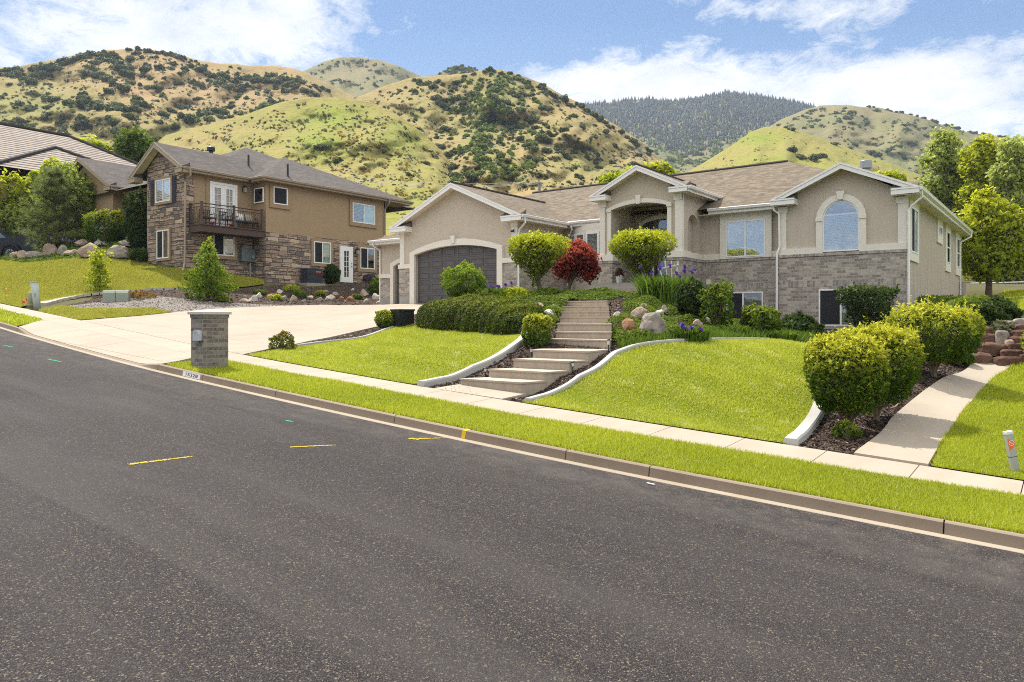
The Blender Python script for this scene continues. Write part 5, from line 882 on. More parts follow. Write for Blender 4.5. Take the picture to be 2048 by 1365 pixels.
clump_tree('japanese_maple', 'red-leaved maple with a rounded crown between the garage and the porch', 'tree', np.array([-15.45, 24.0, g1(-15.45, 24.0)]), [(1110, 486, 1197, 545), (1100, 506, 1150, 560), (1150, 512, 1200, 566), (1125, 479, 1182, 520)], 70, 12000, .055, L_RED, BARK, .085, clr=.40, tipz=.4, tipa=.95, limbs=18, flat=.5, fork=.3)
shrub('round_shrub', 'round green shrub in front of the dark garage door', 'shrub', (931, 599), 889, 973, 526, 'ball', L_SPRING, 5200, .05, tipk=(.55, .7, .8), ybot=593, lump=.2, base=[-16.9, 19.8, g1(-16.9, 19.8)])
def hedge(label, pathpx, hpx, wid, n, mtl, size, tipk=.8, name='hedge'):
    path = [P_(*p)[0] for p in pathpx]; base = path[0]; t = thing(name, label, 'hedge', base); seg = np.array(path); L_ = np.r_[0, np.cumsum(np.linalg.norm(np.diff(seg, axis=0), axis=1))]; s = rng.random(n)*L_[-1]
    ctr = np.stack([np.interp(s, L_, seg[:, i]) for i in range(3)], 1); hh = np.interp(s, L_, [h*float(p@FWD)/F for h, p in zip(hpx, path)]); tn = np.stack([np.interp(s, L_, np.gradient(seg[:, i])) for i in (0, 1)], 1); tn /= np.linalg.norm(tn, axis=1)[:, None]; sd = np.c_[-tn[:, 1], tn[:, 0]]
    a = rng.random(n)*math.pi; ca, sa = np.cos(a), np.sin(a); q = 3.2; rr = (np.abs(ca)**q+np.abs(sa)**q)**(-1/q); en = np.clip(np.minimum(s, L_[-1]-s)/(wid*.7), .0, 1)**.5; dp = 1-.28*rng.random(n)**1.8; lm = 1+.035*np.sin(s*5)+.035*np.sin(s*11+a*3)
    off = ca*rr*wid*.5*dp*lm*(.35+.65*en); z = sa*rr*hh*dp*lm*(.7+.3*en); Q = np.c_[ctr[:, 0]+sd[:, 0]*off, ctr[:, 1]+sd[:, 1]*off, G(ctr[:, 0]+sd[:, 0]*off, ctr[:, 1]+sd[:, 1]*off)+z]
    N = np.c_[sd*ca[:, None], sa]; tip = np.clip((z/hh-.72)/.28, 0, 1)*np.clip((dp-.8)/.15, 0, 1)*tipk*rng.random(n)+.3*(rng.random(n) < .05)
    link('foliage', leafcloud('foliage', Q, N, size, mtl, .5*rng.random(n)+.25+.25*np.sin(s*3+a*2), tip, .5, base, .75), t); mb = MB()
    for d_ in np.arange(.3, L_[-1], .45):
        c = np.array([np.interp(d_, L_, seg[:, i]) for i in range(3)]); mb.tube([c+[0, 0, -.05], c+[rng.normal()*.06, rng.normal()*.06, .5]], [.03, .012], 5, False)
    part('branches', mb, TWIG, t); return t
hedge('low dark green clipped hedge curving along the top of the left lawn', [(843, 650), (880, 649), (940, 652), (1000, 657), (1040, 664), (1060, 668)], [48, 50, 55, 58, 55, 45], 1.35, 28000, L_YEW, .034, .9)
shrub('golden_shrub', 'small golden shrub beside the left edge of the steps', 'shrub', (1073, 691), 1046, 1101, 632, 'box', L_GOLD, 3000, .034, tipk=(.35, .9, .9), lump=.12, nst=14)
shrub('golden_shrub', 'small round golden shrub beside the black planter at the drive edge', 'shrub', (769, 657), 749, 790, 621, 'ball', L_GOLD, 2200, .038, tipk=(.3, .9, .9), lump=.12)
shrub('spirea_shrub', 'little loose shrub with reddish shoot tips on the driveway edge by the lawn', 'shrub', (566, 699), 541, 592, 664, 'mound', leafmat('leaf_spirea', (.06, .08, .008), (.20, .22, .02), (.45, .20, .07)), 1400, .03, tipk=(.7, .6, .9), lump=.25)
shrub('round_shrub', 'small yellow-green round shrub at the foot of the right garage pier', 'shrub', (1035, 596), 1003, 1063, 576, 'mound', L_LIME, 2400, .045, tipk=(.5, .8, .8))
shrub('round_shrub', 'low dark green shrub tucked behind the left end of the dark hedge', 'shrub', (958, 598), 915, 1000, 575, 'mound', L_YEW, 2200, .05, tipk=(.6, .6, .8), base=[-15.7, 19.2, g1(-15.7, 19.2)])
S = [((1697, 862), 1611, 1774, 668, 'gob', 9500, 'gold-topped clipped shrub nearest the street in the bark bed by the side path'), ((1752, 838), 1682, 1842, 651, 'gob', 8000, 'middle gold-topped clipped shrub of the three in the bark bed by the side path'), ((1868, 752), 1774, 1953, 609, 'gob', 10500, 'widest gold-topped clipped shrub, farthest up the bark bed by the side path')]
for b, x0, x1, yt, pf, n, lb in S: shrub('golden_shrub', lb, 'shrub', b, x0, x1, yt, pf, L_GOLD, int(n*1.75), .034, .85, 'gold-topped shrubs along the side path', (.58, .95, 1.25), .38, TWIG, 40, .024, .2, .055, 1.0, .4, sprig=.24)
shrub('round_shrub', 'low leafy sprout at the foot of the gold-topped shrub nearest the street', 'shrub', (1692, 873), 1665, 1722, 843, 'mound', L_GOLD, 420, .03, tipk=(.3, .6, .6), nst=5)
shrub('clipped_shrub', 'dark green vase-clipped shrub standing before the right basement window', 'shrub', (1733, 672), 1679, 1790, 577, [(0, .45), (.2, .55), (.5, .78), (.8, .98), (.95, 1), (1, 0)], L_DARK, 6500, .05, .8, None, (.85, .5, .8), lump=.13, shelld=.5)
hedge('long dark green hedge along the house corner behind the widest gold shrub', [(1800, 640), (1850, 642), (1900, 644), (1945, 650)], [48, 48, 50, 50], 1.2, 8000, L_GREEN, .055, .5)
shrub('round_shrub', 'loose dark shrub under the young tree above the rock wall', 'shrub', (1985, 642), 1945, 2030, 600, 'mound', L_DARK, 3200, .05, tipk=(.5, .4, .8), lump=.2)
shrub('round_shrub', 'trailing grey-green shrub spilling over the left end of the rock wall', 'shrub', (2002, 664), 1978, 2028, 645, 'mound', L_SAGE, 900, .045, lump=.25)
shrub('round_shrub', 'bright green shrub at the foot of the rock wall beside the widest gold shrub', 'shrub', (1918, 728), 1888, 1938, 690, 'mound', L_GREEN, 1800, .04, lump=.2)
shrub('round_shrub', 'green shrub cut by the right edge of the view before the rock wall', 'shrub', (2072, 722), 2050, 2100, 650, 'upright', L_LIME, 2600, .04)
shrub('leafy_shrub', 'dark upright shrub at the porch corner behind the iris clump', 'shrub', (1385, 640), 1352, 1412, 560, 'upright', L_DARK, 3400, .055, tipk=(.6, .4, .6), lump=.2, base=P_(1385, 640)[0])
shrub('rose_shrub', 'tall light-green rose bush left of the kitchen-side basement window', 'shrub', (1436, 660), 1404, 1466, 566, 'upright', L_GREEN, 1900, .05, tipk=(.4, .6, .9), lump=.34, shelld=.95, sprig=.7)
shrub('round_shrub', 'rounded yellow-green shrub below the kitchen-side basement window', 'shrub', (1518, 675), 1479, 1557, 613, 'ball', L_GREEN, 4200, .05, tipk=(.45, .8, .9), lump=.15)
shrub('hosta', 'low broad-leaved dark plant under the right basement window', 'plant', (1592, 676), 1545, 1642, 634, 'mound', L_DARK, 900, .13, tipk=(.7, .3, .5), nst=0, aspect=.6)
def strap(name, label, cat, bpx, wpx, hpx, n, mtl, flower=None, nf=0, spread=.35, depthk=.6, group=None, wleaf=.018):
    """clump of strap leaves, optionally with flowers on stalks"""
    p, k = P_(*bpx); t = thing(name, label, cat, p, group); R, Hh = wpx/2*k, hpx*k; a = rng.random(n)*6.283; r = rng.random(n)**.6
    B = (np.cos(a)*r*R)[:, None]*RGT+(np.sin(a)*r*R*depthk)[:, None]*FWD; h = Hh*(.6+.45*rng.random(n)); B[:, 2] = 0; D = np.c_[rng.normal(size=(n, 2))*.25+B[:, :2]/max(R, .01)*spread, np.zeros(n)]*h[:, None]
    u = rng.normal(size=(n, 3)); u[:, 2] = 0; u /= np.linalg.norm(u, axis=1)[:, None]; ws = wleaf*(.7+.6*rng.random((n, 1))); Mi = B+D*.35; Mi[:, 2] += h*.62; T = B+D; T[:, 2] += h*(.96-.25*rng.random(n)*spread*2)
    B = B-np.array([0, 0, .03]); V = np.stack([B-u*ws, B+u*ws, Mi+u*ws*.8, T, Mi-u*ws*.8], 1).reshape(-1, 3)
    link('leaves', np_mesh('leaves', V, np.arange(5*n).reshape(-1, 5), mtl, {'rnd': ('FACE', rng.random(n)), 'tip': ('FACE', np.zeros(n))}), t)
    if nf:
        PP = []; sm_ = MB()
        for i in range(nf):
            q = int(rng.integers(n)); c = V[5*q+3]*[1, 1, 1]+np.array([rng.normal()*.05, rng.normal()*.05, Hh*(.08+.22*rng.random())]); sm_.tube([V[5*q]+p, c+p-[0, 0, .02]], [.007, .005], 4, False); m = 16
            dv = rng.normal(size=(m, 3)); dv /= np.linalg.norm(dv, axis=1)[:, None]; fp = c+p+dv*np.array([.036, .036, .048]); link('flower', leafcloud('flower', fp, rng.normal(size=fp.shape), .04, flower, None, None, .7, p), t)
        part('stalks', sm_, L_IRIS, t)
    return t
strap('iris_clump', 'tall clump of purple irises right of the steps below the porch', 'flowers', (1328, 607), 96, 62, 1300, leafmat('leaf_iris_tall', (.055, .125, .012), (.19, .29, .03)), P_PURPLE, 14, .10)
strap('iris_clump', 'bright green iris clump with a few purple blooms in front of the garage pier', 'flowers', (1000, 598), 82, 26, 700, leafmat('leaf_iris_lit', (.08, .16, .01), (.20, .30, .03)), P_PURPLE, 6, .2)
strap('iris_clump', 'loose iris clump with lilac flowers at the foot of the big boulder', 'flowers', (1383, 683), 62, 34, 420, leafmat('leaf_iris_mid', (.05, .11, .01), (.15, .23, .025)), P_PURPLE, 6, .4)
strap('daylily_clump', 'arching daylily clump left of the rounded shrub below the kitchen window', 'plant', (1455, 672), 76, 26, 380, L_IRIS, None, 0, .6); strap('daylily_clump', 'light green daylily clump in front of the dark hosta', 'plant', (1566, 682), 48, 26, 300, MATS['leaf_iris_lit'], None, 0, .6)
strap('grass_tuft', 'tuft of long grass at the foot of the left vase-clipped shrub', 'plant', (1082, 596), 18, 24, 90, L_IRIS, None, 0, .2)
MEADOW = gp([(1235, 700), (1270, 694), (1330, 686), (1385, 683), (1440, 681), (1500, 679), (1560, 681), (1620, 684), (1640, 672), (1560, 668), (1480, 668), (1400, 676), (1300, 682), (1240, 690)])
blades('long_grass', MEADOW, 900, .20, .03, L_IRIS, None, 0, .7, 16, .0)
def cover(name, poly, dens, size, mtl, h=.1, tipa=.6, lumps=.12):
    A = np.array(poly); lo, hi = A.min(0), A.max(0); n = int((hi-lo).prod()*dens); Pp = lo+rng.random((n, 2))*(hi-lo); Pp = Pp[inpoly(Pp, poly)]; n = len(Pp)
    l = np.array([mnoise.noise(Vector((x*1.5, y*1.5, 3))) for x, y in Pp]); z = G(Pp[:, 0], Pp[:, 1])+h*rng.random(n)**.7*(1+l)+lumps*np.clip(l+.3, 0, 1)
    return link(name, leafcloud(name, np.c_[Pp, z], np.tile([0, 0, 1.0], (n, 1))+.3*rng.normal(size=(n, 3)), size, mtl, .5+.35*l+.3*rng.normal(size=n), tipa*(rng.random(n) < .35)*rng.random(n), .6, (0, 0, 0), .6), kind='stuff')
CL = [(-10.45, 15.7), (-11.1, 16.9), (-12.0, 18.6), (-12.4, 20.3), (-13.6, 21), (-17.4, 21), (-17.9, 19.2), (-15, 18.6), (-13.2, 17.6), (-11.6, 16.5)]; CB = [(-12.7, 21.8), (-12.6, 25.6), (-18.3, 26), (-18.4, 22)]
CR = [(-8.9, 15.2), (-9.25, 17.2), (-10.3, 18.9), (-10.9, 20.5), (-11.2, 23), (-9.5, 24), (-7.6, 21.5), (-6.3, 18.6), (-6.7, 17.0), (-7.4, 15.7), (-7.75, 14.6), (-8.0, 14.3)]
cover('ground_cover', CL, 1300, .034, L_COVER, .10, .7, .16); cover('ground_cover', CB, 700, .045, L_GREEN, .08, .4, .06); cover('ground_cover', CR, 1700, .029, L_COVER, .09, .7, .12)
cover('ground_cover', [(-12.5, 19.4), (-11.0, 19.4), (-10.8, 25.6), (-15.9, 25.7), (-16.5, 21)], 800, .04, L_GREEN, .05, .4, .03)
cover('ground_cover', UPBED, 90, .075, L_GREEN, .10, .3, .10)
# ------------------------------------------------------------------ steps
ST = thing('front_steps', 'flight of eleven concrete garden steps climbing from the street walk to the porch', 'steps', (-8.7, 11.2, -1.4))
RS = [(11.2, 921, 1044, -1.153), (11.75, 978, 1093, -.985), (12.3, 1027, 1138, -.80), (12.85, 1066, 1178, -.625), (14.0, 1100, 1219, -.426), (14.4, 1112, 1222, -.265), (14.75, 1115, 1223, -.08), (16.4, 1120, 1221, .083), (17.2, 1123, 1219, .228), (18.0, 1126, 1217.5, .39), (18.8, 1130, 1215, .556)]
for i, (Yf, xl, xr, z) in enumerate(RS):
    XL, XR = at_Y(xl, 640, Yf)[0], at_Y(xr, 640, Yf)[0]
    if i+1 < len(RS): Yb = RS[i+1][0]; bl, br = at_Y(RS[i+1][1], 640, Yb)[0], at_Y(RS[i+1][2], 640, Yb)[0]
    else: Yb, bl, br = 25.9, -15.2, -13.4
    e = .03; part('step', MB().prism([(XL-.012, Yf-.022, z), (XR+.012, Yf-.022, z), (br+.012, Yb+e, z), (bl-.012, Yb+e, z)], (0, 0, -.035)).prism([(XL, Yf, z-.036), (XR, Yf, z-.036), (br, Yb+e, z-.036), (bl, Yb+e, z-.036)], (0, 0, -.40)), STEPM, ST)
sl = MB().prism([(-9.75, float(SI(-9.7))+.012, -1.30), (-8.15, float(SI(-8.15))+.012, -1.405), (-8.1, 11.22, -1.36), (-9.72, 11.22, -1.27)], (0, 0, -.14)); part('base_slab', sl, CONCRETE, ST)
# white concrete edging of the lawns
def edging(label, px, wd=.17, h=.10):
    q = np.array(gp(px)); s = np.r_[0, np.cumsum(np.linalg.norm(np.diff(q, axis=0), axis=1))]; u = np.arange(0, s[-1], .12); q = np.c_[np.interp(u, s, q[:, 0]), np.interp(u, s, q[:, 1])]
    for _ in range(6): q[1:-1] = (q[:-2]+2*q[1:-1]+q[2:])/4
    t = np.gradient(q, axis=0); t /= np.linalg.norm(t, axis=1)[:, None]; nn = np.c_[-t[:, 1], t[:, 0]]; V = []; Fs = []
    for i in range(len(q)):
        z = g1(*q[i])
        for o, dz in ((-.5, -.12), (-.5, h*.7), (-.4, h), (.4, h), (.5, h*.7), (.5, -.12)): V.append((q[i][0]+nn[i][0]*wd*o, q[i][1]+nn[i][1]*wd*o, z+dz))
    for i in range(len(q)-1): Fs += [(i*6+c, i*6+(c+1) % 6, (i+1)*6+(c+1) % 6, (i+1)*6+c) for c in range(6)]
    Fs += [tuple(range(6)), tuple((len(q)-1)*6+c for c in range(6))]; mb = MB(); mb.add(V, Fs); return solo('lawn_edging', mb, EDGING, (q[0][0], q[0][1], g1(*q[0])), label, 'edging')
edging('white concrete edging curving from the street walk around the right end of the left lawn', [(841, 773), (910, 755), (965, 734), (1005, 713), (1037, 690), (1050, 677), (1048, 667), (1038, 660), (1020, 656)])
edging('thin white concrete edging between the left lawn and the driveway bark strip', [(592, 694), (640, 687), (721, 678), (745, 671), (773, 660), (800, 652)], .1, .06)
edging('white concrete edging along the left and top side of the right lawn', [(1055, 806), (1100, 790), (1150, 767), (1190, 745), (1218, 722), (1233, 708), (1260, 697), (1300, 690.5), (1385, 684)], .13, .08); edging('white concrete edging along the top of the right lawn below the daylilies', [(1420, 682), (1455, 680), (1500, 680), (1540, 681)], .1, .06)
edging('broad white concrete edging beside the gold-topped shrub nearest the street', [(1581, 890), (1600, 874), (1622, 848), (1637, 820), (1646, 793), (1652, 776)], .20, .09)
# ------------------------------------------------------------------ boulders
_rk = 0
def rock_mesh(seed, sx, sy, sz, flat=.25, sub=3, ang=0.0, blocky=0):
    bm = bmesh.new(); bmesh.ops.create_icosphere(bm, subdivisions=sub, radius=1); o = Vector((seed*3.1, seed*1.7, seed*.9)); cuts = []
    rd = random.Random(seed)
    for _ in range(13): cuts.append((Vector((rd.gauss(0, 1), rd.gauss(0, 1), rd.gauss(.2, .8))).normalized(), rd.uniform(.55, .86)))
    for v in bm.verts:
        p = v.co.copy()
        for nn, dd in cuts:
            e = p.dot(nn)-dd
            if e > 0: p -= nn*e*.93
        if blocky: p = Vector([math.copysign(abs(c)**.5, c) for c in v.co])*.80; p = Vector((p.x, p.y, p.z*.95))
        p *= 1+(.20 if not blocky else .13)*mnoise.noise(p*1.3+o)+.08*mnoise.noise(p*3.4+o)+.03*mnoise.noise(p*8+o)
        if p.z < -flat: p.z = -flat-(p.z+flat)*.1
        v.co = p
    bmesh.ops.rotate(bm, verts=bm.verts, cent=(0, 0, 0), matrix=Matrix.Rotation(TH+ang, 3, 'Z')); R3 = Matrix.Rotation(TH, 3, 'Z'); Ri = R3.inverted()
    for v in bm.verts: q = Ri@v.co; v.co = R3@Vector((q.x*sx, q.y*sy, q.z*sz))
    me = bpy.data.meshes.new('boulder'); bm.to_mesh(me); bm.free(); return me
def boulder(label, x, y, wpx, hpx, mtl, group=None, dz=0.0, name='boulder', base=None, dk=.85):
    global _rk; _rk += 1; p, k = P_(x, y) if base is None else (np.array(base), float(np.array(base)@FWD)/F)
    sx, sz = wpx/2*k*1.12, hpx*k/1.15; me = rock_mesh(_rk, sx, sx*dk, sz, .3, 4 if name != 'boulder' else 3, _rk*1.1 if name == 'boulder' else rng.normal()*.15, name != 'boulder'); me.materials.append(mtl); q = p+FWD*sx*dk*.5; o = link(name, me, None, (q[0], q[1], p[2]+sz*.12+dz)); return tag(o, label, 'boulder', group)
for a in [('largest grey-brown boulder with a dark cleft on the mound right of the steps', 1308, 673, 66, 40, ROCK_GREY), ('flat brown-topped boulder upper left of the largest boulder on the mound', 1279, 645, 36, 21, ROCK_TAN), ('rust-red boulder left of the largest boulder on the mound', 1257, 668, 26, 23, ROCK_RUST), ('small white boulder beside the right edge of the upper steps', 1234, 643, 17, 11, ROCK_PALE), ('small brown rock highest on the mound below the right vase-clipped shrub', 1289, 625, 17, 12, ROCK_TAN), ('pale rock just behind the largest boulder on the mound', 1319, 640, 26, 13, ROCK_PALE), ('small grey rock under the tall iris clump', 1330, 632, 16, 14, ROCK_GREY),
          ('tan rock at the top right of the mound below the porch corner', 1368, 625, 22, 14, ROCK_TAN), ('pale upright rock at the right end of the mound', 1417, 657, 14, 18, ROCK_PALE), ('light brown rock among the loose irises', 1398, 660, 20, 11, ROCK_TAN), ('brown rock beside the foundation above the loose irises', 1402, 630, 18, 11, ROCK_TAN),
          ('white-grey boulder in the ground cover left of the upper steps', 1099, 640, 28, 13, ROCK_PALE), ('long tan rock in the ground cover above the golden shrub', 1076, 622, 24, 8, ROCK_TAN), ('small tan rock between the upper steps and the long tan rock', 1106, 625, 16, 8, ROCK_TAN), ('small block of stone at the foot of the dark hedge', 913, 651, 13, 9, ROCK_TAN)]: boulder(*a, 'boulders on the mounds beside the steps', .13)
for a in [('big rounded grey boulder at the right end of the row on the left bank', 233, 517, 52, 26, ROCK_GREY), ('big pinkish boulder behind the young sapling on the left bank', 175, 516, 50, 27, ROCK_TAN), ('tall tan boulder at the middle of the row on the left bank', 96, 513, 28, 26, ROCK_TAN), ('blue-grey slanted boulder right of the tall tan boulder', 121, 511, 28, 19, ROCK_GREY), ('low tan boulder between the blue-grey and pinkish boulders', 137, 513, 34, 13, ROCK_TAN), ('long flat grey boulder under the pine', 66, 518, 36, 15, ROCK_GREY), ('leftmost brown boulder next to the black truck', 28, 517, 20, 15, ROCK_TAN), ('rounded brown boulder second from the truck', 40, 519, 24, 17, ROCK_TAN),
          ('pale slab boulder in the upper row under the golden bush', 201, 493, 36, 13, ROCK_PALE), ('tan rock among the white flowers on the left bank', 161, 494, 28, 15, ROCK_TAN), ('bluish flat boulder upper right on the left bank', 252, 495, 36, 15, ROCK_GREY), ('pinkish boulder beneath the dark columnar shrub', 283, 491, 28, 15, ROCK_TAN), ('small tan rock under the right side of the golden bush', 247, 478, 14, 10, ROCK_TAN), ('small tan rock under the left side of the golden bush', 197, 476, 13, 9, ROCK_TAN), ('small round rock under the middle of the golden bush', 224, 478, 10, 8, ROCK_GREY), ('grey boulder against the foot of the stone gable wall', 304, 519, 26, 16, ROCK_GREY)]: boulder(*a, 'boulders on the left bank', .12)
for a in [('white round boulder at the left end of the rock garden', 506, 602, 21, 13, ROCK_PALE), ('flat tan rock at the far left of the rock garden', 489, 604, 24, 8, ROCK_TAN), ('small round pale rock behind the white boulder', 516, 595, 14, 10, ROCK_PALE), ('tiny tan rock behind the flat tan rock', 490, 596, 11, 5, ROCK_TAN), ('flat orange rock right of the white boulder', 540, 595, 24, 9, ROCK_RUST), ('small white rock at the top of the rock garden', 559, 586, 12, 8, ROCK_PALE), ('speckled grey rock below the small white rock', 566, 600, 14, 12, ROCK_GREY), ('brown lumpy rock at the middle left of the rock garden', 587, 603, 18, 14, ROCK_TAN), ('tan rock left of the large round grey boulder', 619, 598, 14, 9, ROCK_TAN), ('low grey-tan rock in front of the large round grey boulder', 640, 602, 16, 8, ROCK_GREY), ('large round grey boulder in the middle of the rock garden', 661, 601, 24, 15, ROCK_GREY), ('orange rock right of the large round grey boulder', 682, 602, 14, 9, ROCK_RUST), ('long rust-orange rock below the white-framed door', 701, 602, 20, 11, ROCK_RUST), ('small brown rock above the rust-orange rock', 708, 593, 11, 6, ROCK_TAN), ('long pale pink rock on the slope below the side door', 727, 591, 22, 13, ROCK_TAN), ('pale rock right of the pink rock near the garage', 751, 598, 17, 12, ROCK_PALE), ('pale rock touching the garage pier', 759, 608, 16, 10, ROCK_PALE), ('narrow grey rock leaning below the pink rock', 733, 607, 14, 12, ROCK_GREY), ('small white rock high under the side door', 705, 581, 9, 4, ROCK_PALE), ('small tan rock under the air conditioner', 652, 584, 9, 5, ROCK_TAN), ('pink rock in the dark soil above the flat orange rock', 574, 577, 9, 5, ROCK_TAN), ('grey rock low at the front of the rock garden', 609, 603, 11, 6, ROCK_GREY), ('tan rock behind the tan rock of the middle', 671, 590, 14, 7, ROCK_TAN)]: boulder(*a, 'rocks of the rock garden beside the driveway')
# rock wall and rock stairs at the right
def wallrock(label, x, y, w_, h_, Y, mtl=None):
    p = on_ground(x, y)-FWD*.12; boulder(label, x, y, w_*1.15, h_*1.35, mtl or ROCK_RED, 'rocks of the red stone wall at the path end', -.02, 'wall_rock', p, .6)
for a in [('big flat-faced red block, largest of the stone wall', 1969, 686, 52, 19, 21.0), ('rounded red block under the flat-faced red block', 1981, 706, 50, 21, 20.75), ('lowest left red block of the stone wall at the path end', 1963, 724, 36, 19, 20.5), ('long orange block at the foot of the stone wall', 2015, 725, 54, 13, 20.5), ('grey weathered block right of the flat-faced red block', 2001, 684, 26, 24, 21.3, ROCK_GREY), ('dark red block left under the flat-faced block', 1945, 704, 28, 18, 20.9), ('brown block above the long orange block', 2022, 711, 42, 13, 20.7), ('brown tread stone third from the bottom of the rock stair', 2028, 697, 36, 12, 21.2), ('flat pinkish tread stone in the middle of the rock stair', 2032, 683, 34, 12, 21.8), ('brown tread stone above the pinkish one', 2042, 670, 38, 11, 22.4), ('dark tread stone near the top of the rock stair', 2042, 658, 34, 10, 22.9), ('grey slab near the top of the rock stair', 2042, 648, 36, 12, 23.3, ROCK_GREY), ('grey cap stone at the left of the rock stair top', 2026, 634, 30, 10, 23.6, ROCK_GREY), ('topmost dark stone at the lawn edge', 2042, 629, 40, 9, 24.0), ('rounded brown stone at the right foot of the wall', 2044, 722, 18, 15, 20.6), ('small tan stone beside the grey weathered block', 2014, 690, 16, 12, 21.2, ROCK_TAN), ('grey stone at the left foot of the wall', 1940, 722, 14, 16, 20.8, ROCK_GREY), ('reddish stone half hidden at the left top of the wall', 1975, 666, 40, 12, 21.7), ('grey stone behind the trailing shrub on the wall', 2008, 652, 36, 12, 22.3, ROCK_GREY)]: wallrock(*a)
# ------------------------------------------------------------------ left bank plants and street trees
shrub('golden_bush', 'wide golden-green bush on the left bank under the garage wing', 'shrub', (211, 486), 173, 255, 424, [(0, .5), (.15, .85), (.4, 1), (.7, 1), (.92, .8), (1, 0)], L_GOLD, 6500, .07, .9, tipk=(.5, .85, .75), lump=.12)
shrub('columnar_shrub', 'tall dark columnar shrub against the stone gable', 'shrub', (280, 498), 249, 311, 386, 'upright', L_DARK, 6500, .085, tipk=(.7, .3, .9), lump=.22, shelld=.6)
shrub('sapling', 'slim young sapling with bright yellow-green leaves behind the green utility box', 'shrub', (196, 583), 172, 221, 496, [(0, .12), (.1, .8), (.28, 1), (.45, .75), (.55, .4), (.7, .85), (.85, .7), (1, 0)], L_LIME, 1300, .075, tipk=(.2, .9, .8), lump=.3, shelld=.9, nst=8)
shrub('loose_shrub', 'tall loose bright green shrub at the corner of the gravel bed before the stone wall', 'shrub', (413, 600), 374, 460, 473, [(0, .45), (.08, .8), (.2, 1), (.36, .92), (.5, .62), (.62, .55), (.75, .35), (.88, .22), (1, 0)], L_SPRING, 5200, .06, tipk=(.3, .8, 1.0), lump=.34, shelld=.9, nst=24, sprig=.6)
shrub('round_shrub', 'dark low bush beside the grey boulder at the stone gable foot', 'shrub', (283, 521), 262, 304, 497, 'mound', L_DARK, 1600, .07)
shrub('round_shrub', 'dark green bush between the air conditioner and the white side door', 'shrub', (664, 566), 646, 681, 531, 'upright', L_DARK, 2600, .07, tipk=(.7, .3, .7), lump=.2)
shrub('lavender', 'dusky purple plant under the right lower window of the stone wall', 'plant', (739, 563), 722, 752, 549, 'mound', leafmat('leaf_lavender', (.04, .04, .03), (.12, .09, .15), (.2, .12, .3)), 700, .06, tipk=(.3, .6, .9))
shrub('leafy_plant', 'green plant with orange flowers next to the garage corner', 'plant', (757, 588), 738, 775, 555, 'mound', L_GREEN, 1700, .06, lump=.25)
for i, (x, y, w_, h_, lb) in enumerate([(585, 583, 34, 12, 'bright green creeping plant at the top of the rock garden'), (598, 594, 30, 14, 'green creeping plant in the middle of the rock garden'), (552, 600, 22, 10, 'green creeping plant beside the flat orange rock'), (640, 590, 22, 8, 'yellow-green creeping plant behind the large round boulder'), (443, 603, 24, 10, 'green weed at the edging left of the rock garden'), (715, 597, 18, 8, 'green creeping plant right of the rust-orange rock'), (520, 588, 26, 7, 'dark green creeping plant above the white boulder')]): shrub('creeping_plant', lb, 'plant', (x, y), x-w_/2, x+w_/2, y-h_, 'mound', [L_LIME, L_GREEN, L_LIME, L_LIME, L_LIME, L_GREEN, L_GREEN][i], 420, .06, nst=0, lump=.3, group='creeping plants in the rock garden')
shrub('rust_weed', 'reddish dry weeds beside the green utility box', 'plant', (279, 597), 250, 308, 584, 'mound', leafmat('leaf_rusty', (.14, .10, .02), (.32, .20, .05), (.40, .17, .06)), 900, .05, nst=0, lump=.3)
for x, y, m, lb in ((132, 480, P_WHITE, 'white flowering plant on the left bank'), (150, 476, P_LILAC, 'pink-white flowering plant beside the white flowers'), (139, 490, P_LILAC, 'lilac flowers in front of the white flowers'), (112, 484, P_WHITE, 'small pale flowering plant right of the pine'), (168, 474, P_YEL, 'yellow flowering plant left of the golden bush')): strap('flower_clump', lb, 'flowers', (x, y+6), 26, 16, 160, L_IRIS, m, 16, .4, .6, 'flowering plants on the left bank')
Dl = 46.5
def gp3(x, y): return P_(x, y)[0]
# long-needled pine
pb = gp3(84, 512)+FWD*1.2; t = thing('pine_tree', 'bushy long-needled pine in front of the birch and the black truck', 'tree', pb); kd = float(pb@FWD)/F; PP = []; NN = []; mb = MB(); hgt = (512-330)*kd
mb.tube([pb-[0, 0, .1], pb+[0, 0, hgt*.5], pb+[0, 0, hgt*.97]], [.13, .09, .02], 7, False)
for i in range(150):
    f = .06+.9*rng.random()**.9; a = rng.random()*6.283; rmax = (54 if f < .45 else 54*(1-(f-.45)/.62))*kd*(.75+.4*rng.random()); c0 = pb+[0, 0, hgt*f]; tipp = c0+np.array([math.cos(a)*rmax, math.sin(a)*rmax, rmax*(.15+.35*f)]); mb.tube([c0, c0+(tipp-c0)*.5-[0, 0, .03], tipp], [.03, .02, .008], 4, False)
    for s in np.linspace(.3, 1.06, 7):
        c = c0+(tipp-c0)*s+rng.normal(size=3)*.07; m = 26; dv = (tipp-c0)/np.linalg.norm(tipp-c0)*.5+rng.normal(size=(m, 3))*.55+[0, 0, .35]; dv /= np.linalg.norm(dv, axis=1)[:, None]; PP.append(c+dv*.13); NN.append(dv)
PP, NN = np.vstack(PP), np.vstack(NN); n = len(PP); W_ = np.cross(NN, rng.normal(size=(n, 3))); W_ /= np.linalg.norm(W_, axis=1)[:, None]; V = np.stack([PP-NN*.15-W_*.010, PP-NN*.15+W_*.010, PP+NN*.16], 1).reshape(-1, 3)
link('needles', np_mesh('needles', V, np.arange(3*n).reshape(-1, 3), L_PINE, {'rnd': ('FACE', rng.random(n)), 'tip': ('FACE', .9*(rng.random(n) < .12))}, pb), t); part('trunk', mb, BARK, t)
bb = gp3(160, 492)+FWD*2.5
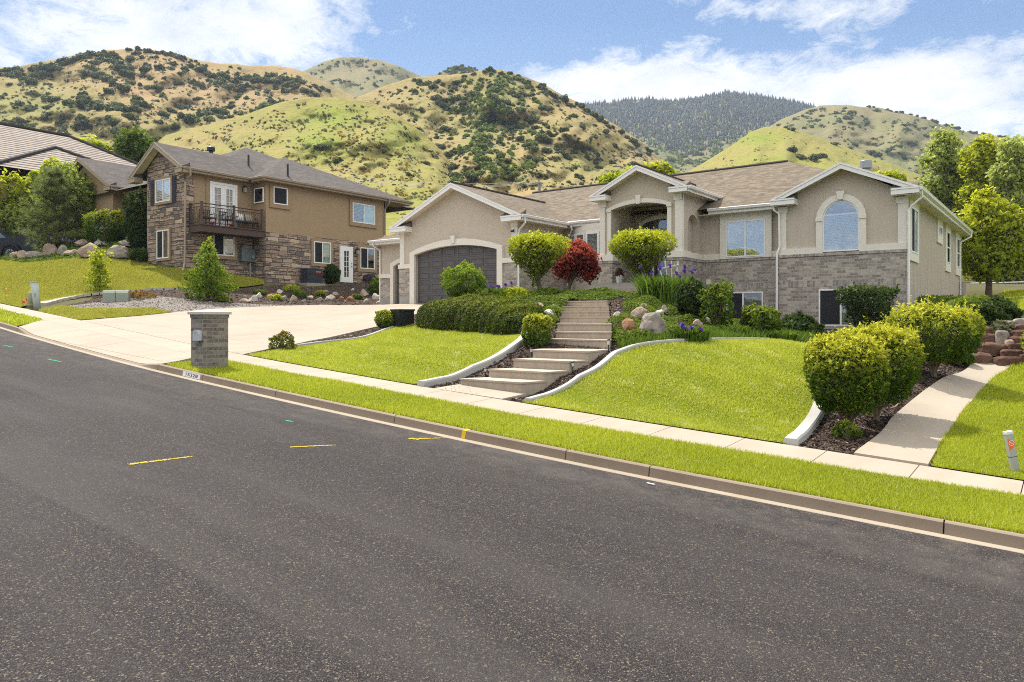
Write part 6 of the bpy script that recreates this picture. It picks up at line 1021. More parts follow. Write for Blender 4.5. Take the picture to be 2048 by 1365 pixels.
clump_tree('birch_tree', 'light green birch with white limbs in front of the left house garage wing', 'tree', bb, [(88, 320, 170, 400), (120, 350, 206, 430), (70, 370, 160, 450), (140, 400, 200, 470), (100, 420, 180, 480)], 150, 10500, .09, L_BIRCH, BARK_PALE, .10, clr=.36, tipz=.3, tipa=.9, limbs=26)
clump_tree('street_tree', 'yellow-green tree at the left edge below the tile roof', 'tree', gz(12, 500, Dl+3.5), [(-60, 342, 38, 440), (-5, 338, 58, 430), (8, 385, 62, 480), (-30, 410, 48, 500), (-90, 370, 10, 480)], 80, 8000, .13, L_LIME, BARK, .14, limbs=10)
clump_tree('street_tree', 'yellow-green leafy tree screening the far-left house wall', 'tree', gz(30, 470, Dl+6), [(-40, 370, 60, 470), (20, 380, 110, 470), (-70, 340, 20, 430)], 80, 9000, .13, L_SPRING, BARK, .14, limbs=10)
clump_tree('street_tree', 'bright green tree behind the birch at the foot of the tile roof', 'tree', gz(75, 480, Dl+5), [(50, 340, 110, 410), (20, 400, 100, 470), (85, 315, 125, 370)], 60, 7000, .13, L_LIME, BARK, .14, limbs=10)
shrub('leafy_shrub', 'pale green leafy shrub between the pine and the black truck cab', 'shrub', (22, 512), -25, 58, 415, 'upright', L_BIRCH, 4200, .09, lump=.25, base=gz(20, 505, Dl+3))
# trees behind the houses
for lb, bx, blobs, d, m, n, sz in [('yellow-green tree rising behind the tile roof ridge end', 180, [(140, 275, 215, 335), (170, 285, 232, 340), (120, 290, 180, 340)], 78, L_LIME, 6000, .20), ('dark green rounded tree behind the stone gable ridge', 272, [(232, 258, 312, 335), (245, 275, 330, 340), (235, 300, 300, 345)], 76, L_GREEN, 8000, .20), ('yellow-green treetop behind the portico gable', 1270, [(1195, 343, 1260, 395), (1270, 325, 1355, 380), (1240, 330, 1310, 390)], 60, L_LIME, 6000, .15), ('small yellow-green treetop beyond the roof vent', 1780, [(1738, 343, 1810, 385), (1720, 352, 1770, 392)], 62, L_LIME, 3200, .15)]:
    clump_tree('garden_tree', lb, 'tree', gz(bx, 450, d), blobs, 60, n*1.7, sz, m, BARK, .18, clr=.36, d=d, limbs=6)
for lb, bx, blobs, d, m, n, nc in [('tall pale poplar with a pointed top, leftmost of the trees behind the house corner', 1893, [(1868, 255, 1915, 315), (1850, 290, 1902, 355), (1885, 300, 1942, 365), (1838, 345, 1892, 415), (1870, 350, 1938, 425), (1905, 330, 1955, 405), (1836, 400, 1902, 465), (1890, 410, 1955, 485)], 66, L_POPLAR, 10500, 130), ('tall yellow-green poplar behind the young maple', 1968, [(1942, 270, 1994, 340), (1930, 288, 1975, 345), (1972, 282, 2012, 345), (1933, 305, 1987, 372), (1968, 300, 2018, 368), (1922, 360, 1982, 432), (1973, 350, 2032, 432), (1943, 420, 2012, 492)], 63, L_LIME, 9500, 120), ('poplar cut by the right edge of the view behind the maple', 2040, [(2008, 272, 2062, 335), (1992, 320, 2047, 388), (2033, 310, 2092, 382), (1998, 380, 2062, 452), (2038, 370, 2112, 472), (2008, 440, 2072, 502)], 60, L_POPLAR, 9500, 120), ('dark green tree in the gap between the poplars', 1985, [(1900, 312, 1962, 430), (1978, 310, 2035, 420), (1995, 430, 2070, 520), (1890, 420, 1990, 520), (1850, 420, 1920, 500)], 72, L_GREEN, 15000, 120)]:
    clump_tree('poplar_tree' if m is not L_GREEN else 'shade_tree', lb, 'tree', gz(bx, 560, d), [(b[0]-10, b[1], b[2]+10, b[3]) for b in blobs], int(nc*1.3), n*1.15, .19, m, BARK_PALE if m is not L_GREEN else BARK, .2, clr=.42, d=d, limbs=24, tipz=.15, dep=.8, shellk=.9, wild=1.2)
mbse = at_d(1977, 601, 38.5); mbse[2] = g1(mbse[0], mbse[1])
clump_tree('young_maple', 'young yellow-green shade tree with a dark trunk on the lawn right of the house', 'tree', mbse, [(1905, 400, 2060, 490), (1898, 445, 1985, 545), (1965, 435, 2085, 550), (1935, 376, 2010, 450), (1912, 485, 2050, 566)], 150, 17000, .105, L_LIME, BARK, .16, clr=.28, dep=.6, tipz=.2, tipa=1.0, limbs=22, fork=.42)
def brushy(lb, x0, x1, yt, yb, d, m, n): clump_tree('bush', lb, 'shrub', gz((x0+x1)/2, yb, d), [(x0, yt, x1, yb)], 24, n, .16, m, None, .1, d=d, clr=.45)
brushy('dark hedge-like bush beyond the chain-link fence', 1985, 2100, 505, 580, 55, L_DARK, 3500); brushy('grey-green bush beyond the fence at the right edge', 2030, 2110, 525, 575, 53, L_SAGE, 2500)
# ------------------------------------------------------------------ street things
# brick mailbox pillar
px0, px1, py0, py1 = -14.87, -14.40, 8.56, 9.13; zb = float(plane(px1, py0))-.05; zt = zb+1.20
MP = thing('mailbox_pillar', 'square grey-brown brick mailbox pillar with a pale stone cap at the kerb', 'mailbox', ((px0+px1)/2, (py0+py1)/2, zb))
part('pillar', MB().box(px0, px1, py0, py1, zb+.04, zt-.02), PILLAR_BRICK, MP); part('footing', MB().box(px0-.02, px1+.02, py0-.02, py1+.02, zb-.12, zb+.04), CONC_FOUND, MP); part('top_course', MB().box(px0-.015, px1+.015, py0-.015, py1+.015, zt-.07, zt), PILLAR_BRICK, MP)
c_ = MB().box(px0-.05, px1+.05, py0-.05, py1+.05, zt, zt+.055); m_ = ((px0+px1)/2, (py0+py1)/2, zt+.115); q = [(px0-.048, py0-.048, zt+.055), (px1+.048, py0-.048, zt+.055), (px1+.048, py1+.048, zt+.055), (px0-.048, py1+.048, zt+.055)]; c_.add(q+[m_], [(0, 1, 4), (1, 2, 4), (2, 3, 4), (3, 0, 4)]); part('cap', c_, CAPM, MP)
mx = (px0+px1)/2+.10; mz = zb+.66; prof = [(mx-.10, mz), (mx+.10, mz)]+[(mx+.10*math.cos(t), mz+.13+.09*math.sin(t)) for t in np.linspace(0, math.pi, 10)]
bx_ = part('mailbox', MB().prism([(x, py0-.07, z) for x, z in prof], (0, .08, 0)), m_plain('mailbox_grey', (.42, .44, .46), .45, .4, .12, 5), MP); prof2 = [((x-mx)*1.08+mx, (z-mz)*1.04+mz-.004) for x, z in prof]; part('mailbox_door', MB().prism([(x, py0-.095, z) for x, z in prof2], (0, .024, 0)).box(mx-.02, mx+.02, py0-.115, py0-.096, mz+.16, mz+.185), MATS['mailbox_grey'], bx_)
# house number painted on the kerb face
def kface(X, f): k = float(KY(X)); z = float(plane(X, k)); zb_ = z-.13; return np.array([X, k-.079-.021*f, (z-.018)*(1-f)+(zb_+.006)*f])
X0, X1 = road_ray(364, 746, .05)[0], road_ray(387, 755, .05)[0]
HN = thing('house_number', 'white painted plate with black numerals on the kerb face below the mailbox pillar', 'house number', kface((X0+X1)/2, .5)); off = np.array([0, -.004, .001]); P4 = [kface(X0, .93)+off, kface(X1, .93)+off, kface(X1, .06)+off, kface(X0, .06)+off]
part('plate', MB().prism(P4, (0, .003, 0)), m_plain('number_white', (.72, .72, .70), .6, .3, .1), HN)
def text_mesh(body, mtl, name, size, parent, o, u, v, ext=.0015, bold=.0):
    cu = bpy.data.curves.new('t', 'FONT'); cu.body = body; cu.size = 1; cu.align_x = 'CENTER'; cu.align_y = 'CENTER'; cu.offset = bold; ob = bpy.data.objects.new('t', cu); COL.objects.link(ob); bpy.context.view_layer.update()
    me0 = bpy.data.meshes.new_from_object(ob.evaluated_get(bpy.context.evaluated_depsgraph_get())); bpy.data.objects.remove(ob); vs_ = [tuple(w_.co) for w_ in me0.vertices]; fs_ = [tuple(p.vertices) for p in me0.polygons]; bpy.data.meshes.remove(me0)
    o, u, v = np.array(o), np.array(u), np.array(v); mb = MB(); mb.add([o+u*x*size[0]+v*y*size[1] for x, y, z in vs_], fs_); return part(name, mb, mtl, parent)
cn = sum(P4)/4+np.array([0, -.003, 0]); uu = P4[1]-P4[0]; vv = P4[3]-P4[0]; text_mesh('15328', m_plain('number_black', (.02, .02, .02), .6, .3), 'numerals', (.30*float(np.linalg.norm(uu)), .92*float(np.linalg.norm(vv))), HN, cn-vv*.02, uu/np.linalg.norm(uu), vv/np.linalg.norm(vv), 0, .012)
# right marker post with orange sticker
p, k = P_(2031, 946); p2 = p+RGT*(-15.5*k)+UP*(83*k); t = thing('marker_post', 'leaning grey utility marker post with an orange warning sticker', 'post', p); ax = (p2-p); Lh = np.linalg.norm(ax); ax = ax/Lh; wv = RGT*1.0; wv = wv-ax*(wv@ax); wv /= np.linalg.norm(wv); dv = np.cross(ax, wv); hw = .044; fr_ = (p, wv, ax, -dv if (-dv)@FWD < 0 else dv)
part('shaft', MB().fr(fr_, -hw, hw, -.15, Lh-.035, -.03, .03), POST_GREY, t); part('cap', MB().fr(fr_, -hw-.004, hw+.004, Lh-.035, Lh, -.034, .034), m_plain('cap_white', (.66, .66, .64), .5, .3), t); part('band', MB().fr(fr_, -hw-.002, hw+.002, Lh*.39, Lh*.40, -.032, .032), SCREEN, t)
s0, s1 = Lh*.55, Lh*.83; st = part('sticker', MB().prism([fr_[0]+fr_[1]*a+fr_[2]*b+fr_[3]*.0305 for a, b in ((-hw+.004, s0), (-hw+.025, s0+.01), (hw-.002, s0+.07), (hw-.002, s1-.05), (0, s1-.015), (-hw+.002, s1))], fr_[3]*.002), ORANGE, t); cc = fr_[0]+fr_[2]*(s0+s1)/2+fr_[2]*.02+fr_[3]*.0335; rg = MB(); n = 20; ro, ri = .036, .029
ring = [cc+(fr_[1]*math.cos(a)+fr_[2]*math.sin(a))*r for r in (ro, ri) for a in np.linspace(0, 2*math.pi, n, endpoint=False)]; rg.add(ring, [(i, (i+1) % n, n+(i+1) % n, n+i) for i in range(n)])
for a in (.785, 2.356): d_ = fr_[1]*math.cos(a)+fr_[2]*math.sin(a); e_ = np.cross(d_, fr_[3]); rg.poly([cc-d_*.03-e_*.004, cc+d_*.03-e_*.004, cc+d_*.03+e_*.004, cc-d_*.03+e_*.004]) if a > 2 else rg.poly([cc-d_*.017-e_*.003, cc+d_*.017-e_*.003, cc+d_*.017+e_*.003, cc-d_*.017+e_*.003])
part('emblem', rg, MATS['cap_white'], st)
# pedestals, utility box, flags
p, k = P_(75, 616); lean = RGT*(-7*k); t = thing('utility_pedestal', 'tall pale green leaning utility pedestal beside the street walk', 'pedestal', p)
part('tube', MB().tube([p-UP*.1, p+lean*.5+UP*27*k, p+lean+UP*50*k], 6.6*k, 14), PALE_PED, t, True); part('lid', MB().tube([p+lean+UP*50*k, p+lean*1.04+UP*52.5*k], 7.1*k, 14), PALE_PED, t); part('hasp', MB().tube([p+lean*.45-FWD*6.6*k+RGT*2*k+UP*22*k, p+lean*.5-FWD*6.8*k+RGT*2*k+UP*29*k], 1.6*k, 6), STEEL, t)
p, k = P_(61, 615); t = thing('utility_pedestal', 'short olive utility pedestal next to the tall pale leaning one', 'pedestal', p); part('tube', MB().lathe(p-UP*.05, [(5.2*k, 0), (5.2*k, 30*k), (4.6*k, 32.5*k), (2*k, 33.5*k)], 14), OLIVE_PED, t, True); part('band', MB().lathe(p+UP*4*k, [(5.5*k, 0), (5.5*k, 2*k)], 14), OLIVE_PED, t)
p, k = P_(205, 606); t = thing('utility_box', 'low grey-green utility cabinet on the gravel bed', 'utility box', p); bl, br, bt = p+RGT*(-19*k), p+RGT*42*k, 27*k; Dn = FWD*38*k; fr_ = (p, RGT, UP, -FWD); Nn = FWD*.8+RGT*-.35; e1 = RGT*.94+FWD*.34; e2 = np.array([-e1[1], e1[0], 0]); fr_ = (p, e1, UP, -e2); w1, d1 = 46*k, 34*k
part('cabinet', MB().prism([p+e2*a+UP*b for a, b in ((0, -.05), (0, 20*k), (4*k, 25*k), (d1-2*k, 26.5*k), (d1, 22*k), (d1, -.05))], e1*w1), BOXGREEN, t); part('lid_seam', MB().fr(fr_, w1*.49, w1*.505, 0, 24.5*k, .001, .012), BLACK, t); part('tag', MB().prism([p-e1*.004+e2*d1*.5+UP*6*k, p-e1*.004+e2*d1*.62+UP*6*k, p-e1*.004+e2*d1*.62+UP*16*k, p-e1*.004+e2*d1*.5+UP*16*k], -e1*.004), POT_WHITE, t); part('base', MB().fr(fr_, -.03, w1+.03, -.06, .03, -d1-.03, .03), CONC_FOUND, t)
def flag(lb, x, y, h, w_, hh, m, tilt):
    p, k = P_(x, y); t = thing('marker_flag', lb, 'flag', p, 'small utility marker flags'); tp = p+UP*h*k+RGT*tilt*k; part('wire', MB().tube([p-UP*.05, tp], .006, 4), STEEL, t); part('flag', MB().prism([tp, tp+RGT*w_*k*.5-UP*hh*k*.1+FWD*.02, tp+RGT*w_*k-UP*hh*k*.3, tp+RGT*w_*k*.9-UP*hh*k*1.1, tp+RGT*w_*k*.4-UP*hh*k*.9+FWD*.03, tp-UP*hh*k], FWD*.004), m, t)
flag('orange marker flag nearest the short olive pedestal', 53, 612, 16, 4, 7, ORANGE, -1); flag('orange marker flag farther left of the short olive pedestal', 45, 612, 12, 6, 7, ORANGE, -1); flag('yellow marker flag alone on the left lawn', 10, 590, 14, 5, 6, YELLOWP, -1)
# path lights
for x, y, h, lb in ((1062.5, 713, 17, 'path light left of the steps at the fourth step'), (970.6, 752, 17, 'path light in the bark left of the lowest steps'), (1046.6, 788, 23, 'path light right of the bottom step'), (1145.6, 743, 20, 'path light right of the third step'), (1217, 702, 24, 'path light at the right corner below the middle steps'), (1120, 606, 8, 'small path light at the top left of the upper steps')):
    p, k = P_(x, y); hh = h*k; t = thing('path_light', lb, 'garden light', p, 'solar path lights along the steps'); part('stake', MB().tube([p-UP*.08, p+UP*hh*.55], .011, 6), BLACK, t); part('lens', MB().lathe(p+UP*hh*.5, [(.022, 0), (.03, hh*.36)], 10), m_plain('lens', (.55, .55, .50), .2, .5, .05) if 'lens' not in MATS else MATS['lens'], t); part('cap', MB().lathe(p+UP*hh*.86, [(.036, 0), (.036, hh*.09), (.018, hh*.14)], 10), BLACK, t)
hp = [on_ground(x, y)+UP*.02 for x, y in ((988, 727), (995, 719), (1008, 712), (1022, 709), (1035, 704), (1048, 697), (1060, 690))]; solo('garden_hose', MB().tube(hp, .012, 6), BLACK, hp[0], 'thin black drip hose in the bark beside the left lawn edging', 'hose', None, True)
hp = [on_ground(x, y)+UP*.02 for x, y in ((1797, 792), (1801, 800), (1799, 809), (1790, 816), (1782, 819))]; solo('garden_hose', MB().tube(hp, .012, 6), m_plain('hose_tan', (.40, .27, .17), .6, .3), hp[0], 'tan curved hose end in the bark between the gold-topped shrubs', 'hose', None, True)
# planter, pot, trellis
p, k = P_(803, 655); t = thing('planter', 'empty black square planter box at the edge of the driveway', 'planter', p); s = 17*k; hh = 33*k; e1 = RGT*.80+FWD*.6; e2 = np.array([-e1[1], e1[0], 0]); fr_ = (p+FWD*s*.8, e1, UP, -e2); bk = m_plain('planter_black', (.016, .016, .017), .35, .5, .15)
mb = MB()
for a, b, c_, d_ in ((-s, s, -s, -s+.03), (-s, s, s-.03, s), (-s, -s+.03, -s+.03, s-.03), (s-.03, s, -s+.03, s-.03)): mb.fr(fr_, a, b, .0, hh, c_, d_)
part('box', mb, bk, t); mb = MB()
for a, b, c_, d_ in ((-s-.025, s+.025, -s-.025, -s+.04), (-s-.025, s+.025, s-.04, s+.025), (-s-.025, -s+.04, -s+.04, s-.04), (s-.04, s+.025, -s+.04, s-.04)): mb.fr(fr_, a, b, hh, hh+.05, c_, d_)
part('rim', mb, bk, t); part('soil', MB().fr(fr_, -s+.03, s-.03, .02, hh*.75, -s+.03, s-.03), MULCH, t); part('foot', MB().fr(fr_, -s-.015, s+.015, .0, .06, -s-.015, s+.015), bk, t)
q = at_Y(1238.5, 571, 26.75); p = np.array([q[0], 26.75, 1.474]); k = float(p@FWD)/F; t = thing('flower_pot', 'white flower pot with dark red flowers on the porch slab', 'pot', p); part('pot', MB().lathe(p, [(5*k, 0), (6.6*k, 13*k), (7*k, 13.2*k), (7*k, 15*k), (5.8*k, 15*k), (5.6*k, 12*k)], 16), POT_WHITE, t, True)
Q, N, zz, s_, a_ = shell('mound', 500, 9*k, 9*k, 18*k, .7); link('foliage', leafcloud('foliage', Q+p+UP*13*k, N, .035, leafmat('leaf_pot', (.015, .03, .008), (.05, .07, .015), (.22, .02, .06)), None, (rng.random(500) < .2)*1.0, .6, p), t)
TR = thing('trellis', 'white wooden fan trellis leaning behind the iris clump', 'trellis', at_Y(1340, 560, 26.3)); TP = lambda x, y: at_Y(x, y, 26.3)
part('crossbar', MB().tube([TP(1316, 539.5), TP(1357.5, 530.5)], .032, 4), WHITE, TR)
for (a, b), (c_, d_) in (((1318, 536), (1328, 568)), ((1329, 522), (1336, 572)), ((1342, 522), (1343.5, 570)), ((1355.5, 522), (1349, 572))): part('slat', MB().tube([TP(a, b)+[0, .03, 0], TP(c_, d_)+[0, .03, 0], TP(c_+(c_-a)*.3, d_+20)+[0, .03, 0]], .027, 4), WHITE, TR)
# air conditioner
p = at_X(630, 567, -34.75); t = thing('air_conditioner', 'dark grey louvred air conditioning unit by the stone wall', 'air conditioner', p); a0, a1 = at_X(614.5, 560, -34.75)[1], at_X(646.5, 560, -34.75)[1]; z0 = p[2]; z1 = at_X(630, 537.5, -34.75)[2]; ac = m_plain('ac_grey', (.045, .052, .065), .5, .4, .1); part('cabinet', MB().box(-35.35, -34.78, a0+.05, a1-.05, z0, z1-.05), ac, t); part('top', MB().box(-35.4, -34.74, a0, a1, z1-.05, z1), ac, t); part('pad', MB().box(-35.45, -34.65, a0-.08, a1+.08, z0-.35, z0), CONC_FOUND, t)
mb = MB()
for kk in range(14): mb.box(-34.78, -34.75, a0+.07, a1-.07, z0+.08+kk*(z1-z0-.2)/14, z0+.08+(kk+.5)*(z1-z0-.2)/14)
part('louvres', mb, ac, t); mb = MB()
for kk in range(14): mb.box(-35.3, -34.8, a0+.02, a0+.05, z0+.08+kk*(z1-z0-.2)/14, z0+.08+(kk+.5)*(z1-z0-.2)/14)
part('louvres', mb, ac, t); part('badge', MB().box(-34.75, -34.74, (a0+a1)/2+.05, (a0+a1)/2+.4, z1-.22, z1-.15), m_plain('badge_red', (.6, .12, .10), .5, .4), t)
# balcony furniture
zf = ZS+.08
def seat(lb, y0, y1, x0, sofa=False, nm='patio_chair'):
    t = thing(nm, lb, 'chair' if not sofa else 'sofa', ((x0+x0+.55)/2, (y0+y1)/2, zf), None if sofa else 'dark chairs on the balcony')
    for x in (x0+.03, x0+.55):
        for y in (y0+.03, y1-.03): part('leg', MB().box(x-.02, x+.02, y-.02, y+.02, zf, zf+.42), BLACK, t)
    part('seat', MB().box(x0, x0+.58, y0, y1, zf+.38, zf+.43), BLACK, t); b = MB().box(x0-.02, x0+.02, y0, y1, zf+.82, zf+.87)
    for y in np.linspace(y0+.02, y1-.02, 6 if not sofa else 12): b.box(x0-.015, x0+.015, y-.015, y+.015, zf+.43, zf+.82)
    part('backrest', b, BLACK, t)
    for y in (y0, y1-.04): part('armrest', MB().box(x0, x0+.52, y, y+.04, zf+.62, zf+.66), BLACK, t)
    return t
seat('dark metal chair on the balcony at its left corner', 21.45, 22.05, XF+.25); seat('dark metal chair on the balcony before the glazed doors', 22.5, 23.0, XF+.35); sf = seat('dark metal loveseat with cushions at the right end of the balcony', 23.35, 24.6, XF+.25, True, 'patio_sofa')
for lb, y, m in (('striped pale cushion on the balcony loveseat', 23.65, BLIND), ('beige patterned cushion on the balcony loveseat', 24.25, m_plain('cushion_beige', (.38, .33, .26), .9, .1, .3, 14))):
    bm = bmesh.new(); bmesh.ops.create_cube(bm, size=1); bmesh.ops.subdivide_edges(bm, edges=bm.edges, cuts=3, use_grid_fill=True)
    for v in bm.verts: f_ = (1-abs(v.co.y*2)**2.5)*(1-abs(v.co.z*2)**2.5); v.co.x *= .25+.9*f_; v.co = Vector((v.co.x*.22, v.co.y*.5, v.co.z*.42)); v.co.x -= v.co.z*.25
    me = bpy.data.meshes.new('cushion'); bm.to_mesh(me); bm.free(); me.materials.append(m); me.polygons.foreach_set('use_smooth', [True]*len(me.polygons)); tag(link('cushion', me, None, (XF+.48, y, zf+.65)), lb, 'cushion')
for lb, y in (('left orange flower pot at the balcony floor edge', 21.75), ('right orange flower pot at the balcony floor edge', 22.85)): p = np.array([XW-.25, y, zf]); t = thing('balcony_pot', lb, 'pot', p, 'orange pots on the balcony'); part('pot', MB().lathe(p, [(.08, 0), (.13, .15), (.14, .15), (.14, .18), (.11, .18)], 12), ORANGE, t, True); part('soil', MB().lathe(p+UP*.14, [(.115, 0), (.115, .01)], 12), MULCH, t)
# black pickup nose at the left edge (mostly beyond the frame)
p = gp3(-6, 519)+FWD*1.0; k = float(p@FWD)/F; TK = thing('pickup_truck', 'black truck with a spoked wheel parked at the left edge behind the pine', 'truck', p); e1 = RGT; fr_ = (p, RGT, UP, -FWD); car = m_plain('black_paint', (.006, .008, .012), .35, .35, .1, coat=.15); u = lambda x: (x+6)*k; v_ = lambda y: (519-y)*k
def slabp(pts, d0, d1): return MB().prism([p+RGT*u(x)+UP*v_(y)-FWD*d0 for x, y in pts], -FWD*(d1-d0))
part('body', slabp([(-120, 505), (-120, 478), (-40, 478), (-38, 474), (14, 474), (44, 475), (52, 480), (53, 505), (40, 512), (24, 512), (20, 500), (8, 494), (-4, 496), (-14, 512), (-95, 512)], -1.7, .15), car, TK)
part('cab', slabp([(-100, 478), (-94, 456), (-40, 452), (-22, 456), (2, 474), (0, 478)], -1.6, .05), car, TK); part('side_window', slabp([(-60, 474), (-56, 459), (-38, 457), (-26, 460), (-8, 474)], .05, .06), GLASS_DARK, TK); part('windscreen', MB().poly([p+RGT*u(-20)+UP*v_(456.5)-FWD*.0, p+RGT*u(3)+UP*v_(473.5)-FWD*.0, p+RGT*u(3)+UP*v_(473.5)+FWD*1.5, p+RGT*u(-20)+UP*v_(456.5)+FWD*1.5]), GLASS, TK)
part('cargo_box', slabp([(16, 476), (15, 454), (36, 454), (40, 476)], -1.5, .08), car, TK); part('fender', slabp([(-14, 508), (-10, 495), (2, 489), (14, 492), (22, 503), (26, 503), (17, 488), (4, 484), (-12, 490), (-19, 506)], .15, .3), m_plain('fender_black', (.02, .021, .023), .7, .3), TK)
for ux, dn in ((4, .30), (-85, .30), (4, -1.5)):
    c = p+RGT*u(ux)+UP*14*k; w_ = part('wheel', MB().tube([c-FWD*(dn-.26), c-FWD*dn], [14*k, 14*k], 24), RUBBER, TK); rm = MB().tube([c-FWD*(dn-.02), c-FWD*(dn+.012)], [8.6*k, 8.2*k], 20)
    part('rim', rm, STEEL, w_); sp = MB()
    for a in np.linspace(0, 6.283, 10, endpoint=False): d_ = RGT*math.cos(a)+UP*math.sin(a); sp.tube([c-FWD*(dn+.016)+d_*2*k, c-FWD*(dn+.016)+d_*7.6*k], .9*k, 4)
    part('spokes', sp, BLACK, w_)
# paint marks on the road
def mark(lb, a, b, wd, m, grp='utility paint marks on the asphalt', drop=.137, off=.006, nm='paint_mark'):
    pa, pb = [np.array(on_road(*q)) for q in (a, b)]; d = pb-pa; Ln = np.linalg.norm(d); d /= Ln; nn = np.array([-d[1], d[0], 0]); n = 14; V = []
    for i in range(n+1): q = pa+d*Ln*i/n; w_ = wd*(.6+.5*rng.random())*(1-.5*(i/n)**2); V += [q+nn*w_/2, q-nn*w_/2]
    for q in V: q[2] = float(roadz(q[0], q[1]))+off
    mb = MB(); mb.add(V, [(2*i, 2*i+2, 2*i+3, 2*i+1) for i in range(n)]); solo(nm, mb, m, pa, lb, 'paint mark', grp)
def on_road(x, y):
    r = ray(x, y); d = np.arange(2, 70, .01); q = d[:, None]*r; h = q[:, 2]-roadz(q[:, 0], q[:, 1]); return q[np.argmax(h < 0)]
mark('yellow paint stroke on the asphalt nearest the viewer', (257, 930), (388, 914), .07, PAINT_Y); mark('yellow paint stroke in the middle of the asphalt', (580, 895.5), (672, 891.5), .05, PAINT_Y); mark('yellow paint stroke by the gutter ending in a blob', (820, 879), (893, 877), .055, PAINT_Y); mark('short yellow paint blob at the left end of the gutter stroke', (820, 877.5), (838, 880.5), .11, PAINT_Y)
mark('small green paint mark in the middle of the asphalt', (572, 842), (588, 845.5), .07, PAINT_G); mark('long green paint dash on the left of the asphalt', (94, 719), (123, 725), .10, PAINT_G); mark('short green paint dash at the left edge of the asphalt', (9, 692), (27, 695.5), .10, PAINT_G); mark('blue paint line left of the long green dash', (68, 714), (104, 716), .04, PAINT_B); mark('faint blue paint line by the gutter before the driveway', (196, 718.5), (240, 721.5), .04, PAINT_B)
X_ = road_ray(934, 866, .05)[0]; mb = MB(); mb.prism([kface(X_-.035, 1)+off, kface(X_+.03, 1)+off, kface(X_+.045, .0)+off+[0, .0, .004], kface(X_-.03, .0)+off+[0, 0, .004]], (0, .002, 0)); mb.prism([kface(X_-.03, .0)+off+[0, 0, .006], kface(X_+.045, .0)+off+[0, 0, .006], kface(X_+.06, 0)+[0, .07, .022], kface(X_+.0, 0)+[0, .07, .022]], (0, 0, .002)); solo('paint_mark', mb, m_plain('solid_yellow', (.72, .47, .015), .7, .3, .1), kface(X_, .5), 'yellow paint stripe across the kerb', 'paint mark')
q = road_ray(313, 722, .0)
X_ = q[0]; kk = float(KY(X_)); zt_ = float(plane(X_, kk))-.13+float(hk(X_)); mb = MB(); mb.prism([(X_-.22, kk-.055, zt_+.004-.03), (X_+.22, kk-.055, zt_+.006), (X_+.22, kk+.015, zt_+.008), (X_-.22, kk+.015, zt_+.006-.03)], (0, 0, .003)); solo('paint_mark', mb, MATS['solid_yellow'], (X_, kk, zt_), 'yellow paint patch on the kerb top at the end of the driveway', 'paint mark')
p = on_road(1301, 970.5); solo('litter', MB().prism([p+[-.06, .01, .012], p+[.05, -.02, .012], p+[.06, .0, .014], p+[-.05, .03, .013]], (0, 0, .006)), POT_WHITE, p, 'little white scrap of paper on the asphalt near the gutter', 'litter')
# flagstone edge of the left lawn
fl = [(82, 608.5), (96, 605), (108, 602), (120, 599.5), (135, 596.5), (150, 593.5), (166, 591), (183, 589), (200, 587), (220, 585), (242, 583.5), (262, 582), (283, 580.5), (305, 579.3), (328, 578.3), (350, 577.6), (370, 577.2)]
for i, ((a, b), (c_, d_)) in enumerate(zip(fl[:-1], fl[1:])):
    pa, pb = on_ground(a, b), on_ground(c_, d_); dd = pb-pa; l_ = np.linalg.norm(dd[:2]); dd /= l_; nn = np.array([-dd[1], dd[0], 0])*(.16+.05*rng.random()); pa, pb = pa+dd*.03, pb-dd*.03; up = UP*.05
    solo('flagstone', MB().prism([pa-nn+up, (pa+pb)/2-nn*1.15+up, pb-nn*.9+up, pb+nn+up, pa+nn*1.1+up], (0, 0, -.12)), PAVER, pa, 'pale flagstone in the row edging the left lawn along the gravel bed', 'flagstone', 'flagstones edging the left lawn')
# fences, pole, wires
IF = thing('iron_fence', 'black iron picket fence in the gap between the two houses', 'fence', (-34, 40, 3.0)); fx0, fx1, fy = -36.5, -27, 40.5; mb = MB(); zq = lambda x: g1(x, fy)+.02
topz = at_Y(790, 476, fy)[2]
for i, x in enumerate(np.arange(fx0, fx1, .13)): mb.box(x-.009, x+.009, fy-.009, fy+.009, topz-1.3, topz+.05)
part('pickets', mb, BLACK, IF); part('rails', MB().box(fx0, fx1, fy-.02, fy+.02, topz-.09, topz-.05).box(fx0, fx1, fy-.02, fy+.02, topz-1.15, topz-1.1), BLACK, IF)
for x in (fx0, -34.1, -31.7, -29.3, fx1): part('post', MB().box(x-.035, x+.035, fy-.035, fy+.035, zq(x)-.3, topz+.1), BLACK, IF)
CF = thing('chain_link_fence', 'chain-link fence with a pale top rail behind the upper lawn', 'fence', (2, 46, 1.4)); ca, cb = at_d(1940, 567, 48), at_d(2200, 561, 46); n = 7; bz = [g1(*(ca+(cb-ca)*i/n)[:2]) for i in range(n+1)]; ft = lambda f: ca+(cb-ca)*f
part('top_rail', MB().tube([ca, cb], .03, 6), STEEL if False else POT_WHITE, CF)
for i in range(n+1): q = ft(i/n); part('post', MB().tube([(q[0], q[1], q[2]-1.3), q+UP*.05], .028, 6), STEEL, CF)
mb = MB(); Lc = np.linalg.norm(cb-ca); st_ = .16; hN = 1.0
for i in np.arange(-hN, Lc, st_):
    for s in (1, -1):
        a, b = (i, i+hN) if s > 0 else (i+hN, i); pa, pb = ft(a/Lc)-UP*hN, ft(b/Lc); mb.tube([pa, pb], .007, 3, False)
part('mesh', mb, STEEL, CF)
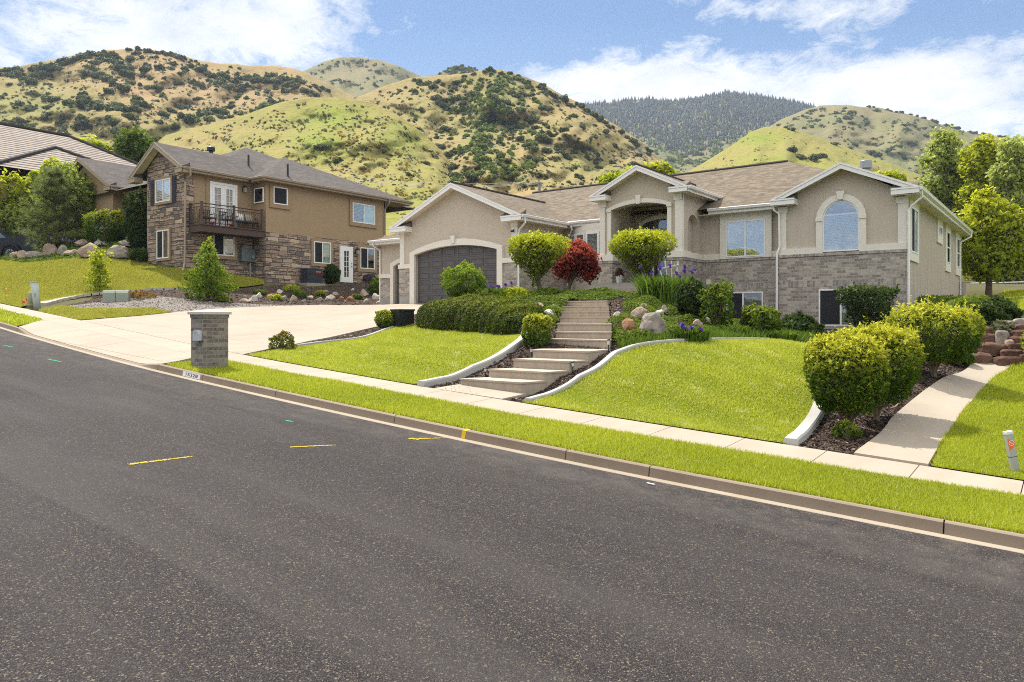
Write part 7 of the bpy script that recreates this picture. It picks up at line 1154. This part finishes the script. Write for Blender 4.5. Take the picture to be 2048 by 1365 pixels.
pp = at_d(1077, 392, 92); base = np.array([pp[0], pp[1], g1(pp[0], pp[1])-.3]); top = at_d(1077.5, 361, 92); PO = thing('utility_pole', 'weathered wooden utility pole behind the left roof slope', 'pole', base); part('pole', MB().tube([base, top], [.17, .12], 8), BARK_PALE, PO); part('second_pole', MB().tube([base+RGT*.28, at_d(1080.5, 364, 92)], [.10, .08], 6), BARK_PALE, PO); part('crossarm', MB().fr((top-UP*.35, RGT, UP, -FWD), -.45, .45, -.06, .06, .12, .22), BARK_PALE, PO)
for u_ in (-.4, .4): part('insulator', MB().lathe(top-UP*.29+RGT*u_-FWD*.17, [(.04, 0), (.05, .08), (.02, .14)], 6), CONC_FOUND, PO)
for i, (y0, y1, u_) in enumerate(((362.5, 336, -.4), (365, 345, 0), (368, 350, .4))):
    a = top-UP*(.2+i*.12)+RGT*u_; b = at_d(560, y1-10, 118); pts = [a+(b-a)*t-UP*3.0*4*t*(1-t)*.45 for t in np.linspace(0, 1, 14)]; solo('power_line', MB().tube(pts, .022, 4), m_plain('wire_grey', (.30, .30, .29), .5, .4) if 'wire_grey' not in MATS else MATS['wire_grey'], pts[0], ('upper', 'middle', 'lower')[i]+' power line sagging left from the wooden utility pole', 'power line')
# ------------------------------------------------------------------ hills
def f_hill(tan, grn, dk, gs):
    def b():
        p = pos(); big = noise(p, .012*gs, 5, .6); mid = noise(p, .06*gs, 5, .65); fine = noise(p, .5*gs, 4, .7)
        c = mixc(ramp(M('ADD', M('MULTIPLY', big, .6), M('MULTIPLY', mid, .4)), [(.40, 0.), (.58, 1.)]), tan, mixc(.45, tan, grn)); c = mixc(M('MULTIPLY', attr('lush'), M('ADD', .55, M('MULTIPLY', mid, .7))), c, grn)
        c = mixc(M('MULTIPLY', ramp(fine, [(.52, 0.), (.66, 1.)]), .5), c, dk); c = mixc(M('MULTIPLY', ramp(noise(p, .16*gs, 5, .7), [(.58, 0.), (.72, 1.)]), .28), c, (.14, .12, .09))
        c = mixc(M('MULTIPLY', attr('brush'), ramp(noise(p, .2*gs, 4, .7), [(.40, .15), (.60, 1.)])), c, mixc(fine, (.035, .048, .02), (.11, .125, .05))); c = mixc(attr('cliff'), c, mixc(mid, (.14, .12, .105), (.27, .24, .22)))
        return pbr(c, .97, .08, bump(M('ADD', fine, M('MULTIPLY', mid, 2.0)), .8, .8))
    return b
HM = mat('hill_dry', f_hill((.345, .232, .12), (.185, .205, .05), (.115, .115, .052), 1)); HM2 = mat('hill_green', f_hill((.285, .225, .085), (.19, .24, .03), (.10, .12, .04), 1)); HM3 = mat('hill_far', f_hill((.235, .19, .10), (.13, .15, .055), (.075, .085, .04), .5))
HILLS = {}
def hill(key, ridge, foot, Dr, Df, p_, mtl, amp, nu=150, nv=90, lush=None, brush=None, cliff=None, seed=0, rough=2.0):
    rx, ry = zip(*ridge); fx, fy_ = zip(*foot); xs = np.linspace(rx[0], rx[-1], nu); v = np.r_[np.linspace(0, 1, nv), 1+np.linspace(.03, .5, 7)]
    rr = np.interp(xs, rx, ry); rr = rr+rough*np.array([mnoise.fractal(Vector((x*.02, seed, 0)), 1.0, 2.0, 5) for x in xs]); ff = np.interp(xs, fx, fy_)
    dr = np.array([np.interp(x, [rx[0], rx[-1]], Dr) for x in xs]); df = np.array([np.interp(x, [rx[0], rx[-1]], Df) for x in xs])
    X, Vv = np.meshgrid(xs, v); Vc = np.minimum(Vv, 1); Yp = ff+(rr-ff)*Vc; D = df+(dr-df)*Vc**p_
    nz = np.array([mnoise.fractal(Vector((x*.011, y*.016, seed+5.5)), .9, 2.1, 6) for x, y in zip(X.ravel(), Yp.ravel())]).reshape(X.shape)
    D = D+amp*nz*np.clip(Vc*6, 0, 1)*np.clip((1-Vc)*5+.25, 0, 1); over = np.maximum(Vv-1, 0); D = D+over*dr*.6
    P = FWD*D[..., None]+RGT*(D*(X-CX)/F)[..., None]+UP*(D*(YH-Yp)/F)[..., None]; P[..., 2] -= over*dr*.12
    skirt = P[:1].copy(); skirt[..., 2] -= 22; P = np.concatenate([skirt, P]); i = (np.arange(len(v))[:, None]*nu+np.arange(nu-1)[None]).ravel(); at = {}
    for nm, fn in (('lush', lush), ('brush', brush), ('cliff', cliff)):
        a = np.zeros(X.shape)
        for (cx, cy, sx, sy, am) in (fn or []): a = np.maximum(a, am*np.exp(-((X-cx)/sx)**2-((Yp-cy)/sy)**2))
        at[nm] = ('POINT', np.clip(np.concatenate([a[:1], a]), 0, 1).ravel())
    o = link('hill', np_mesh('hill', P.reshape(-1, 3), np.c_[i, i+1, i+nu+1, i+nu], mtl, at, smooth=True), kind='structure')
    HILLS[key] = (xs, rr, ff, v, D)
def on_hill(key, x, y):
    xs, rr, ff, v, D = HILLS[key]; f = np.clip((x-xs[0])/(xs[1]-xs[0]), 0, len(xs)-1.001); i = int(f); t = f-i; ridge = rr[i]*(1-t)+rr[i+1]*t; foot = ff[i]*(1-t)+ff[i+1]*t; vv = np.clip((foot-y)/(foot-ridge), 0, 1); nv = int((v <= 1.0001).sum()); g = min(vv*(nv-1), nv-1.001); j = int(g); s = g-j
    d = (D[j, i]*(1-t)+D[j, i+1]*t)*(1-s)+(D[j+1, i]*(1-t)+D[j+1, i+1]*t)*s; return at_d(x, foot+(ridge-foot)*vv, d)
hill('A', [(-260, 150), (-100, 140), (0, 136), (60, 130), (120, 116), (180, 104), (230, 100), (262, 98), (300, 99), (345, 106), (400, 122), (450, 128), (500, 132), (560, 132), (600, 140), (640, 160), (690, 184), (760, 220), (860, 270)], [(-260, 440), (860, 440)], (330, 420), (110, 150), 1.0, HM, 25, lush=[(60, 205, 140, 40, .8), (-60, 230, 150, 60, .8), (120, 290, 160, 45, .5), (330, 275, 60, 30, .6)], brush=[(500, 185, 150, 38, .25), (60, 140, 90, 14, .4)], seed=1, rough=3)
hill('C', [(480, 230), (560, 160), (612, 140), (645, 124), (680, 116), (712, 114), (760, 121), (800, 133), (835, 150), (880, 175), (960, 220)], [(480, 300), (960, 300)], (760, 760), (500, 500), 1, HM3, 30, 90, 40, lush=[(760, 200, 60, 30, .8)], brush=[(800, 140, 60, 12, .7), (640, 138, 40, 10, .7), (740, 215, 40, 18, .6)], seed=2, rough=2)
hill('K', [(820, 190), (870, 150), (900, 136), (917, 131), (945, 136), (975, 150), (1040, 190)], [(820, 240), (1040, 240)], (520, 520), (420, 420), 1, HM3, 10, 40, 20, brush=[(917, 140, 60, 20, .8)], seed=12, rough=2)
hill('D', [(560, 262), (640, 226), (700, 202), (760, 176), (820, 156), (870, 151), (905, 150), (945, 145), (975, 139), (1005, 140), (1040, 150), (1070, 162), (1100, 176), (1150, 202), (1200, 231), (1250, 263), (1290, 290), (1340, 335), (1420, 400)], [(560, 470), (1420, 470)], (340, 300), (85, 120), 1.0, HM, 24, 180, 110, lush=[(820, 300, 160, 120, .45), (1150, 330, 160, 60, .5), (1000, 180, 50, 40, .7), (960, 270, 40, 60, .9), (1000, 340, 60, 40, .8), (840, 230, 60, 40, .6), (1090, 280, 70, 40, .35)], brush=[(985, 160, 45, 14, .5), (1000, 200, 28, 30, .35), (975, 245, 22, 40, .4), (965, 300, 26, 40, .4)], cliff=[(1040, 157, 26, 8, .9), (1120, 188, 14, 6, .6), (1290, 300, 30, 20, .5)], seed=3, rough=3)
hill('B', [(180, 380), (260, 330), (330, 272), (380, 258), (440, 244), (500, 227), (560, 205), (610, 195), (680, 196), (740, 203), (790, 226), (840, 262), (880, 300), (915, 345), (960, 400), (1010, 460)], [(180, 480), (1010, 480)], (230, 190), (62, 78), 1.0, HM2, 12, 150, 90, lush=[(650, 235, 90, 30, .95), (640, 290, 60, 40, .9), (800, 280, 60, 40, .7), (560, 240, 60, 20, .5), (830, 400, 90, 40, .5)], seed=4, rough=2)
hill('E', [(1040, 225), (1120, 212), (1190, 208), (1250, 202), (1300, 198), (1345, 203), (1400, 194), (1450, 186), (1500, 190), (1560, 199), (1620, 210), (1700, 235), (1800, 270)], [(1040, 400), (1800, 400)], (1250, 1250), (420, 420), 1.1, HM3, 60, 110, 60, lush=[(1330, 300, 80, 40, .6), (1450, 300, 80, 40, .5)], brush=[(1400, 225, 230, 55, 1.0), (1300, 290, 120, 60, .7), (1450, 290, 60, 40, .5)], cliff=[(1450, 270, 24, 8, .7), (1290, 330, 20, 12, .6)], seed=5, rough=2)
hill('F', [(1440, 330), (1500, 282), (1560, 240), (1610, 220), (1645, 211), (1690, 210), (1760, 216), (1850, 238), (1930, 264), (1990, 274), (2060, 277), (2300, 300)], [(1440, 430), (2300, 430)], (640, 640), (330, 330), 1, HM3, 34, 120, 60, lush=[(1780, 330, 120, 40, .7), (1640, 240, 60, 16, .4), (1900, 320, 80, 40, .7)], brush=[(1620, 270, 60, 26, .4), (1780, 240, 120, 10, .3)], seed=6, rough=2)
hill('G', [(1290, 400), (1370, 348), (1420, 318), (1470, 287), (1500, 265), (1530, 254), (1565, 253), (1600, 263), (1660, 284), (1720, 305), (1780, 327), (1840, 350), (1920, 382), (2000, 420)], [(1290, 470), (2000, 470)], (320, 300), (110, 110), 1, HM2, 16, 120, 70, lush=[(1520, 278, 50, 16, .9), (1580, 330, 90, 30, .5)], seed=7, rough=1.5)
# ---- trees and brush on the hills
def juniper_mesh(seed, mtl, n=620, round_=1.0, lumps=13, leaf=.17):
    r = np.random.default_rng(seed); C = r.normal(size=(lumps, 3)); C /= np.linalg.norm(C, axis=1)[:, None]; C *= (.35+.45*r.random((lumps, 1))); C[:, 2] = np.abs(C[:, 2])*.8*round_+.12; m = n//lumps; dv = r.normal(size=(lumps, m, 3)); dv /= np.linalg.norm(dv, axis=2)[:, :, None]; rad = .42*(.6+.6*r.random((lumps, 1, 1)))*(r.random((lumps, m, 1)))**.4
    P = (C[:, None]+dv*rad*[1, 1, .85]).reshape(-1, 3); P[:, 2] = np.maximum(P[:, 2], .02); N = (dv+[0, 0, .3]).reshape(-1, 3); me = leafcloud('tree', P, N, leaf, mtl, None, (r.random(len(P)) < .15)*.8, .75, (0, 0, 0), .6); return me
JM = [juniper_mesh(s, L_JUN, 950, .9+.15*(s % 3)) for s in range(5)]; GM = [juniper_mesh(s+20, L_GAMBEL, 520, .9, 12, .19) for s in range(4)]
COUNT = [0]
def htree(key, x, y, wpx, label, group, meshes=None, name='juniper_tree', cat='tree', hs=1.0):
    p = on_hill(key, x, y); k = float(p@FWD)/F; ms = meshes or JM; o = link(name, ms[COUNT[0] % len(ms)], None, p-UP*.1*wpx*k); s = wpx*k*.53; o.scale = (s, s, s*hs*(.9+.25*rng.random())); o.rotation_euler = (0, 0, rng.random()*6.28); COUNT[0] += 1; tag(o, label, cat, group); return o
LM = [(-40, 'the left edge'), (90, 'the tile roof'), (200, 'the birch'), (300, 'the stone gable'), (370, 'the stone-wall drainpipe'), (440, 'the balcony doors'), (510, 'the balcony side window'), (570, 'the roof pipes'), (640, 'the air conditioner'), (700, 'the white side door'), (770, 'the brown roof corner'), (840, 'the garage door left half'), (905, 'the garage gable peak'), (970, 'the garage door right half'), (1030, 'the garage camera'), (1080, 'the utility pole'), (1150, 'the red maple'), (1210, 'the portico left column'), (1272, 'the portico peak'), (1340, 'the portico right column'), (1400, 'the portico side niche'), (1490, 'the kitchen window'), (1580, 'the long downspout'), (1680, 'the arched window'), (1740, 'the roof vent'), (1800, 'the right house corner'), (1890, 'the poplars')]
HN_ = {'A': 'left hill', 'B': 'green hill', 'D': 'middle hill', 'F': 'far right hill', 'G': 'yellow hill', 'C': 'far peak', 'E': 'forested hill'}
cells = {}
def plan(key, items, kind=None):
    for it in items:
        x, y, w_ = it[:3]; xs, rr, ff, v, D = HILLS[key]; rg_ = np.interp(x, xs, rr); h = (y-rg_)/260; band = 'atop' if h < .07 else 'high on' if h < .22 else 'midway up' if h < .45 else 'low on'
        lm = min(LM, key=lambda t: abs(t[0]-x))[1]; cells.setdefault((key, band, lm, kind), []).append((x, y, w_))
za = lambda L_: [(a/2.926, 60+b/2.926, c/2.926) for a, b, c in L_]; zb_ = lambda L_: [(600+a/2.926, 60+b/2.926, c/2.926) for a, b, c in L_]; zc_ = lambda L_: [(1150+a/2.281, 120+b/2.281, c/2.281) for a, b, c in L_]
plan('A', za([(1043, 320, 58), (922, 352, 78), (1155, 322, 74), (1170, 410, 46), (638, 368, 60), (187, 473, 76), (286, 460, 58), (270, 412, 70), (320, 415, 70), (400, 440, 70), (450, 448, 80), (505, 440, 100), (560, 455, 90), (600, 462, 90), (670, 470, 90), (700, 455, 80), (760, 520, 90), (775, 475, 90), (822, 445, 95), (800, 410, 70), (500, 568, 112), (470, 520, 60), (380, 525, 66), (365, 618, 76), (680, 555, 92), (640, 520, 50), (710, 640, 95), (690, 600, 70), (55, 550, 70), (150, 580, 85), (120, 540, 60), (950, 505, 72), (1000, 480, 60), (1060, 462, 76), (1070, 525, 70), (1110, 532, 90), (1030, 565, 50), (1195, 500, 78), (1270, 490, 80), (1310, 490, 80), (1350, 462, 66), (715, 350, 80), (670, 330, 70), (640, 300, 80), (600, 270, 70), (570, 282, 62), (510, 260, 60), (560, 240, 60), (740, 270, 90), (700, 240, 90), (755, 230, 70), (850, 240, 72), (930, 228, 56), (1015, 205, 56), (820, 330, 42), (890, 290, 50), (840, 275, 45), (1040, 168, 46), (1080, 238, 46), (1120, 220, 60), (1165, 245, 80), (1190, 235, 60), (1220, 302, 42), (285, 268, 46), (185, 308, 56), (225, 265, 50), (205, 280, 60), (760, 180, 60), (690, 200, 70), (640, 175, 60)]))
plan('B', zb_([(130, 690, 70), (165, 685, 45), (100, 690, 45), (225, 772, 62), (730, 785, 64), (640, 858, 46)]))
plan('D', zb_([(845, 590, 72), (895, 352, 56), (925, 405, 62), (955, 440, 56), (920, 315, 50), (700, 320, 55), (735, 322, 55), (780, 345, 56), (810, 310, 45), (830, 455, 62), (865, 472, 52), (790, 405, 62), (820, 430, 50), (650, 362, 30), (572, 377, 24), (1290, 474, 56), (1225, 490, 62), (1375, 412, 40), (1410, 465, 52), (1440, 470, 56), (1465, 468, 44), (1600, 512, 46), (1655, 560, 30), (1722, 562, 30), (1790, 607, 56), (1548, 592, 64), (1300, 390, 52), (1265, 395, 52), (1235, 375, 60), (1160, 435, 80), (1130, 420, 60), (1200, 430, 60), (910, 860, 78), (995, 870, 78), (895, 812, 66), (1440, 715, 62), (1510, 708, 58), (1360, 702, 74), (1600, 722, 52), (1655, 715, 60), (1680, 755, 50), (1825, 782, 50), (1980, 737, 46), (1950, 795, 70), (1365, 770, 70), (1330, 750, 50), (1630, 868, 62), (1160, 790, 56), (1130, 870, 46), (1065, 558, 78), (1200, 558, 56), (1145, 556, 46), (1430, 372, 40), (1400, 340, 44), (1410, 640, 80), (1460, 620, 60), (1380, 580, 50), (1240, 590, 80), (1280, 580, 60), (1240, 640, 50), (1290, 650, 60), (1330, 680, 60), (1000, 690, 66), (960, 720, 60), (830, 695, 56), (880, 735, 70), (1540, 740, 60), (1570, 760, 50), (1720, 780, 44), (1740, 760, 40), (1080, 700, 60), (1120, 680, 66), (1170, 670, 50), (1090, 640, 30)]))
plan('G', zc_([(985, 320, 34), (985, 418, 50), (1028, 450, 52), (1085, 462, 60), (1120, 448, 56), (1180, 387, 30), (960, 310, 20), (1330, 470, 30)])); plan('F', zc_([(1275, 390, 34), (1245, 270, 40), (1265, 250, 40), (1330, 290, 36), (1125, 258, 22), (1480, 398, 28), (1430, 420, 36), (1350, 430, 40), (1380, 440, 36), (1100, 280, 22), (1500, 300, 26), (1040, 260, 20), (1600, 350, 30), (1660, 390, 36), (1340, 215, 20), (1360, 212, 16), (1425, 230, 20), (1440, 235, 18), (1465, 240, 18), (1490, 238, 22), (1530, 246, 18), (1560, 255, 20), (1590, 258, 22), (1635, 268, 30), (1650, 272, 22), (1690, 285, 26), (1715, 290, 24), (1740, 298, 30), (1805, 318, 26), (1825, 325, 24), (1860, 335, 26), (1890, 340, 22), (1935, 345, 20), (1960, 350, 20), (2010, 352, 22), (2040, 352, 22)]))
plan('C', zb_([(440, 330, 34), (455, 245, 34), (285, 305, 22), (475, 300, 20)]))
ORD = ['leftmost', 'second', 'third', 'fourth', 'fifth', 'sixth', 'seventh']; NUM = {2: 'two', 3: 'three', 4: 'four', 5: 'five', 6: 'six', 7: 'seven', 8: 'eight', 9: 'nine'}
for (key, band, lm, kind), it in cells.items():
    it.sort()
    for i, (x, y, w_) in enumerate(it):
        lb = f'dark juniper {band} {HN_[key]}, above {lm}' if len(it) == 1 else f'dark juniper {band} {HN_[key]}, {"rightmost" if i == len(it)-1 else ORD[min(i, 6)]} of {NUM.get(len(it), "those")} above {lm}'
        htree(key, x, y, w_*1.08, lb, 'junipers scattered on the hills')
def band(key, path, spread, n, w0, w1, label, group, meshes=None, nm='juniper_tree'):
    P = np.array(path, float); s = np.r_[0, np.cumsum(np.hypot(*np.diff(P, axis=0).T))]
    for t in (np.arange(n)+rng.random(n))/n*s[-1]:
        x, y = np.interp(t, s, P[:, 0]), np.interp(t, s, P[:, 1]); htree(key, x+rng.normal()*3, y+abs(rng.normal())*spread*.5-spread*.1, w0+(w1-w0)*rng.random(), label, group, meshes, nm)
band('A', [(0, 146), (60, 142), (120, 127), (170, 116), (230, 108)], 22, 34, 14, 28, 'dark juniper in the dense belt along the left crest of the tan left hill', 'junipers along the left crest'); band('A', [(250, 101), (300, 103), (345, 110), (380, 120)], 6, 10, 14, 22, 'dark juniper in the row on the very top of the tan left hill', 'junipers on the hilltop')
band('A', [(420, 150), (470, 160), (520, 150), (570, 160), (620, 172), (660, 188)], 34, 60, 12, 24, 'dark juniper in the dense wood covering the right flank of the tan left hill', 'junipers of the right flank wood')
band('D', [(1080, 172), (1130, 198), (1180, 225), (1230, 258), (1270, 285), (1300, 310)], 9, 24, 14, 24, 'dark juniper in the belt down the right ridge of the rocky middle hill', 'junipers down the right ridge'); band('D', [(930, 150), (960, 145), (985, 143), (1010, 146), (1060, 166)], 6, 10, 12, 22, 'dark tree on the crest of the rocky middle hill', 'trees on the middle crest')
band('D', [(1000, 165), (985, 190), (1000, 215), (975, 235), (960, 265), (950, 290), (965, 315), (985, 345)], 24, 60, 16, 30, 'green oak-brush clump filling the gully of the rocky middle hill', 'oak-brush in the gully', GM, 'oak_brush')
band('A', [(380, 236), (430, 240), (480, 228), (530, 214), (580, 205)], 6, 16, 14, 26, 'green oak-brush in the fold between the tan left hill and the smooth green hill', 'oak-brush along the fold', GM, 'oak_brush'); band('E', [(1170, 300), (1240, 320), (1320, 330), (1380, 310), (1440, 290)], 36, 30, 14, 24, 'grey-green brush in the valley below the forested hill', 'valley brush', GM, 'oak_brush')
# undercounted scrub and forest: masses
def scatter(name, key, n, region, w0, w1, mtl, q=9, flat=.6):
    P = []; N = []; S = []
    x0, x1 = region[0], region[1]; xs, rr, ff, v, D = HILLS[key]
    for _ in range(n):
        x = x0+(x1-x0)*rng.random(); r0 = np.interp(x, xs, rr); y = r0+region[2]+(region[3]-region[2])*rng.random()
        if y > np.interp(x, xs, ff): continue
        if len(region) > 4 and mnoise.noise(Vector((x*.03, y*.05, region[4]))) < region[5]: continue
        p = on_hill(key, x, y); k = float(p@FWD)/F; w_ = (w0+(w1-w0)*rng.random()**2)*k; dv = rng.normal(size=(q, 3)); dv /= np.linalg.norm(dv, axis=1)[:, None]; dv[:, 2] = np.abs(dv[:, 2])*flat; P.append(p+dv*w_*.5*rng.random((q, 1))**.4); N.append(dv); S.append(np.full((q, 1), w_*.36))
    P = np.vstack(P); return link(name, leafcloud(name, P, np.vstack(N), np.vstack(S), mtl, None, (rng.random(len(P)) < .1)*.7, .7), kind='stuff')
scatter('sagebrush', 'B', 2600, (330, 960, 12, 200, 1.0, -.12), 3, 9, L_SAGE); scatter('sagebrush', 'A', 2600, (0, 640, 12, 200, 2.0, -.1), 3, 9, L_SAGE); scatter('sagebrush', 'D', 2800, (700, 1330, 14, 240, 3.0, -.1), 3, 9, L_SAGE); scatter('sagebrush', 'G', 260, (1400, 1880, 8, 110, 3.0, -.05), 2, 7, L_SAGE)
scatter('dry_brush', 'B', 500, (640, 990, 60, 200, 5.0, .0), 5, 12, L_DRY, 10, 1.0); scatter('brush', 'F', 900, (1540, 2060, 6, 130, 4.0, -.05), 4, 12, L_JUN, 10); scatter('brush', 'C', 420, (590, 860, 2, 110, 6.0, .02), 4, 11, L_JUN, 10); scatter('brush', 'K', 160, (850, 1000, 0, 40), 6, 13, L_JUN, 12); scatter('brush', 'E', 1300, (1150, 1560, 60, 190, 8.0, -.2), 5, 13, L_GAMBEL, 10)
scatter('hill_scrub', 'A', 520, (0, 720, 4, 150, 11.0, -.02), 7, 14, L_JUN, 26, .9); scatter('hill_scrub', 'D', 620, (720, 1330, 6, 220, 12.0, -.02), 6, 13, L_JUN, 26, .9); scatter('hill_scrub', 'D', 420, (900, 1080, 10, 220, 13.0, -.1), 8, 15, L_GAMBEL, 26, .9)
# fir forest on the far hill
V = []; Fq = []; RN = []; nF = 0
for _ in range(14000):
    x = 1150+560*rng.random(); xs, rr, ff, v, D = HILLS['E']; r0 = np.interp(x, xs, rr); y = r0+(1-(rng.random()**.75))*120+(1.0 if rng.random() < .9 else 0)
    lim = np.interp(x, [1150, 1230, 1330, 1400, 1450, 1600, 1700], [30, 55, 95, 125, 95, 30, 14])
    if y-r0 > lim*(.85+.3*rng.random()): continue
    p = on_hill('E', x, y); k = float(p@FWD)/F; h = (4+6.5*rng.random()**1.8)*k; r = h*(.17+.14*rng.random()); a0 = rng.random()*6.28; tone = rng.random()
    for tier, (z0, z1, rr_) in enumerate(((.05, .55, 1.0), (.3, .8, .72), (.55, 1.05, .42))):
        b = len(V); V += [tuple(p+np.array([math.cos(a0+i*1.2566)*r*rr_, math.sin(a0+i*1.2566)*r*rr_, h*(z0-.03*(i % 2))])) for i in range(5)]+[tuple(p+UP*h*z1)]; Fq += [(b+i, b+(i+1) % 5, b+5) for i in range(5)]; RN += [tone]*5
link('fir_forest', np_mesh('fir_forest', np.array(V), np.array(Fq), L_FOREST, {'rnd': ('FACE', np.array(RN)), 'tip': ('FACE', np.zeros(len(RN)))}), kind='stuff')

# ------------------------------------------------------------------ air
def f_haze():
    v = nd('ShaderNodeVolumePrincipled'); put(v.inputs['Color'], (.66, .80, 1.0)); put(v.inputs['Density'], HAZE); put(v.inputs['Anisotropy'], .1); return v.outputs[0]
HAZE = .00019
hm = bpy.data.materials.new('haze_air'); hm.use_nodes = True; _nt = hm.node_tree; _nt.nodes.clear(); _o = nd('ShaderNodeOutputMaterial'); _nt.links.new(f_haze(), _o.inputs['Volume'])
struct('haze', MB().box(-2620, 2620, -2620, 2620, -15, 405), hm, 'stuff')
